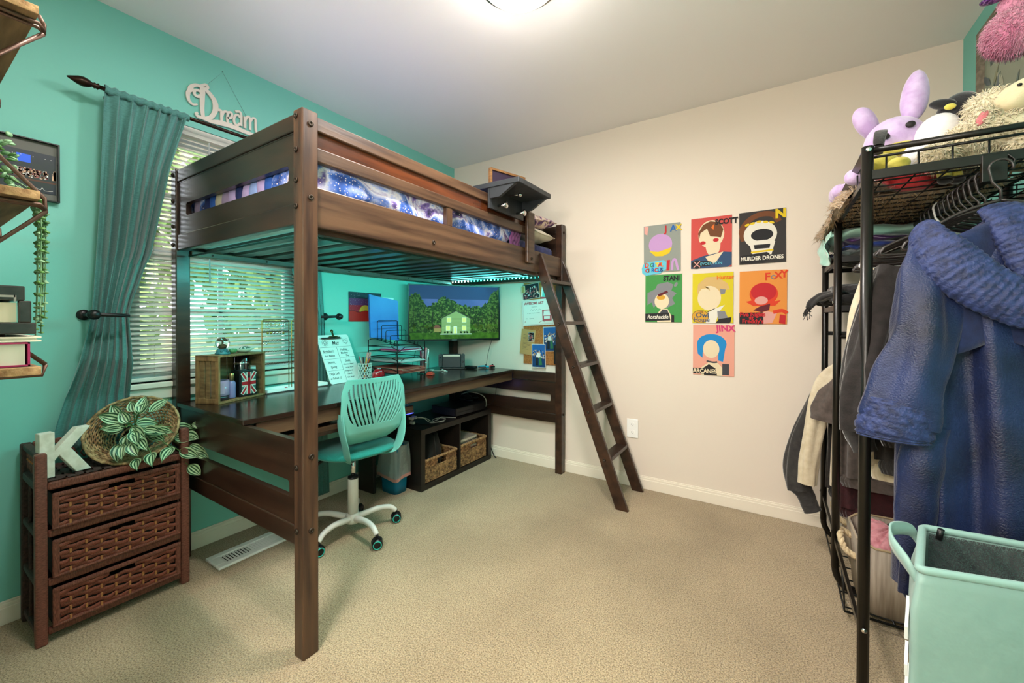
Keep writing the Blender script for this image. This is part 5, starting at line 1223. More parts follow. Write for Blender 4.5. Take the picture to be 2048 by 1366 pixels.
m = MB(); m.M = Tz((.385, -.690, DZ+.001), .4); m.box((-.024, -.024, 0), (.024, .024, .012)); m.box((-.018, -.018, .012), (.018, .018, .022)); o = m.build('eraser', mat('orange_red_rubber', 'c8402c', .6), None, bevel=.004); tag(o, 'orange red eraser block on the desk in front of the marker jar', 'eraser')
# handheld console in dock
t = thing('handheld_console', 'dark grey handheld game console standing in its dock on the desk', 'game console', (.27, -.33, DZ))
HF = frame((.190, -.400, DZ+.012), (.80, .60, 0), (0, 0, 1))
m = MB(); m.M = HF; m.box((.030, 0, -.022), (.172, .104, .014)); m.build('dock', DGREY, t, bevel=.004)
m = MB(); m.M = HF; m.box((.036, .086, .0142), (.166, .098, .0155)); m.build('silver_strip', mat('silver_strip', 'b8b2a4', .4, .5), t)
for nm, x0, x1 in (('left', 0, .029), ('right', .173, .202)):
    m = MB(); m.M = HF; m.prism([p for p in rrect(x0, .004, x1, .106, .012, 4)], -.012, .010); o = m.build('side_controller', mat('controller_grey', '3c3b3c', .5), t, bevel=.002)
    m = MB(); m.M = HF; m.lathe([(0, 0), (.0075, 0), (.0075, .005), (.005, .006), (0, .006)], ((x0+x1)/2, .080 if nm == 'left' else .045, .010), 16); m.build('thumbstick', BLACKP, o)
    m = MB(); m.M = HF
    for dx, dy in ((0, .008), (0, -.008), (.008, 0), (-.008, 0)): m.lathe([(0, 0), (.003, 0), (.003, .002), (0, .002)], ((x0+x1)/2+dx, (.048 if nm == 'left' else .082)+dy, .010), 10)
    m.build('buttons', BLACKP, o)
m = MB(); m.M = HF; m.box((.010, -.012, -.035), (.200, .0, .030)); m.build('base_stand', BLACKP, t, bevel=.003)
for i, (nm, cc, x, y, l) in enumerate((('blue', '129db8', .455, -.175, 'blue game controller half lying right of the docked console'), ('red', 'c8363c', .490, -.115, 'red game controller half lying beside the blue one'))):
    t = thing('controller_half', l, 'game controller', (x, y, DZ)); m = MB(); m.M = Tz((x, y, DZ+.012), radians(35 if i == 0 else 70)); m.ell((0, 0, 0), (.046 if i == 0 else .028, .016, .012)); m.build('shell', mat('controller_'+nm, cc, .4), t)
    m = MB(); m.M = Tz((x, y, DZ+.012), radians(35 if i == 0 else 70)); m.lathe([(0, 0), (.007, 0), (.007, .012), (0, .014)], (.018 if i == 0 else .008, 0, .006), 14); m.box((-.04 if i == 0 else -.02, -.017, -.008), (.02, -.013, .004)); m.build('stick', BLACKP, t)
t = thing('console_grip', 'black controller grip in front of the docked console', 'game controller', (.40, -.25, DZ))
m = MB(); m.box((.34, -.27, DZ+.001), (.43, -.22, DZ+.022)); m.build('grip_body', BLACKP, t, bevel=.006)
t = thing('earbuds', 'white wired earbuds with a plug lying on the desk before the console', 'earphones', (.30, -.46, DZ))
m = MB(); m.tube(smooth_path([(.17, -.55, DZ+.003), (.22, -.52, DZ+.003), (.27, -.50, DZ+.003), (.30, -.48, DZ+.003)]), .0016, 6); m.build('wire', WCAB, t)
m = MB(); m.box((.215, -.53, DZ+.001), (.245, -.505, DZ+.012)); m.build('plug', WCAB, t, bevel=.002)
for x, y in ((.30, -.475), (.345, -.50)): m = MB(); m.ell((x, y, DZ+.007), (.009, .008, .007)); m.tube([(x, y, DZ+.006), (x+.015, y+.012, DZ+.004)], .0025, 6); m.build('bud', WCAB, t)

# TV ---------------------------------------------------------------------------------------
t = thing('television', 'flat screen television showing a house picture mounted across the room corner', 'television', (.29, -.31, .96))
TF = frame((.070, -.600, .955), (.430, .580, 0), (0, 0, 1)); TW, TH = .722, .432
m = MB(); m.M = TF; m.box((0, 0, -.030), (TW, TH, -.002)); m.box((.15, .08, -.055), (TW-.15, TH-.06, -.030)); m.build('cabinet', BLACKP, t, bevel=.003)
m = MB(); m.M = TF
for a, b in (((0, 0, -.002), (TW, .014, .003)), ((0, TH-.009, -.002), (TW, TH, .003)), ((0, .014, -.002), (.009, TH-.009, .003)), ((TW-.009, .014, -.002), (TW, TH-.009, .003))): m.box(a, b)
m.build('bezel', mat('bezel_black', '141213', .3), t)
m = MB(); m.M = TF; m.box((.33, .0035, .003), (.37, .0095, .0036)); m.build('maker_badge', mat('badge_grey', '8a8a8c', .4), t)
E_ = 1.0
def em(n, c, s=1.0, c2=None, scale=10): return mat('screen_'+n, c, .5, emit=s*.30, c2=c2, scale=scale, spec=.2)
TP = [em('sky_top', '343a62'), em('sky_mid', '4a4f84', 1, '5d5a92', 6), em('sky_low', '8a6f98', 1, '6f6a98', 8), em('grass', '48621a', 1, '304610', 30), em('tree_a', '3c4a1c', 1, '59672c', 60), em('tree_b', '1c280e', 1, '303e16', 60), em('tree_c', '56662a', 1, '747e3c', 60), em('siding', '8d9560'), em('siding_shade', '747c50'), em('roof', '3c3a30'), em('window_glow', 'e6d27c'), em('trim_w', 'dcd8c8'), em('trunk', '2a2218'), em('shrub', '1c260e'), em('shed', '9a7a48'), em('shed_roof', '7c4438')]
m = MB(); m.M = TF; X0, X1, Y0, Y1 = .009, TW-.009, .014, TH-.009; z = -.0015
def Q(x0, y0, x1, y1, mi, dz): m._add([(lerp(X0, X1, x0), lerp(Y0, Y1, y0), z+dz), (lerp(X0, X1, x1), lerp(Y0, Y1, y0), z+dz), (lerp(X0, X1, x1), lerp(Y0, Y1, y1), z+dz), (lerp(X0, X1, x0), lerp(Y0, Y1, y1), z+dz)], [(0, 1, 2, 3)], mi)
def PG(pts, mi, dz): m._add([(lerp(X0, X1, x), lerp(Y0, Y1, y), z+dz) for x, y in pts], [tuple(range(len(pts)))], mi)
Q(0, .75, 1, 1, 0, 0); Q(0, .5, 1, .75, 1, 0); Q(0, .1, 1, .5, 2, 0); Q(0, 0, 1, .12, 3, .0003)
rd = random.Random(8)
def blob(cx, cy, r, mi, dz):
    n = 9; ph = rd.random()*6; PG([(cx+r*.56*cos(2*pi*i/n+ph)*rd.uniform(.7, 1.15), cy+r*cos(0)*sin(2*pi*i/n+ph)*rd.uniform(.7, 1.15)) for i in range(n)], mi, dz)
def clampc(v, r): return max(r*.6, min(1-r*.6, v))
prof = [(0, .80), (.08, .88), (.14, .74), (.19, .60), (.27, .68), (.36, .80), (.46, .72), (.55, .66), (.66, .62), (.78, .62), (.86, .70), (.93, .90), (1, .96)]
PG([(0, .1)]+[(i/30, interp(prof, i/30)-.02) for i in range(31)]+[(1, .1)], 5, .0002)
for i in range(2400):
    x = rd.random(); top = interp(prof, x); y = rd.uniform(.12, top); r = rd.uniform(.008, .024)
    if (.58 < x < .85) and .2 < y < .55 and rd.random() < .45: continue
    mi = rd.choice((4, 5, 4)) if (x < .18 or x > .86) else rd.choice((4, 4, 6, 5, 5, 5)); blob(clampc(x, r), min(y, 1-r*1.2), r, mi, .0003+.000015*(i % 60))
for x in (.04, .10, .15, .245, .62, .66, .70, .755, .80, .87, .91, .955): Q(x, .14, x+.006, .45+.2*rd.random(), 12, .001)
for i in range(60): blob(clampc(.62+.36*rd.random(), .03), .18+.09*rd.random(), .028, rd.choice((4, 6, 3)), .0011)
for i in range(40): blob(clampc(.03+.24*rd.random(), .03), .17+.12*rd.random(), .03, rd.choice((4, 5, 3)), .0011)
Q(.345, .105, .665, .40, 7, .0013); PG([(.345, .40), (.665, .40), (.505, .525)], 7, .0013)
for i in range(11): Q(.345, .12+i*.027, .665, .124+i*.027, 8, .00135)
m.M = TF
for a, b in (((.335, .385), (.507, .535)), ((.503, .535), (.675, .385))): m.ribbon([(lerp(X0, X1, a[0]), lerp(Y0, Y1, a[1])), (lerp(X0, X1, b[0]), lerp(Y0, Y1, b[1]))], .006, z+.0014, z+.0016, 9)
for x0, y0, x1, y1 in ((.405, .32, .445, .40), (.575, .32, .615, .40), (.395, .16, .435, .245), (.575, .16, .615, .245)): Q(x0-.004, y0-.006, x1+.004, y1+.006, 11, .0015); Q(x0, y0, x1, y1, 10, .0016)
Q(.475, .105, .515, .235, 11, .0015); Q(.482, .105, .508, .22, 10, .0016); Q(.33, .085, .68, .10, 11, .0014)
for x in (.38, .41, .45, .56, .60, .63): blob(x, .125, .022, 13, .0018)
Q(.262, .13, .335, .205, 14, .0013); PG([(.25, .20), (.345, .20), (.31, .262), (.275, .262)], 15, .0014)
m.build('screen_picture', TP, t)
m = MB(); m.M = TF; m.box((.30, .12, -.16), (.42, .30, -.055)); m.build('wall_mount', MBLACK, t)
cable('power_cord', 'thin black cord hanging from the right of the television to the desk', [(.455, -.065, .955), (.44, -.09, .86), (.43, -.10, .78), (.425, -.10, .74)], .0020, BCAB)
cable('power_cord', 'thin black cord hanging from the left of the television', [(.12, -.545, .96), (.11, -.57, .86), (.105, -.59, .78), (.10, -.60, .74)], .0018, BCAB)

# painting on teal wall ---------------------------------------------------------------------
t = thing('canvas_painting', 'small painting of a yellow sun over red hills taped to the teal wall', 'painting', (.002, -.93, 1.105))
m = MB(); m.M = frame((.002, -1.056, 1.105), (0, 1, 0), (0, 0, 1)); PM = [mat('paint_'+n, c, .6) for n, c in (('night', '1e2a38'), ('plum', '6a2a5c'), ('crimson', 'a8142c'), ('red', 'c01810'), ('sun', 'e0a838'), ('white_dot', 'e8d8e0'), ('darkline', '3a0c10'))]
PW_, PHH = .262, .198
m.box((0, 0, 0), (PW_, PHH, .004), 0); m.box((0, .093, .004), (PW_, .155, .0042), 1); m.box((0, .065, .0042), (PW_, .110, .0044), 2)
m.prism([(0, 0), (PW_, 0), (PW_, .075)]+[(PW_*(1-i/12), .066+.006*sin(i*1.3)) for i in range(1, 13)], .0044, .0048, 3)
m.prism([(.080+.048*(1-cos(a))-0, .066+.048*sin(a)*.95) for a in [i*pi/14 for i in range(15)]], .0044, .0046, 4); m.ribbon([(i*PW_/12, .068+.006*sin((12-i)*1.3)) for i in range(13)], .003, .0048, .0050, 6)
rd = random.Random(1)
for i in range(90):
    x, y = rd.uniform(.004, PW_-.006), rd.uniform(.075, PHH-.006)
    if .078 < x < .18 and y < .115: continue
    m.box((x, y, .0046), (x+.0018, y+.0018, .0049), 5)
m.build('canvas', PM, t)

# posters -------------------------------------------------------------------------------------
def lm_(n, c): return mat('marker_ink_'+n, c, .75)
INKS = {n: lm_(n, c) for n, c in dict(black='1c1a1c', white='dcd6c8', cream='dccaa8', lilac='b98fc0', yellow='d8b818', red='b81c24', blue='1f5fa4', aqua='5fb8cc', brown='6a3c1c', grey='7c7c80', dgrey='3c3c42', orange='d86a20', pink='d49a90', navy='2a4668', skyblue='1580c0', tan='c9a66a', green='3c8a48', rose='c83a6c', maroon='5c1420', fire='d03a1c', gold='c8952a').items()}
IK = list(INKS); IM = [INKS[k] for k in IK]
def poster(lab, x0, z0, bg, draw, w=.232, h=.308, tilt=0, seed=0, band=None):
    t = thing('poster', lab, 'poster', (x0+w/2, 0, z0), 'hand drawn posters on the cream wall')
    rd = random.Random(seed)
    M_ = frame((x0, -.0045, z0), (1, 0, tilt), (-tilt, 0, 1)); m = MB(); m.M = M_
    def sh(u, v):   # sheet with softly lifting lower corners
        e = max(0, abs(u-.5)*2-.5)*max(0, .5-v)*2; return (u*w, v*h, .0+.006*e*e*0)
    m.box((0, 0, -.0006), (w, h, 0)); m.build('sheet', bg, t)
    m = MB(); m.M = M_; L = [0]
    class D:
        def el(s, cx, cy, rx, ry, c, rot=0, n=22): L[0] += 1; m.poly([(w*cx+rx*w*cos(a)*cos(rot)-ry*w*sin(a)*sin(rot), h*cy+rx*w*cos(a)*sin(rot)+ry*w*sin(a)*cos(rot)) for a in [2*pi*i/n for i in range(n)]], .0002+L[0]*.00012, IK.index(c))
        def pg(s, pts, c): L[0] += 1; m.poly([(w*a, h*b) for a, b in pts], .0002+L[0]*.00012, IK.index(c))
        def tx(s, txt, x, y, sz, c, shear=0, bold=.02, rot=0, sx=1): L[0] += 1; m.text(txt, w*x, h*y, sz, IK.index(c), .0002+L[0]*.00012, .0002, bold=bold, shear=shear, rot=rot, sx=sx)
        def ln(s, pts, wd, c): L[0] += 1; P = smooth_path([(w*a, h*b, 0) for a, b in pts], 4); m.ribbon([(p.x, p.y) for p in P], wd, .0002+L[0]*.00012, .0003+L[0]*.00012, IK.index(c))
    draw(D()); m.build('drawing', IM, t)
def paper(n, c): return mat('poster_paper_'+n, c, .8)
def d1(d):
    d.pg([(.02, .99), (.14, .99), (.10, .80), (.02, .84)], 'pink'); d.el(.46, .58, .32, .30, 'lilac'); d.pg([(.16, .46), (.40, .43), (.77, .50), (.70, .38), (.52, .33), (.32, .34)], 'yellow')
    d.pg([(.62, .02), (.70, .02), (.72, .24), (.64, .24)], 'red'); d.ln([(.77, .02), (.79, .20), (.86, .24), (.93, .02)], .014, 'lilac')
    d.pg([(-.06, .10), (-.02, .18), (.10, .22), (.55, .25), (.62, .20), (.62, .06), (.45, -.03), (.05, -.06), (-.05, .0)], 'aqua')
    for i, c in enumerate(('red', 'orange', 'green', 'blue', 'yellow', 'red', 'orange')): d.tx('DIGITAL'[i], .02+i*.075, .115, .038, c, bold=.04)
    for i, c in enumerate(('red', 'brown', 'blue', 'red', 'blue', 'navy')): d.tx('CIRCUS'[i], .04+i*.085, .01, .034, c, bold=.04)
    d.tx('J', .58, .83, .058, 'red', bold=.03); d.tx('A', .73, .83, .056, 'blue', bold=.03); d.tx('X', .87, .84, .052, 'yellow', bold=.03)
def d2(d):
    d.el(.50, .66, .32, .38, 'cream'); d.el(.55, .44, .18, .30, 'cream'); d.pg([(0, 0), (0, .16), (.30, .24), (.80, .30), (1, .28), (1, .04), (.9, 0)], 'navy'); d.pg([(.36, .22), (.80, .30), (.62, .10), (.50, .06)], 'cream')
    d.pg([(.20, .56), (.24, .70), (.40, .78), (.48, .62), (.64, .60), (.74, .58), (.80, .74), (.70, .88), (.48, .92), (.30, .86), (.18, .70)], 'brown'); d.pg([(.50, .80), (.58, .86), (.56, .74)], 'orange'); d.el(.30, .50, .07, .05, 'red'); d.el(.62, .54, .07, .05, 'red')
    d.el(.15, .08, .14, .12, 'black'); d.el(.33, .085, .22, .075, 'black'); d.ln([(.07, .02), (.23, .14)], .005, 'pink'); d.ln([(.07, .14), (.23, .02)], .005, 'pink'); d.tx('EVOLUTION', .235, .060, .022, 'aqua', bold=.01)
    d.tx('SCOTT', .60, .84, .044, 'black', bold=.05, sx=.86)
def d3(d):
    d.ln([(.10, .45), (.06, .66), (.22, .84), (.48, .93), (.74, .90), (.86, .76)], .030, 'brown')
    d.el(.46, .55, .36, .34, 'white'); d.el(.50, .54, .24, .15, 'black')
    for a in (.18, .30, .44, .58, .71): d.el(a, .745+.05*(1-abs(a-.45)*3), .055, .030, 'yellow', .3*(.45-a)*4)
    d.pg([(.22, .40), (.34, .44), (.66, .44), (.78, .40), (.70, .16), (.30, .16)], 'white'); d.pg([(.32, .36), (.68, .36), (.66, .28), (.34, .28)], 'black'); d.ln([(.26, .22), (.74, .24)], .010, 'yellow')
    d.pg([(.02, .02), (.02, .17), (.60, .21), (.66, .18), (.64, .06), (.5, .02)], 'black'); d.tx('MURDER DRONES', .03, .070, .031, 'white', bold=.03, sx=.84); d.tx('N', .78, .83, .068, 'yellow', bold=.05)
def d4(d):
    d.pg([(.06, .62), (.28, .70), (.34, .80), (.62, .84), (.78, .78), (.72, .66), (.86, .60), (.74, .50), (.82, .38), (.60, .30), (.34, .40), (.24, .30), (.18, .42), (.06, .36)], 'grey'); d.el(.46, .44, .20, .22, 'cream'); d.el(.44, .52, .12, .07, 'gold'); d.ln([(.36, .56), (.62, .64)], .016, 'maroon')
    d.pg([(.30, .14), (.44, .28), (.62, .28), (.76, .08), (.76, 0), (.34, 0)], 'cream'); d.pg([(.38, .16), (.48, .27), (.62, .26), (.66, .14)], 'dgrey'); d.pg([(.72, .0), (.72, .16), (.80, .14), (.80, 0)], 'black'); d.el(.84, .78, .04, .07, 'grey', -.5)
    d.pg([(0, .02), (0, .18), (.66, .20), (.70, .04)], 'black'); d.tx('Rorshackle', .06, .075, .036, 'white', bold=.02, shear=.2, sx=.82); d.tx('STANI', .50, .87, .042, 'black', bold=.05, sx=.86)
def d5(d):
    d.pg([(.12, .60), (.14, .78), (.34, .92), (.60, .92), (.86, .78), (.92, .66), (.72, .64), (.70, .50)], 'tan'); d.el(.42, .50, .29, .33, 'cream'); d.pg([(.12, .68), (.42, .70), (.44, .64), (.30, .74)], 'tan'); d.pg([(.68, .68), (.82, .66), (.80, .58), (.70, .56)], 'grey')
    d.pg([(.36, .20), (.60, .30), (.80, .36), (.66, .22), (.58, .0), (.34, .0)], 'white'); d.pg([(.62, .24), (.80, .24), (.88, .10), (.70, .0), (.64, .04)], 'grey'); d.pg([(.58, .0), (.66, .08), (.96, .12), (.94, .02), (.90, 0)], 'black'); d.ln([(.38, .22), (.56, .29)], .004, 'black')
    d.el(.20, .13, .215, .175, 'black'); d.el(.20, .13, .205, .165, 'gold'); d.tx('THE', .155, .205, .015, 'brown'); d.tx('Owl', .09, .115, .042, 'navy', bold=.02); d.tx('House', .035, .025, .040, 'navy', bold=.01, sx=.86); d.tx('Hunter', .60, .86, .036, 'orange', bold=.03, sx=.88, rot=.03)
def d6(d):
    d.el(.52, .56, .30, .28, 'fire'); d.el(.52, .60, .27, .22, 'red'); d.pg([(.14, .42), (.34, .46), (.72, .42), (.88, .44), (.76, .34), (.30, .34)], 'fire'); d.el(.47, .44, .14, .10, 'pink'); d.pg([(.30, .26), (.44, .33), (.66, .38), (.64, .26), (.48, .22)], 'maroon')
    d.pg([(.40, .20), (.60, .24), (.80, .20), (.70, .02), (.50, 0)], 'pink'); d.ln([(.72, .22), (.90, .25), (1.0, .20)], .020, 'fire'); d.pg([(.84, .02), (.86, .18), (.98, .16), (.97, .0)], 'red')
    d.pg([(0, 0), (0, .21), (.52, .22), (.52, 0)], 'black'); d.tx('Five Nights', .01, .145, .034, 'red', bold=.03, sx=.84); d.tx('at', .21, .085, .032, 'red', bold=.03); d.tx("Freddy's", .06, .015, .036, 'red', bold=.03, sx=.9)
    d.tx('F', .54, .82, .058, 'fire', bold=.03); d.tx('O', .665, .83, .034, 'grey', bold=.03); d.tx('X', .74, .84, .054, 'fire', bold=.03); d.tx('Y', .87, .86, .056, 'fire', bold=.03)
def d7(d):
    d.el(.46, .62, .36, .27, 'skyblue'); d.pg([(.10, .60), (.26, .60), (.24, .34), (.12, .42)], 'skyblue'); d.pg([(.62, .60), (.80, .60), (.74, .28), (.62, .30)], 'skyblue'); d.el(.45, .52, .20, .24, 'cream')
    d.pg([(.20, .14), (.40, .26), (.60, .26), (.72, .16), (.72, 0), (.20, 0)], 'cream'); d.pg([(.26, .14), (.40, .22), (.56, .14), (.60, .0), (.28, 0)], 'black'); d.ln([(.34, .28), (.50, .26), (.60, .27)], .010, 'dgrey'); d.pg([(.72, .02), (.72, .24), (.88, .24), (.88, .02)], 'dgrey')
    d.pg([(0, .02), (0, .13), (.46, .14), (.42, .02)], 'black'); d.tx('ARCANES', .005, .040, .036, 'cream', bold=.03, sx=.84); d.tx('JINX', .58, .88, .050, 'rose', bold=.04, shear=-.1)
poster('grey poster with a lilac shape and aqua label, top left of the wall group', 1.650, 1.430, paper('grey', '8b9088'), d1, .230, .308, .01)
poster('red poster with brown and blue shapes, top middle of the wall group', 1.940, 1.440, paper('red', 'c24a44'), d2, .226, .308, .0)
poster('charcoal poster with a white shape and yellow dots, top right of the group', 2.206, 1.446, paper('charcoal', '33302f'), d3, .230, .304, .01)
poster('green poster with grey shapes at the left of the middle poster row', 1.660, 1.106, paper('green', '3f8a44'), d4, .228, .308)
poster('yellow poster with a cream oval in the centre of the poster group', 1.950, 1.102, paper('yellow', 'cdbb22'), d5, .226, .306)
poster('orange poster with a red shape at the right of the middle poster row', 2.208, 1.098, paper('orange', 'd98a3c'), d6, .234, .308)
poster('pink poster with blue shapes, alone in the bottom row of posters', 1.955, .783, paper('pink', 'dc9a86'), d7, .228, .308)

# cork board with pinned papers -------------------------------------------------------------------
CORK = mat('cork', '8a5426', .9, c2='a86c38', scale=90, bump=.2)
t = thing('cork_board', 'tall cork board on the cream wall behind the ladder', 'cork board', (.86, -.01, .775))
m = MB(); m.box((.722, -.012, .778), (1.002, -.001, 1.405)); m.build('cork_panel', CORK, t, bevel=.002)
PHM = [mat('photo_'+n, c, .35) for n, c in (('dark', '1c2228'), ('rose', 'a84a50'), ('skin', 'c9a08a'), ('white', 'd8d8d6'), ('blue', '1f5a9c'), ('deepblue', '143a66'), ('green', '2f6a48'), ('tealp', '5fb8b0'), ('tan', 'b08a58'))]
def pinned(name, lab, x, z, w, h, rot, border, fn, cat, lift=.013):
    t = thing(name, lab, cat, (x, -.012, z)); M_ = frame((x, -lift, z), (cos(rot), 0, sin(rot)), (-sin(rot), 0, cos(rot)))
    m = MB(); m.M = M_; m.box((0, 0, 0), (w, h, .0008)); m.build('sheet', border, t)
    m = MB(); m.M = M_; fn(m, w, h); m.build('print', PHM, t)
def crowd(m, w, h, s, n=90):
    rd = random.Random(s); m.box((.002, .002, .0008), (w-.002, h-.002, .0010), 0)
    for i in range(n):
        x, y = rd.uniform(.003, w-.012), rd.uniform(.003, h*.7); m.box((x, y, .0010), (x+.007, y+.008, .0012+.00001*i), rd.choice((1, 2, 3, 0, 1)))
    for i in range(12): x = rd.uniform(.01, w-.03); m.box((x, h*.75+rd.random()*h*.12, .0010), (x+.02, h*.78+rd.random()*h*.15, .0013), rd.choice((3, 0, 0)))
def castle_free(m, w, h, s): # couple photo: plain blue sky, pale crowd, two figures as colour masses
    rd = random.Random(s); m.box((.004, h*.5, .0008), (w-.004, h-.004, .0010), 4); m.box((.004, .004, .0008), (w-.004, h*.5, .0010), 5)
    for i in range(60): x = rd.uniform(.006, w-.014); y = rd.uniform(h*.35, h*.72); m.box((x, y, .0010), (x+.007, y+.008, .0012+.00001*i), rd.choice((8, 3, 2, 0)))
    m.poly([(w*.28, h*.10), (w*.48, h*.10), (w*.46, h*.48), (w*.30, h*.48)], .0022, 0); m.poly([(w*.52, h*.10), (w*.76, h*.12), (w*.68, h*.50), (w*.54, h*.50)], .0022, 6); m.poly([(w*.32, h*.44), (w*.66, h*.44), (w*.60, h*.62), (w*.40, h*.62)], .0023, 3)
    for x in (.40, .58): m.poly([(w*x+.006*cos(a), h*.64+.007*sin(a)) for a in [i*pi/5 for i in range(10)]], .0024, 2)
def cert(m, w, h):
    m.tube([(.008, .008, .001), (w-.008, .008, .001), (w-.008, h-.008, .001), (.008, h-.008, .001)], .0008, 4, 1, closed=True)
    m.text('AWESOME ART', .022, h-.036, .0265, 1, .0008, .0004, bold=.05, sx=.92); m.text('presented to', .085, h-.058, .010, 0, .0008, .0004); m.tube(smooth_path([(.070+.012*i, h-.080+(.006 if i % 2 else -.003), .001) for i in range(9)], 4), .0009, 4, 0)
    m.text('for your artwork and effort', .045, h-.106, .010, 0, .0008, .0004); m.text('date     signature', .03, .052, .010, 0, .0008, .0004)
    m.box((w-.098, .030, .0008), (w-.020, .115, .0012), 1); m.poly([(w-.090, .070), (w-.030, .070), (w-.036, .108), (w-.084, .108)], .0014, 3); m.box((w-.085, .045, .0012), (w-.035, .066, .0015), 3); m.tube([(w-.13, .020, .001), (w-.10, .034, .001), (w-.08, .022, .001)], .0015, 5, 1); m.tube([(.02, .025, .001), (.024, .035, .001)], .002, 5, 1)
WP = mat('certificate_paper', 'd6d2cc', .5)
pinned('group_photo', 'tilted group photo pinned at the top of the cork board', .722, 1.272, .150, .115, .12, WP, lambda m, w, h: crowd(m, w, h, 3), 'photo', .015)
pinned('small_card', 'little cream card pinned at the top left edge of the cork board', .706, 1.325, .035, .055, .05, mat('cream_card', 'd8c8a4', .6), lambda m, w, h: m.box((.004, .004, .0008), (w-.004, h-.004, .0010), 8), 'card', .018)
pinned('aqua_card', 'white and aqua card beside the group photo on the cork board', .875, 1.265, .080, .120, -.10, WP, lambda m, w, h: (m.box((.01, .02, .0008), (w-.004, h-.01, .0012), 7), m.box((.0, .0, .0012), (w, .03, .0014), 1)), 'card', .014)
pinned('art_certificate', 'white AWESOME ART certificate pinned across the cork board', .722, 1.070, .275, .198, .055, WP, cert, 'certificate', .020)
pinned('brown_letter', 'tan typed letter hanging off the left edge of the cork board', .690, .855, .125, .195, -.10, mat('kraft_letter', 'b08a58', .7), lambda m, w, h: [m.box((.02, .04+i*.010, .0008), (.075+.02*sin(i*5), .0415+i*.010, .0011), 0) for i in range(12)], 'letter', .016)
pinned('small_photo', 'small dark photo pinned on top of the tan letter', .770, .950, .052, .072, .0, WP, lambda m, w, h: crowd(m, w, h, 5, 30), 'photo', .019)
pinned('blue_photo', 'bordered blue photo pinned at the right of the cork board', .905, .880, .110, .185, .04, WP, lambda m, w, h: castle_free(m, w, h, 2), 'photo', .016)
pinned('couple_photo', 'bordered photo of two people under blue sky at the cork board bottom', .805, .753, .120, .180, .015, WP, lambda m, w, h: castle_free(m, w, h, 7), 'photo', .022)
m = MB(); m.box((1.000, -.035, .79), (1.03, -.014, .93)); o = m.build('wall_hook_strap', BLACKP, None); tag(o, 'black strap hanging at the right edge of the cork board', 'strap')

# rack + closet frame on the right wall
t = thing('framed_print', 'grey wood framed botanical print on the right teal wall', 'picture', (3.11, -.45, 1.80))
F = frame((W-.002, -.228, 1.76), (0, -1, 0), (0, 0, 1)); m = MB(); m.M = F; fw_, fh = .46, .575; b_ = .036
for a, b in (((0, 0, 0), (fw_, b_, .022)), ((0, fh-b_, 0), (fw_, fh, .022)), ((0, b_, 0), (b_, fh-b_, .022)), ((fw_-b_, b_, 0), (fw_, fh-b_, .022))): m.box(a, b)
m.build('frame', mat('driftwood_frame', '6a6152', .75, c2='8c8270', scale=8, stretch=(8, 1, 8), bump=.2), t, bevel=.002)
m = MB(); m.M = F; m.box((b_, b_, .002), (fw_-b_, fh-b_, .006), 0)
rd = random.Random(12)
for i in range(26):
    x, y, a, l = rd.uniform(b_+.05, fw_-.09), rd.uniform(b_+.05, fh-.12), rd.uniform(-.9, .9)+pi/2, rd.uniform(.05, .10); m.ribbon([(x, y), (x+l*.3*cos(a), y+l*.3*sin(a)), (x+l*.7*cos(a), y+l*.7*sin(a)), (x+l*cos(a), y+l*sin(a))], [.002, l*.28, l*.22, .001], .0062+i*.00005, .0064+i*.00005, 1+i % 4)
m.build('print', [mat('print_greenish', '8f9a86', .3), mat('print_slate', '55666c', .3), mat('print_olive', '7c8462', .3), mat('print_pale', 'b0b49c', .3), mat('print_teal', '3c5c5c', .3)], t)
# ================================================================ GARMENT RACK
rk = thing('garment_rack', 'tall black metal garment rack with shelves along the right wall', 'garment rack', (2.84, -.69, 0))
RX0, RX1 = 2.602, 3.068; RY = (-1.24, -.62, -.14); RT = 1.610; pr_ = .0140
def bartube(m, a, b, r=.012, n=4): m.tube([a, b], r, n, smooth=False)
for y in RY:
    for x in (RX0, RX1):
        zb = 0 if (y == RY[0]) else .10
        m = MB(); m.tube([(x, y, zb), (x, y, RT)], pr_, 14); 
        if y != RY[0]:
            s = 1 if x == RX0 else -1; m.tube([(x, y, .11)]+[(x+s*.075*(1-cos(a)), y, .100-.085*sin(a)) for a in [i*pi/16 for i in range(9)]], pr_*.95, 12)
        p = m.build('post', MBLACK, rk)
        for z in ((RT-.012,) if y == RY[0] else ())+((.245,) if x == RX0 and y == RY[0] else (.245, 1.195, 1.395) if x == RX0 else ()):
            m = MB(); m.lathe([(0, 0), (.007, 0), (.007, .003), (.004, .005), (0, .005)], (x, y-pr_, z), 14, ax=(0, -1, 0)) if y == RY[0] else m.lathe([(0, 0), (.006, 0), (.005, .003), (0, .004)], (x-pr_ if x == RX0 else x, y, z), 12, ax=(-1, 0, 0)); m.build('bolt', CHROME, p)
    if y != RY[0]: m = MB(); m.tube([(RX0+.07, y, .015), (RX1-.07, y, .015)], pr_*.95, 12); m.build('foot_bar', MBLACK, rk)
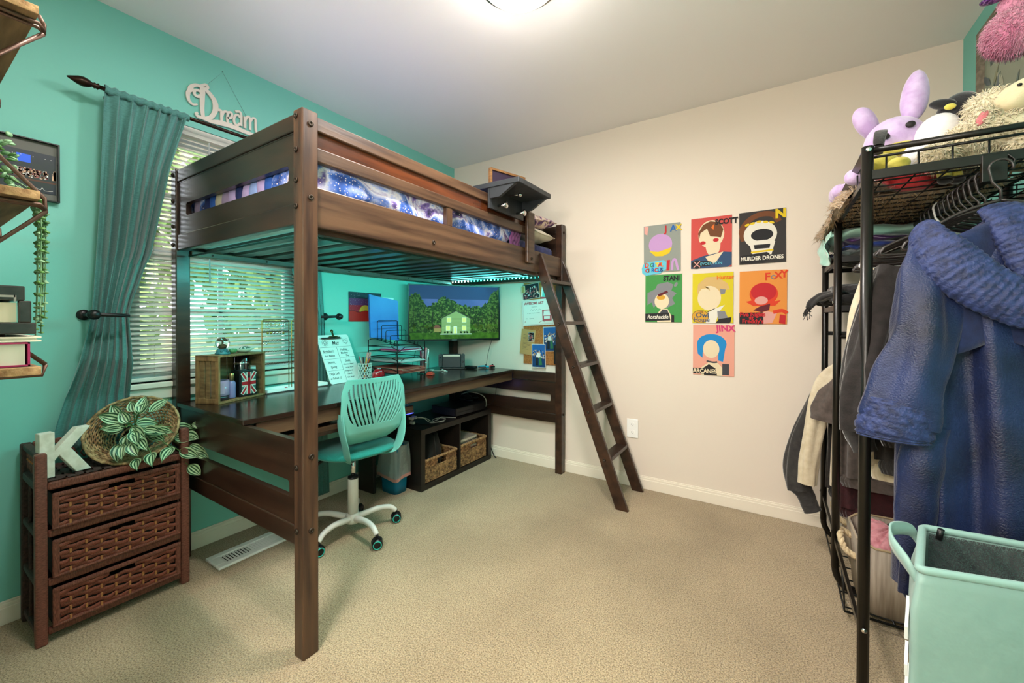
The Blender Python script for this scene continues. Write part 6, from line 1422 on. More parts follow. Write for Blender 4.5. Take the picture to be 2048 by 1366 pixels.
# top tray
m = MB()
for x in (RX0, RX1): bartube(m, (x, RY[0], RT-.012), (x, RY[2], RT-.012), .013)
for y in (RY[0], RY[2]): m.tube([(RX0, y, RT-.012), (RX1, y, RT-.012)], .0085, 10)
m.build('top_rim', MBLACK, rk)
ZT = 1.520
m = MB(); m.box((RX0, RY[0]-.010, ZT-.004), (RX1, RY[0]+.004, ZT+.020)); m.box((RX0-.004, RY[0], ZT-.002), (RX0+.008, RY[2], ZT+.014)); m.box((RX1-.008, RY[0], ZT-.002), (RX1+.004, RY[2], ZT+.014)); m.box((RX0, RY[2]-.008, ZT-.004), (RX1, RY[2]+.008, ZT+.018)); m.build('lower_rim', MBLACK, rk)
m = MB()
for i in range(17): y = RY[0]+.04+i*.064; m.tube([(RX0, y, RT-.03), (RX0, y, ZT), (RX1, y, ZT), (RX1, y, RT-.03)], .0024, 5)
for i in range(7): x = RX0+.04+i*.065; m.tube([(x, RY[0], RT-.03), (x, RY[0], ZT+.003), (x, RY[2], ZT+.003), (x, RY[2], RT-.03)], .0024, 5)
m.tube([(RX0, RY[0], RT-.032), (RX1, RY[0], RT-.032)], .0035, 6); m.build('top_mesh', WIRE, rk)
def shelf(y0, y1, z, nm='shelf_mesh'):
    m = MB()
    for x in (RX0, RX1): m.box((x-.006, y0, z-.012), (x+.006, y1, z+.010))
    for y in (y0, y1): m.box((RX0, y-.006, z-.012), (RX1, y+.006, z+.010))
    n = int((y1-y0)/.055)
    for i in range(1, n): m.tube([(RX0, y0+(y1-y0)*i/n, z+.003), (RX1, y0+(y1-y0)*i/n, z+.003)], .0022, 5)
    for i in range(1, 4): m.tube([(RX0+(RX1-RX0)*i/4, y0, z), (RX0+(RX1-RX0)*i/4, y1, z)], .0028, 5)
    m.build(nm, WIRE, rk)
shelf(RY[1], RY[2], 1.372); shelf(RY[1], RY[2], 1.172)
m = MB()
for x in (RX0, RX1): m.box((x-.005, RY[0], .205), (x+.005, RY[2], .225))
m.build('side_bar', MBLACK, rk)
m = MB()
for y in (-.81, RY[1], RY[2]): m.tube([(RX0, y, .215), (RX0+.01, y, .035), (RX1-.01, y, .035), (RX1, y, .215)], .005, 6)
for i in range(7): y = -.78+i*.105; m.tube([(RX0+.01, y, .035), (RX1-.01, y, .035)], .003, 5)
for x in (RX0+.01, RX0+.15, RX0+.30, RX1-.01): m.tube([(x, -.81, .035), (x, RY[2], .035)], .0035, 5)
m.build('bottom_shelf', WIRE, rk)
HX = 2.842
m = MB(); m.tube([(HX, RY[0]-.006, 1.487), (HX, RY[1]+.01, 1.487)], .0125, 14); m.build('hanging_rail', MBLACK, rk)
m = MB(); m.tube([(HX, RY[1]+.0, 1.055), (HX, RY[2], 1.055)], .0125, 14); m.tube([(RX0, RY[2], 1.055), (RX1, RY[2], 1.055)], .010, 8); m.tube([(RX0, RY[1], 1.055), (RX1, RY[1], 1.055)], .010, 8); m.build('hanging_rail', MBLACK, rk)
m = MB(); m.box((HX-.022, RY[0]-.016, 1.468), (HX+.022, RY[0]-.002, 1.535)); m.tube([(HX+.022, RY[0]-.014, 1.53), (HX+.034, RY[0]-.014, 1.515), (HX+.030, RY[0]-.014, 1.490)], .003, 6); m.build('rail_bracket', MBLACK, rk, bevel=.003)

# hangers ------------------------------------------------------------------------------
HNG = mat('brown_black_hanger', '2a2422', .35, spec=.6)
def hanger(lab, y, z=1.487, hw=.20, tilt=0, group='hangers on the upper rail', mt=None, x=HX):
    t = thing('hanger', lab, 'hanger', (x, y, z-.12), group)
    m = MB(); c = Vector((x, y, z)); T_ = Tz((x, y, 0), radians(tilt)); m.M = T_
    hook = [(.014+.0*0, 0, z-.012)]
    pts = [(.020*cos(a), 0, z+.003+.020*sin(a)) for a in [radians(-20+i*22) for i in range(10)]]
    m.tube([(q[0], 0, q[2]) for q in pts]+[(-.014, 0, z-.030), (0, 0, z-.050), (0, 0, z-.078)], .0030, 7); m.build('hook', mt or HNG, t)
    m = MB(); m.M = T_; m.tube(smooth_path([(0, 0, z-.075), (.07, 0, z-.098), (hw-.02, 0, z-.150), (hw, 0, z-.165), (hw-.012, 0, z-.182), (0, 0, z-.175), (-hw+.012, 0, z-.182), (-hw, 0, z-.165), (-hw+.02, 0, z-.150), (-.07, 0, z-.098), (0, 0, z-.075)], 5), .0042, 7); m.build('shoulder_bar', mt or HNG, t)
hy = [-1.205, -1.165, -1.125, -1.085, -1.045, -1.005, -.965, -.920, -.875, -.825, -.78, -.735]
hl = ['second', 'third', 'fourth', 'fifth', 'sixth', 'seventh', 'eighth', 'ninth', 'tenth', 'eleventh', 'twelfth', 'thirteenth']
for i, y in enumerate(hy):
    if i == 8: hanger('white plastic hanger between the black ones on the upper rail', y, tilt=3, mt=WHITE, group=None)
    else: hanger('dark plastic hanger, %s from the robe end of the upper rail' % hl[i], y, tilt=[2, -3, 4, 0, -2, 3, -4, 2, 0, 3, -3, 1][i])

# garments -------------------------------------------------------------------------------
def fabric(n, c, c2, sheen=.4, rough=.9, bump=.15, bs=200, scale=40): return mat(n, c, rough, c2=c2, scale=scale, sheen=sheen, bump=bump, bscale=bs)
NAVY = fabric('navy_plush_fleece', '0a102a', '192853', .15, .42, .3, 260, 7); NAVYC = fabric('navy_ribbed_fleece', '151f42', '2b396a', .1, .6, .5, 120, 60)
CHAR = fabric('charcoal_knit', '1f1b1a', '2b2625'); CHAR2 = fabric('washed_black_knit', '2a2828', '383533'); CREAMK = fabric('cream_fleece', 'c2b396', 'cfc2a8'); TAUPE = fabric('taupe_cotton', '463d38', '574c46'); WHITEK = fabric('white_cotton', 'c9c4bc', 'dad6ce'); MAROON = fabric('maroon_cotton', '2e0c10', '3c1216'); BROWNK = fabric('dark_brown_knit', '2c2220', '3a2d29')
def garment(name, lab, cat, y, ztop, zbot, xl, xr, M_, sleeve=None, cuff=None, depth=.030, seed=1, hemM=None, group=None, rz=0, folds=7, hood=False, hemh=.05, amp=.012):
    # a hanging top: flattened tube body with folds, sleeves, cuffs and hem
    rd = random.Random(seed); ph = [rd.uniform(0, 6) for _ in range(4)]
    t = thing(name, lab, cat, ((xl+xr)/2, y, zbot), group); cx = (xl+xr)/2; hw = (xr-xl)/2; T_ = Tz((cx, y, 0), radians(rz))
    def body(u, v, z0=zbot):
        a = u*2*pi; z = lerp(ztop, z0, v)
        k = interp([(0, .34), (.06, .62), (.16, .97), (.5, 1.0), (1, 1.02)], v); kd = interp([(0, .5), (.15, .9), (1, 1.15)], v)
        zz = z-.035*abs(cos(a))**1.5*max(0, 1-v*5)
        f = amp*min(1, v*3)*sin(a*folds+ph[0]+.8*sin(z*6+ph[1]))+.006*min(1, v*3)*sin(a*folds*2.3+ph[2]+z*5)
        return T_ @ Vector((hw*k*copysign_pow(cos(a), .85)+f*.5*cos(a), depth*kd*copysign_pow(sin(a), .8)+f*(1 if sin(a) > 0 else -1)*abs(sin(a))**.3, zz))
    m = MB(); m.grid(body, 90, 46, cu=True); m.build('body', M_, t)
    if hemM is not None or hemh:
        m = MB(); m.grid(lambda u, v: T_ @ Vector((hw*(.98-.05*abs(2*v-1))*copysign_pow(cos(u*2*pi), .85)+.003*sin(u*2*pi*40), (depth*1.12)*copysign_pow(sin(u*2*pi), .8), zbot+.006-hemh*v)), 120, 5, cu=True); m.build('hem', hemM or M_, t)
    for sd, pts, rad in (sleeve or []):
        P = smooth_path(pts, 6); n = len(P); m = MB()
        def sl(u, v, P=P, n=n, rad=rad):
            q = v*(n-1); i = min(n-2, int(q)); c = P[i].lerp(P[i+1], q-i); d = (P[i+1]-P[i]).normalized(); s_ = Vector((1, 0, 0)); s_ = (s_-d*s_.dot(d)).normalized(); w_ = d.cross(s_); a = u*2*pi
            r = interp([(j/(len(rad)-1), x) for j, x in enumerate(rad)], v); f = 1+.14*sin(a*3+ph[1]+v*5)+.03*sin(v*20+ph[3]+3*sin(a))+.09*sin(a*5+ph[2]-v*4)
            return c+s_*(r*f*cos(a))+w_*(r*.62*f*sin(a))
        m.grid(sl, 30, 44, cu=True); s_o = m.build('sleeve', M_, t)
    return t
# robe (nearest garment)
ROBY = -1.300
t = garment('bathrobe', 'plush navy blue bathrobe hanging at the near end of the rack', 'bathrobe', ROBY, 1.385, .42, 2.665, 3.055, NAVY, depth=.055, seed=4, folds=11, amp=.020, hemh=.03,
    sleeve=[(0, [(2.712, -1.315, 1.30), (2.700, -1.345, 1.22), (2.690, -1.375, 1.08), (2.662, -1.390, .96), (2.645, -1.392, .87)], [.042, .056, .062, .066, .068])])
def tubeloft(m, pts, rad, nu=30, nv=40, flat=.62, rib=0, fold=.08, M=None, hint=(1, 0, 0), seed=0, caps=False):
    P = smooth_path(pts, 8); n = len(P)
    def sl(u, v):
        q = v*(n-1); i = min(n-2, int(q)); c = P[i].lerp(P[i+1], q-i); d = (P[i+1]-P[i]).normalized(); s_ = Vector(hint); s_ = (s_-d*s_.dot(d)).normalized(); w_ = d.cross(s_); a = u*2*pi
        r = interp([(j/(len(rad)-1), x) for j, x in enumerate(rad)], v)
        f = 1+fold*sin(a*3+seed+v*5)+fold*.5*sin(v*21+seed)
        rb = rib*sin(v*rib_n(P)*2*pi)
        return c+s_*((r*f+rb)*cos(a))+w_*((r*flat*f+rb)*sin(a))
    m.grid(sl, nu, nv, cu=True)
def rib_n(P): return sum((a-b).length for a, b in zip(P, P[1:]))/.012
m = MB(); tubeloft(m, [(2.650, -1.392, .915), (2.645, -1.396, .89), (2.634, -1.398, .850), (2.632, -1.398, .830)], [.064, .069, .071, .066], 40, 20, .60, .0022, .03); m.build('turned_cuff', NAVYC, t, solid=.006)
# shawl collar: two thick ribbed bands meeting low on the chest
m = MB(); tubeloft(m, [(2.690, -1.300, 1.350), (2.700, -1.335, 1.330), (2.725, -1.372, 1.268), (2.775, -1.392, 1.205), (2.840, -1.398, 1.160), (2.905, -1.395, 1.135), (2.96, -1.39, 1.13)], [.022, .040, .052, .054, .050, .044, .036], 36, 160, .42, .0012, .05, hint=(.3, 0, 1)); m.build('collar', NAVYC, t)
m = MB(); tubeloft(m, [(2.815, -1.300, 1.392), (2.835, -1.330, 1.370), (2.865, -1.360, 1.300), (2.885, -1.378, 1.225), (2.915, -1.384, 1.165)], [.020, .040, .052, .048, .030], 36, 140, .42, .0012, .05, hint=(1, 0, .2)); m.build('collar', NAVYC, t)
m = MB(); m.grid(lambda u, v: (2.72+.20*u+.01*sin(v*7), -1.352-.012*sin(u*9)-.01*v, 1.36-.28*v-.05*abs(2*u-1)), 20, 16); m.build('inner_facing', fabric('navy_inner_pile', '101a3e', '1a2850'), t, solid=.004)
m = MB()
for x0, zb in ((2.668, .640), (2.684, .60)): m.grid(lambda u, v, x0=x0, zb=zb: (x0+.016*u+.006*sin(v*4), -1.375+.004*sin(v*9+u), .90-(.90-zb)*v), 4, 24)
m.build('belt', NAVYC, t, solid=.004)
m = MB(); tubeloft(m, [(2.70, -1.355, .86), (2.690, -1.365, .74), (2.682, -1.362, .62), (2.676, -1.358, .53)], [.040, .042, .038, .034], 26, 50, .6, 0, .08, seed=2); m.build('front_edge_fold', NAVY, t)
hanger('hanger holding the navy bathrobe at the near end of the rail', ROBY+.010, group=None, hw=.17)
garment('hoodie', 'black brown pullover with long sleeve directly behind the bathrobe', 'sweatshirt', -1.175, 1.335, .80, 2.640, 3.03, CHAR, seed=7, depth=.026, sleeve=[(0, [(2.665, -1.19, 1.27), (2.640, -1.215, 1.17), (2.610, -1.225, 1.02), (2.590, -1.222, .90), (2.590, -1.215, .80)], [.035, .045, .044, .040, .036])])
garment('sweatshirt', 'washed black hoodie hanging third from the near end', 'sweatshirt', -1.105, 1.33, .70, 2.650, 3.03, CHAR2, seed=9, depth=.024, sleeve=[(0, [(2.665, -1.12, 1.27), (2.630, -1.14, 1.12), (2.605, -1.145, .95), (2.600, -1.14, .80), (2.615, -1.14, .725)], [.033, .042, .040, .036, .030])])
garment('sweatshirt', 'cream sweatshirt with a ribbed hem in the middle of the upper rail', 'sweatshirt', -1.035, 1.33, .66, 2.640, 3.02, CREAMK, seed=11, depth=.024, sleeve=[(0, [(2.655, -1.05, 1.28), (2.625, -1.06, 1.10), (2.610, -1.062, .90), (2.640, -1.06, .70)], [.030, .036, .034, .026])])
garment('sweatshirt', 'dark brown sweatshirt behind the cream one on the upper rail', 'sweatshirt', -.960, 1.33, .72, 2.66, 3.02, BROWNK, seed=13, depth=.024)
garment('shirt', 'taupe shirt near the far end of the upper rail', 'shirt', -.890, 1.33, .80, 2.67, 3.02, TAUPE, seed=14, depth=.022)
garment('shirt', 'plum shirt on the upper rail before the middle posts', 'shirt', -.820, 1.33, .78, 2.67, 3.02, MAUV, seed=15, depth=.020)
garment('jacket', 'black jacket at the far end of the upper rail', 'jacket', -.745, 1.33, .70, 2.66, 3.02, CHAR, seed=16, depth=.022)
# lower rail, far section
for i, (y, tl) in enumerate(((-.56, 3), (-.50, -2), (-.44, 2), (-.37, 0), (-.30, 3))): hanger('dark hanger, %s from the middle post on the lower rail' % ['first', 'second', 'third', 'fourth', 'fifth'][i], y, 1.055, .19, tl, 'hangers on the lower rail')
garment('shirt', 'white shirt hanging nearest on the lower rail behind the middle post', 'shirt', -.555, .905, .62, 2.640, 3.0, WHITEK, seed=21, depth=.018, hemh=0)
garment('shirt', 'taupe grey T shirt with short sleeve on the lower rail', 'shirt', -.505, .90, .45, 2.625, 3.0, TAUPE, seed=22, depth=.020, sleeve=[(0, [(2.645, -.51, .87), (2.600, -.52, .78), (2.578, -.52, .68)], [.040, .052, .058])])
garment('shirt', 'maroon shirt showing its hem low on the lower rail', 'shirt', -.455, .90, .30, 2.625, 2.98, MAROON, seed=23, depth=.018)
garment('sweatshirt', 'cream long sleeve sweatshirt hanging on the lower rail', 'sweatshirt', -.395, .915, .36, 2.615, 3.0, CREAMK, seed=24, depth=.022, sleeve=[(0, [(2.635, -.40, .90), (2.585, -.41, .82), (2.545, -.415, .65), (2.525, -.415, .48), (2.520, -.412, .355)], [.030, .042, .040, .037, .034])])
t = garment('jacket', 'washed black jacket hanging outermost by the wall on the lower rail', 'jacket', -.320, .905, .33, 2.600, 3.0, CHAR2, seed=25, depth=.024, sleeve=[(0, [(2.620, -.325, .88), (2.565, -.335, .74), (2.500, -.345, .56), (2.475, -.350, .40), (2.490, -.352, .30)], [.032, .044, .048, .048, .046])])
m = MB(); tubeloft(m, [(2.495, -.352, .315), (2.515, -.352, .28), (2.530, -.352, .24), (2.545, -.352, .21)], [.046, .038, .036, .037], 30, 24, .6, .001, .03); m.build('cuff', CHAR2, t)

# folded piles on the far shelves ---------------------------------------------------------
def crumple(name, lab, cat, x0, x1, y0, y1, z0, h, M_, seed, ov=0, amp=.25, group=None):
    rd = random.Random(seed); ph = [rd.uniform(0, 6) for _ in range(5)]
    def f(u, v):
        a = u*2*pi; t_ = v*pi; cx, cy = (x0+x1)/2, (y0+y1)/2; c, s_ = copysign_pow(cos(a), .6), copysign_pow(sin(a), .6); st = sin(t_)**.6; ct = cos(t_)
        r = 1+.05*sin(3*a+ph[0])+.04*sin(7*a+ph[1]+5*v)
        z = z0+h/2+h/2*copysign_pow(ct, .8)*(1+amp*sin(a*2+ph[2])*st)+h*.07*sin(9*c+ph[3])*sin(7*s_+ph[4])*(1 if ct > 0 else 0)+.006*sin(a*11+v*8)
        x = cx+(x1-x0)/2*c*st*r-(ov*max(0, -c)*max(0, -ct) if ov else 0)
        return (x, cy+(y1-y0)/2*s_*st*r, max(z, z0) if not ov else z-(ov*.6*max(0, -c)*st if ct < .2 else 0))
    m = MB(); m.grid(f, 64, 30, cu=True); o = m.build(name, M_, None); return tag(o, lab, cat, group)
MINT = fabric('mint_satin', '9ad0be', 'b8e4d4', .3, .5, .3, 18, 8); PURP = fabric('purple_satin', '2e1242', '4f2366', .3, .35, .2, 20, 8); ROYAL = fabric('royal_blue_cloth', '20306e', '2c428c'); GREYP = fabric('grey_green_cloth', '39413e', '4c5652')
crumple('folded_clothes', 'grey green folded clothes lowest on the upper far shelf', 'clothes', 2.585, 3.02, -.60, -.17, 1.384, .035, GREYP, 1)
crumple('folded_clothes', 'royal blue cloth layer in the mint and purple pile', 'clothes', 2.605, 3.02, -.615, -.20, 1.414, .024, ROYAL, 2)
crumple('folded_clothes', 'shiny purple satin cloth folded under the mint fabric', 'clothes', 2.610, 3.02, -.625, -.24, 1.434, .032, PURP, 3, amp=.3)
crumple('folded_clothes', 'crumpled mint green satin fabric on top of the upper far shelf', 'clothes', 2.570, 3.02, -.60, -.16, 1.450, .066, MINT, 4, amp=.2)
m = MB(); m.grid(lambda u, v: (2.585+.006*sin(v*9)-.012*sin(u*7+v*3)-.01*v, lerp(-.56, -.20, u), 1.50-.115*v-.02*sin(u*5)), 30, 14); o = m.build('mint_drape', MINT, None, solid=.003); tag(o, 'mint green corner of fabric draped over the shelf edge toward the posters', 'clothes')
DEN = fabric('black_denim', '141312', '211f1e', .1); DEN2 = fabric('faded_black_cotton', '242221', '343130')
crumple('folded_jeans', 'folded black jeans lying on the second far shelf', 'jeans', 2.60, 3.0, -.60, -.20, 1.184, .050, DEN, 5, amp=.1)
crumple('folded_clothes', 'crumpled faded black top on the folded jeans', 'clothes', 2.60, 2.95, -.55, -.22, 1.230, .050, DEN2, 6, amp=.5)
m = MB(); tubeloft(m, [(2.66, -.42, 1.235), (2.60, -.41, 1.235), (2.545, -.40, 1.215), (2.515, -.40, 1.175)], [.040, .036, .030, .022], 28, 40, .55, 0, .22, hint=(0, 1, 0), seed=3)
rd = random.Random(3)
for i in range(26): y = -.40+rd.uniform(-.035, .035); m.tube(smooth_path([(2.53, y, 1.19), (2.515+rd.uniform(-.012, .01), y+rd.uniform(-.01, .01), 1.17), (2.510+rd.uniform(-.015, .02), y+rd.uniform(-.015, .015), 1.12+rd.uniform(0, .04))], 3), .0013, 4)
o = m.build('frayed_jeans_leg', DEN2, None); tag(o, 'frayed black jeans leg hanging over the shelf edge', 'jeans')
crumple('folded_jeans', 'folded dark denim sticking out under the frayed leg', 'jeans', 2.545, 2.80, -.36, -.20, 1.190, .040, DEN, 8, amp=.15)

# bottom shelf: two fabric baskets with rope handles ------------------------------------
BASK = mat('woodgrain_fabric', '8d8072', .8, c2='a99c8c', scale=5, stretch=(22, 22, 1.0), detail=6, bump=.1); ROPE = fabric('cotton_rope', 'b8a27c', 'd4c19c', .2, .8, .5, 150, 60); BLIN = fabric('beige_lining', '9c8664', 'ad9876')
def fbasket(lab, x0, x1, y0, y1, z0, z1):
    t = thing('fabric_basket', lab, 'basket', ((x0+x1)/2, (y0+y1)/2, z0), 'fabric baskets on the bottom shelf')
    L0 = rrect(x0, y0, x1, y1, .045, 6); n = len(L0); cx, cy = (x0+x1)/2, (y0+y1)/2
    def ring(k, z): return [(cx+(x-cx)*k, cy+(y-cy)*k, z+(.010*sin(i*.6) if z > z0+.1 else 0)) for i, (x, y) in enumerate(L0)]
    rings = [ring(.94, z0), ring(.97, (z0+z1)/2), ring(1, z1)]
    m = MB(); m._add([p for r in rings for p in r], [(i*n+j, i*n+(j+1) % n, (i+1)*n+(j+1) % n, (i+1)*n+j) for i in range(2) for j in range(n)]+[tuple(range(n))[::-1]], 0, True); m.build('wall', BASK, t, solid=.005)
    m = MB(); m.tube(ring(1.0, z1), .0045, 6, closed=True); m.build('rim', BLIN, t)
    m = MB(); yc = cy; zc = z1-.055; A = [(x0-.002, yc+.050, zc), (x0-.030, yc+.040, zc+.020), (x0-.040, yc, zc+.012), (x0-.030, yc-.040, zc-.020), (x0-.002, yc-.055, zc-.035)]
    P = smooth_path(A, 10); k = len(P)
    for ph in (0, 2*pi/3, 4*pi/3):
        pts = []
        for i, p in enumerate(P):
            d = (P[min(i+1, k-1)]-P[max(i-1, 0)]).normalized(); s_ = d.orthogonal().normalized(); s_ = (Vector((1, 0, .3))-d*Vector((1, 0, .3)).dot(d)).normalized(); w_ = d.cross(s_); a = i*.55+ph; pts.append(p+s_*.006*cos(a)+w_*.006*sin(a))
        m.tube(pts, .0068, 7)
    m.ell(A[0], (.012, .012, .012)); m.ell(A[-1], (.012, .012, .012)); m.build('rope_handle', ROPE, t)
fbasket('grey woodgrain fabric basket in front on the bottom rack shelf', 2.655, 3.04, -.790, -.495, .041, .290)
fbasket('grey woodgrain fabric basket at the far end of the bottom rack shelf', 2.665, 3.04, -.460, -.165, .041, .285)
PINKC = fabric('pink_cotton', 'b06a72', 'c88a90')
crumple('folded_clothes', 'pink clothing heaped in the front fabric basket', 'clothes', 2.68, 2.85, -.74, -.53, .16, .15, PINKC, 31, amp=.3)
crumple('folded_clothes', 'black clothing heaped in the front fabric basket', 'clothes', 2.75, 3.01, -.765, -.53, .15, .165, DEN, 32, amp=.4)
SCF = ramp_mat('blue_grey_print_knit', [(.40, '1c2630'), (.48, '5c6c78'), (.55, 'c9ccc8'), (.62, '8a98a0'), (.70, '2c3844')], scale=26, rough=.9, dist=1, bump=.4)
crumple('knitted_scarf', 'blue grey and white patterned scarf heaped above the far basket', 'scarf', 2.655, 2.90, -.44, -.20, .24, .16, SCF, 33, amp=.35)
crumple('folded_clothes', 'dark brown sweater heaped beside the patterned scarf', 'clothes', 2.80, 3.02, -.47, -.18, .22, .20, BROWNK, 34, amp=.3)
m = MB(); tubeloft(m, [(2.69, -.60, .40), (2.73, -.60, .375), (2.80, -.61, .35)], [.028, .032, .03], 24, 24, .7, .001, .05, hint=(0, 0, 1))

# laundry hamper --------------------------------------------------------------------------
MINTC = fabric('mint_hamper_canvas', '76948d', '83a199', .1, .6, .35, 14, 5); MINTR = fabric('mint_binding', '7a9c94', '88a8a0', .2, .6, .05, 60, 5)
HL, HW_, HZ = .37, .245, .645
HQ = [Vector((2.618, -1.685, 0)), Vector((2.99, -1.60, 0)), Vector((3.01, -1.435, 0)), Vector((2.672, -1.462, 0))]
class _HC:   # maps hamper-local x,y (0..HL, 0..HW_) into the sagging four-cornered outline
    def __matmul__(s, p):
        u, v = p.x/HL, p.y/HW_; q = HQ[0].lerp(HQ[1], u).lerp(HQ[3].lerp(HQ[2], u), v); return Vector((q.x, q.y, p.z))
HC = _HC()
t = thing('laundry_hamper', 'tall mint green fabric laundry hamper at the bottom right corner', 'laundry hamper', (2.80, -1.55, 0))
def hring(k, z, r=.012, wob=0):
    L_ = rrect(0, 0, HL, HW_, r, 5); return [HC @ Vector((HL/2+(x-HL/2)*k, HW_/2+(y-HW_/2)*k, z+wob*sin(i*1.1))) for i, (x, y) in enumerate(L_)]
def subd_loop(L_, n=4):
    o = []
    for i in range(len(L_)):
        a, b = L_[i], L_[(i+1) % len(L_)]
        k = max(1, int((b-a).length/.02))
        o += [a.lerp(b, j/k) for j in range(k)]
    return o
m = MB(); base_ = subd_loop(hring(1, 0)); n = len(base_); cen = HC @ Vector((HL/2, HW_/2, 0)); rows = 26; vs = []
for j in range(rows+1):
    q = j/rows; z = HZ*q
    for i, p in enumerate(base_):
        d = p-cen; k = .95+.05*q**.7; bulge = .006*sin(q*pi)*sin(i*.37+2)+(.020*max(0, -d.normalized().x) if q < .97 else 0)*min(1, (1-q)*8)+.004*sin(q*9+i*.21)*(q*(1-q)*4); dn = d.normalized()
        vs.append(Vector((cen.x+d.x*k+dn.x*bulge, cen.y+d.y*k+dn.y*bulge, z)))
m._add(vs, [(j*n+i, j*n+(i+1) % n, (j+1)*n+(i+1) % n, (j+1)*n+i) for j in range(rows) for i in range(n)]+[tuple(range(n))[::-1]], 0, True); m.build('canvas_body', MINTC, t, solid=.003)
m = MB(); m.tube(subd_loop(hring(1.0, HZ+.002)), .0075, 8, closed=True); m.build('rim_binding', MINTR, t)
NET = bpy.data.materials.new('black_net'); NET.use_nodes = True; nn_ = NET.node_tree; pb = nn_.nodes['Principled BSDF']; pb.inputs['Base Color'].default_value = (.012, .012, .013, 1); pb.inputs['Roughness'].default_value = .6
uvn = nn_.nodes.new('ShaderNodeTexCoord'); ck = nn_.nodes.new('ShaderNodeTexVoronoi'); ck.feature = 'DISTANCE_TO_EDGE'; ck.inputs['Scale'].default_value = 260; nn_.links.new(uvn.outputs['Object'], ck.inputs['Vector'])
rp = nn_.nodes.new('ShaderNodeValToRGB'); rp.color_ramp.elements[0].position = .10; rp.color_ramp.elements[0].color = (1, 1, 1, 1); rp.color_ramp.elements[1].position = .16; rp.color_ramp.elements[1].color = (.25, .25, .25, 1); nn_.links.new(ck.outputs[0], rp.inputs[0]); nn_.links.new(rp.outputs[0], pb.inputs['Alpha'])
m = MB(); m.grid(lambda u, v: HC @ Vector((.012+(HL-.024)*u, .010+(HW_-.020)*v, HZ-.006-.055*sin(pi*min(1, u*1.1))**.8*sin(pi*v)**.8+.004*sin(u*30+v*14)*sin(pi*v))), 50, 30); m.build('net_cover', NET, t)
m = MB(); m.tube([HC @ Vector((.030, HW_-.025, HZ-.012)), HC @ Vector((.034, HW_-.030, HZ+.014))], .006, 8); m.build('cord_toggle', BLACKP, t)
m = MB(); P = smooth_path([(-.002, .030, HZ-.030), (-.020, .045, HZ-.006), (-.048, .100, HZ+.012), (-.050, .150, HZ+.020), (-.020, .205, HZ+.004), (-.002, .215, HZ-.030)], 8)
m.grid(lambda u, v: (lambda p: HC @ Vector((p.x, p.y, p.z-.014+.028*v)))(P[int(round(u*(len(P)-1)))]), len(P)-1, 2); m.build('carry_handle', MINTR, t, solid=.004)
m = MB(); m.M = frame((2.672-.020, -1.462, 0), (-.054, -.223, 0), (0, 0, 1)); WL = mat('white_print', 'd8dcd6', .5)
for i in range(7):
    z = .505-i*.075; m.prism([(.050, z), (.128, z-.030), (.128, z-.055), (.050, z-.022)] if i % 2 == 0 else [(.050, z-.03), (.090, z-.004), (.128, z-.034), (.128, z-.058), (.090, z-.028), (.050, z-.05)], -.002, .0035)
m.build('printed_lettering', WL, t)

# plush toys on top of the rack -------------------------------------------------------------
LIL = fabric('lilac_plush', 'b497c4', 'c9b2d6', .6, .8, .1, 300, 30); REDP = fabric('red_plush', 'b3242a', 'c83a3a', .6); YEL = fabric('yellow_plush', 'c0b044', 'd0c25c', .6); BLP = fabric('black_plush', '17171a', '242427', .5); WHP = fabric('white_plush', 'd8d6d8', 'e6e4e4', .6); CRP = fabric('cream_shag_plush', 'cdbf9c', 'ddd2b4', .6, .9, .4, 120, 20); TANP = fabric('tan_shag_throw', '9c8264', 'bda382', .6, .9, .4, 120, 12); PNK = fabric('pink_shag_plush', 'd07a9c', 'e8a8c0', .6, .9, .4, 120, 12); LTB = fabric('caramel_plush', 'b08a54', 'c29c66', .6)
DKS = mat('dark_stitch', '1a1214', .6); ZF = ZT+.008
# shaggy throw lying under the toys
t = thing('shaggy_throw', 'tan shaggy throw blanket spread on the top shelf under the toys', 'throw blanket', (2.76, -.62, ZF))
m = MB()
def thr(u, v):
    x = lerp(2.588, 2.97, u); y = lerp(-.98, -.135, v); e = max(0, (.10-u)/.10)
    return (x-.018*e, y, ZF+.040+.014*sin(x*30+y*9)+.012*sin(y*21)-.050*e*e)
m.grid(thr, 30, 46); m.grid(lambda u, v: (lambda p: (p[0]+.004, p[1], ZF+.004))(thr(u, v)), 8, 12)
base_f = [tuple(f) for f in m.f[:30*46]]; m.fur(5200, .030, .0022, 0, base_f, seed=3, curl=.9)
for i in range(1600):
    rd_ = R; x = R.uniform(2.585, 2.95); y = R.uniform(-.98, -.14); m.tube([(x, y, ZF), (x+R.uniform(-.014, .014), y+R.uniform(-.014, .014), ZF-.012)], [.0022, .0004], 3)
m.build('shag_body', TANP, t)
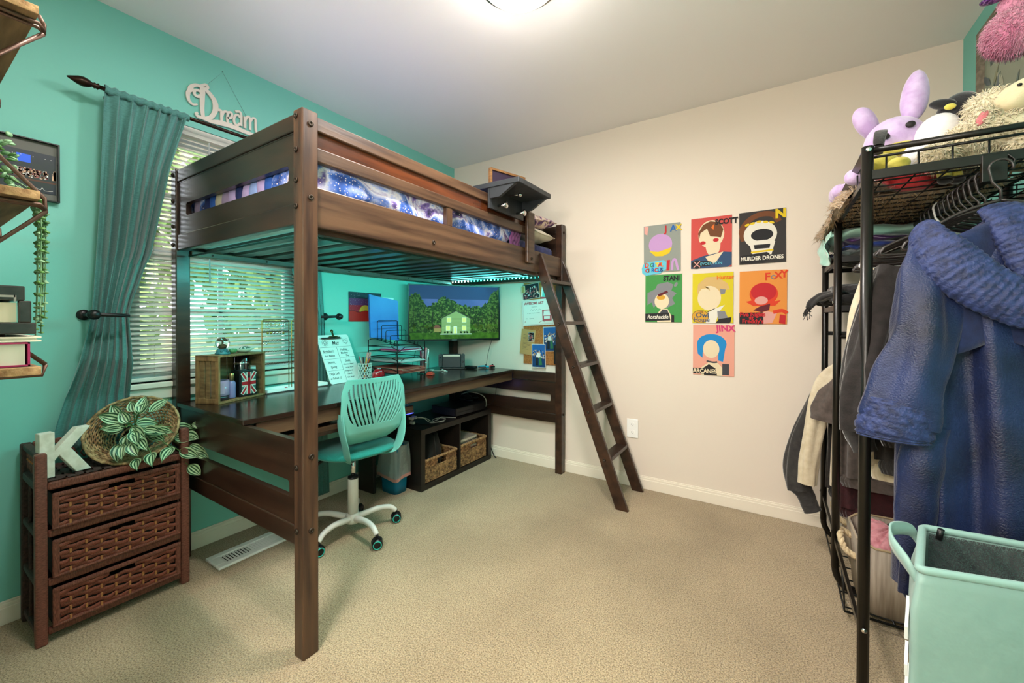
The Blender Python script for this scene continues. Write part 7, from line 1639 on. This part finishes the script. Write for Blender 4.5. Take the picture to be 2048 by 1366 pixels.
# lilac long eared plush with red clothes (plain stand-in)
t = thing('plush_rabbit', 'lilac long eared plush toy in red clothes on the rack top', 'plush toy', (2.70, -.98, ZF))
m = MB(); m.ell((2.705, -.985, 1.690), (.078, .070, .080), (.1, .15, 0), nu=32, nv=20); m.build('head', LIL, t)
m = MB(); m.ell((2.648, -.915, 1.790), (.030, .026, .066), (.35, -.50, 0), nu=24, nv=16, fn=lambda p, d: Vector((p.x*(1+.25*d.z), p.y, p.z))); m.build('ear', LIL, t)
m = MB(); m.ell((2.752, -.985, 1.828), (.034, .028, .082), (-.08, .10, 0), nu=24, nv=16, fn=lambda p, d: Vector((p.x*(1-.1*d.z), p.y, p.z))); m.build('ear', LIL, t)
m = MB(); m.ell((2.745, -.96, 1.595), (.085, .060, .060), (0, .3, 0), nu=24, nv=14, noise=.04); m.ell((2.79, -1.06, 1.60), (.030, .028, .052), (.5, .3, 0)); m.build('red_outfit', REDP, t)
m = MB(); m.ell((2.700, -1.045, 1.650), (.048, .012, .022), (.25, -.15, 0), nu=20, nv=10); m.build('yellow_patch', YEL, t)
for dx in (-.030, .028):
    m = MB(); m.ell((2.700+dx, -1.058, 1.705+dx*.4), (.012, .006, .010), nu=14, nv=8); m.build('eye', DKS, t)
for a, b in (((2.665, -1.02, 1.60), (2.60, -1.04, 1.585)), ((2.655, -.90, 1.60), (2.590, -.78, 1.610))):
    m = MB(); m.tube(smooth_path([a, mixpt(a, b, .5), b], 6), [.020]*5+[.022]*8, 12); m.ell(b, (.028, .028, .026)); m.build('limb', LIL, t)
for x, y in ((2.785, -1.10), (2.812, -1.085)):
    m = MB(); m.tube(smooth_path([(x-.01, y+.03, 1.60), (x, y, 1.565), (x+.005, y-.01, 1.528)], 5), .015, 12); m.build('yellow_leg', YEL, t)
    m = MB(); m.ell((x+.006, y-.012, 1.520), (.017, .020, .012)); m.build('black_shoe', BLP, t)
m = MB(); m.ell((2.60, -.70, 1.620), (.036, .060, .034), (.2, 0, .1), nu=24, nv=14); m.ell((2.595, -.62, 1.63), (.026, .030, .030)); o = m.build('plush_toy', LIL, None); tag(o, 'pale lilac plush paw poking over the far left edge of the rack top', 'plush toy')
m = MB(); m.ell((2.655, -1.12, 1.590), (.040, .030, .028), noise=.05); m.ell((2.685, -1.15, 1.575), (.026, .022, .020)); o = m.build('plush_toy', YEL, None); tag(o, 'small yellow plush lying against the near left corner post', 'plush toy')
m = MB(); m.ell((2.640, -.98, 1.66), (.022, .03, .03)); m.ell((2.632, -1.03, 1.63), (.018, .018, .022)); o = m.build('plush_toy', fabric('violet_plush', '5c4a8c', '7a68a8', .5), None); tag(o, 'small violet plush squeezed between the corner post and the lilac toy', 'plush toy')
# black and white plush
t = thing('plush_penguin', 'black and white plush toy with a black cap beside the lilac one', 'plush toy', (2.80, -1.02, ZF))
m = MB(); m.ell((2.790, -1.045, 1.672), (.052, .050, .062), (.1, .2, 0), nu=28, nv=18); m.ell((2.765, -1.04, 1.625), (.055, .048, .045), nu=24, nv=14); m.build('white_body', WHP, t)
m = MB(); m.ell((2.838, -1.025, 1.735), (.048, .048, .058), (0, .35, 0), nu=26, nv=16); m.ell((2.860, -1.02, 1.685), (.040, .040, .060), (0, .2, 0)); m.ell((2.795, -1.065, 1.755), (.030, .020, .013), (0, .2, 0)); m.build('black_cap', BLP, t)
m = MB(); m.ell((2.805, -1.088, 1.735), (.013, .005, .009), nu=14, nv=8); m.build('eye_patch', YEL, t)
m = MB(); m.ell((2.775, -1.09, 1.60), (.030, .030, .020)); m.ell((2.77, -1.10, 1.575), (.025, .02, .02)); m.build('grey_feet', fabric('grey_plush', '8c8c8c', 'a0a0a0', .5), t)
# shaggy cream dog
t = thing('plush_dog', 'large shaggy cream plush dog lying along the rack top', 'plush toy', (2.92, -1.10, ZF))
m = MB(); m.ell((2.880, -1.12, 1.620), (.110, .062, .062), (0, -.15, 0), nu=30, nv=18, noise=.05); m.ell((3.00, -1.10, 1.600), (.09, .06, .060), nu=26, nv=16); m.ell((2.885, -1.10, 1.700), (.055, .050, .050), nu=26, nv=16)
m.fur(4200, .018, .0020, 0, seed=5, curl=.9); m.build('shaggy_body', CRP, t)
m = MB(); m.ell((2.935, -1.150, 1.715), (.070, .034, .035), (0, -.50, 0), nu=28, nv=18, fn=lambda p, d: Vector((p.x, p.y*(1-.25*d.x), p.z*(1-.25*d.x)))); m.build('muzzle', fabric('smooth_cream_plush', 'cfc09a', 'd9cba8', .5), t)
m = MB(); m.ell((2.990, -1.163, 1.757), (.016, .014, .011), (0, -.3, 0)); m.build('nose', BLP, t)
m = MB(); m.ell((2.905, -1.186, 1.720), (.005, .003, .004)); m.build('eye', DKS, t)
m = MB(); m.ell((2.845, -1.165, 1.655), (.020, .012, .034), (.1, .4, 0)); m.fur(260, .016, .0018, 0, seed=6, curl=.9); e_ = m.build('ear', CRP, t)
m = MB(); m.ell((2.842, -1.178, 1.655), (.009, .004, .020), (.1, .4, 0)); m.build('pink_ear_lining', mat('ear_pink', 'd07078', .7), e_)
for c_, r_ in (((2.770, -1.150, 1.580), (.040, .036, .034)), ((2.930, -1.175, 1.570), (.045, .030, .030))):
    m = MB(); m.ell(c_, r_, nu=22, nv=14); m.fur(500, .018, .0020, 0, seed=7, curl=.9); m.build('paw', CRP, t)
t = thing('plush_bear', 'caramel brown plush toy behind the shaggy cream dog', 'plush toy', (3.00, -1.0, ZF))
m = MB(); m.ell((2.985, -1.02, 1.700), (.062, .055, .055), nu=28, nv=18); m.ell((2.965, -1.13, 1.665), (.055, .028, .024), (0, -.2, .3)); m.ell((3.035, -1.05, 1.69), (.050, .05, .05)); m.build('head', LTB, t)
m = MB(); m.ell((2.99, -.98, 1.61), (.07, .07, .06)); m.build('body', LTB, t)
m = MB(); m.ell((2.93, -.90, 1.62), (.08, .07, .06), noise=.06); m.ell((2.90, -.88, 1.74), (.03, .03, .028)); o = m.build('plush_toy', fabric('pale_grey_plush', '9a9a98', 'b0b0ae', .5), None); tag(o, 'pale grey plush toy hidden behind the black cap', 'plush toy')
m = MB(); m.ell((3.02, -.95, 1.80), (.035, .03, .032), noise=.05); m.fur(500, .014, .002, 0, seed=9, curl=.9); o = m.build('plush_toy', fabric('peach_plush', 'd8b8a4', 'e6cab8', .5), None); tag(o, 'fluffy peach plush ball at the right above the caramel toy', 'plush toy')
# hanging pink plush with violet sequin cap (hung on the wall picture hook)
t = thing('hanging_plush', 'fluffy pink plush with a violet sequin hat hanging at the top right', 'plush toy', (3.0, -.82, 1.90))
m = MB(); m.ell((3.010, -.86, 2.010), (.075, .065, .070), nu=32, nv=22, noise=.02); m.fur(3600, .014, .0018, 0, seed=10, curl=.9); m.build('fluffy_body', PNK, t)
m = MB(); m.ell((3.000, -.86, 2.090), (.034, .034, .042), nu=24, nv=16); m.fur(500, .008, .0014, 0, seed=11, curl=.7); m.build('fluffy_neck', PNK, t)
SEQ = mat('violet_sequin', '5a2a7c', .25, .6, c2='a878c4', scale=140, kind='voronoi', bump=.5, bscale=160); GOLDS = mat('gold_sequin', '1c140c', .3, .6, c2='b0905a', scale=150, kind='voronoi', bump=.4, bscale=160, lo=.3, hi=.5)
m = MB(); m.ell((2.975, -.875, 2.130), (.056, .030, .014), (.1, -.45, .1), nu=28, nv=14, fn=lambda p, d: Vector((p.x, p.y, p.z+.010*d.x*d.x))); m.ell((3.03, -.86, 2.150), (.05, .03, .018), (0, .2, 0)); m.build('sequin_brim', SEQ, t)
m = MB(); m.lathe([(.034, 0), (.036, .03), (.030, .055), (0, .06)], (2.995, -.85, 2.140), 24); m.build('sequin_crown', GOLDS, t)
m = MB(); m.tube([(3.0, -.85, 2.20), (3.02, -.85, 2.438)], .0012, 5); m.build('hanging_cord', BCAB, t)
# dark bag strap at the near left post
m = MB(); tubeloft(m, [(2.626, -1.235, 1.612), (2.630, -1.215, 1.640), (2.640, -1.18, 1.668), (2.645, -1.15, 1.660), (2.645, -1.12, 1.62)], [.010, .014, .014, .012, .010], 16, 30, .4, 0, .1); o = m.build('bag_strap', CHAR, None); tag(o, 'dark cloth strap looped over the near left corner of the rack', 'strap')
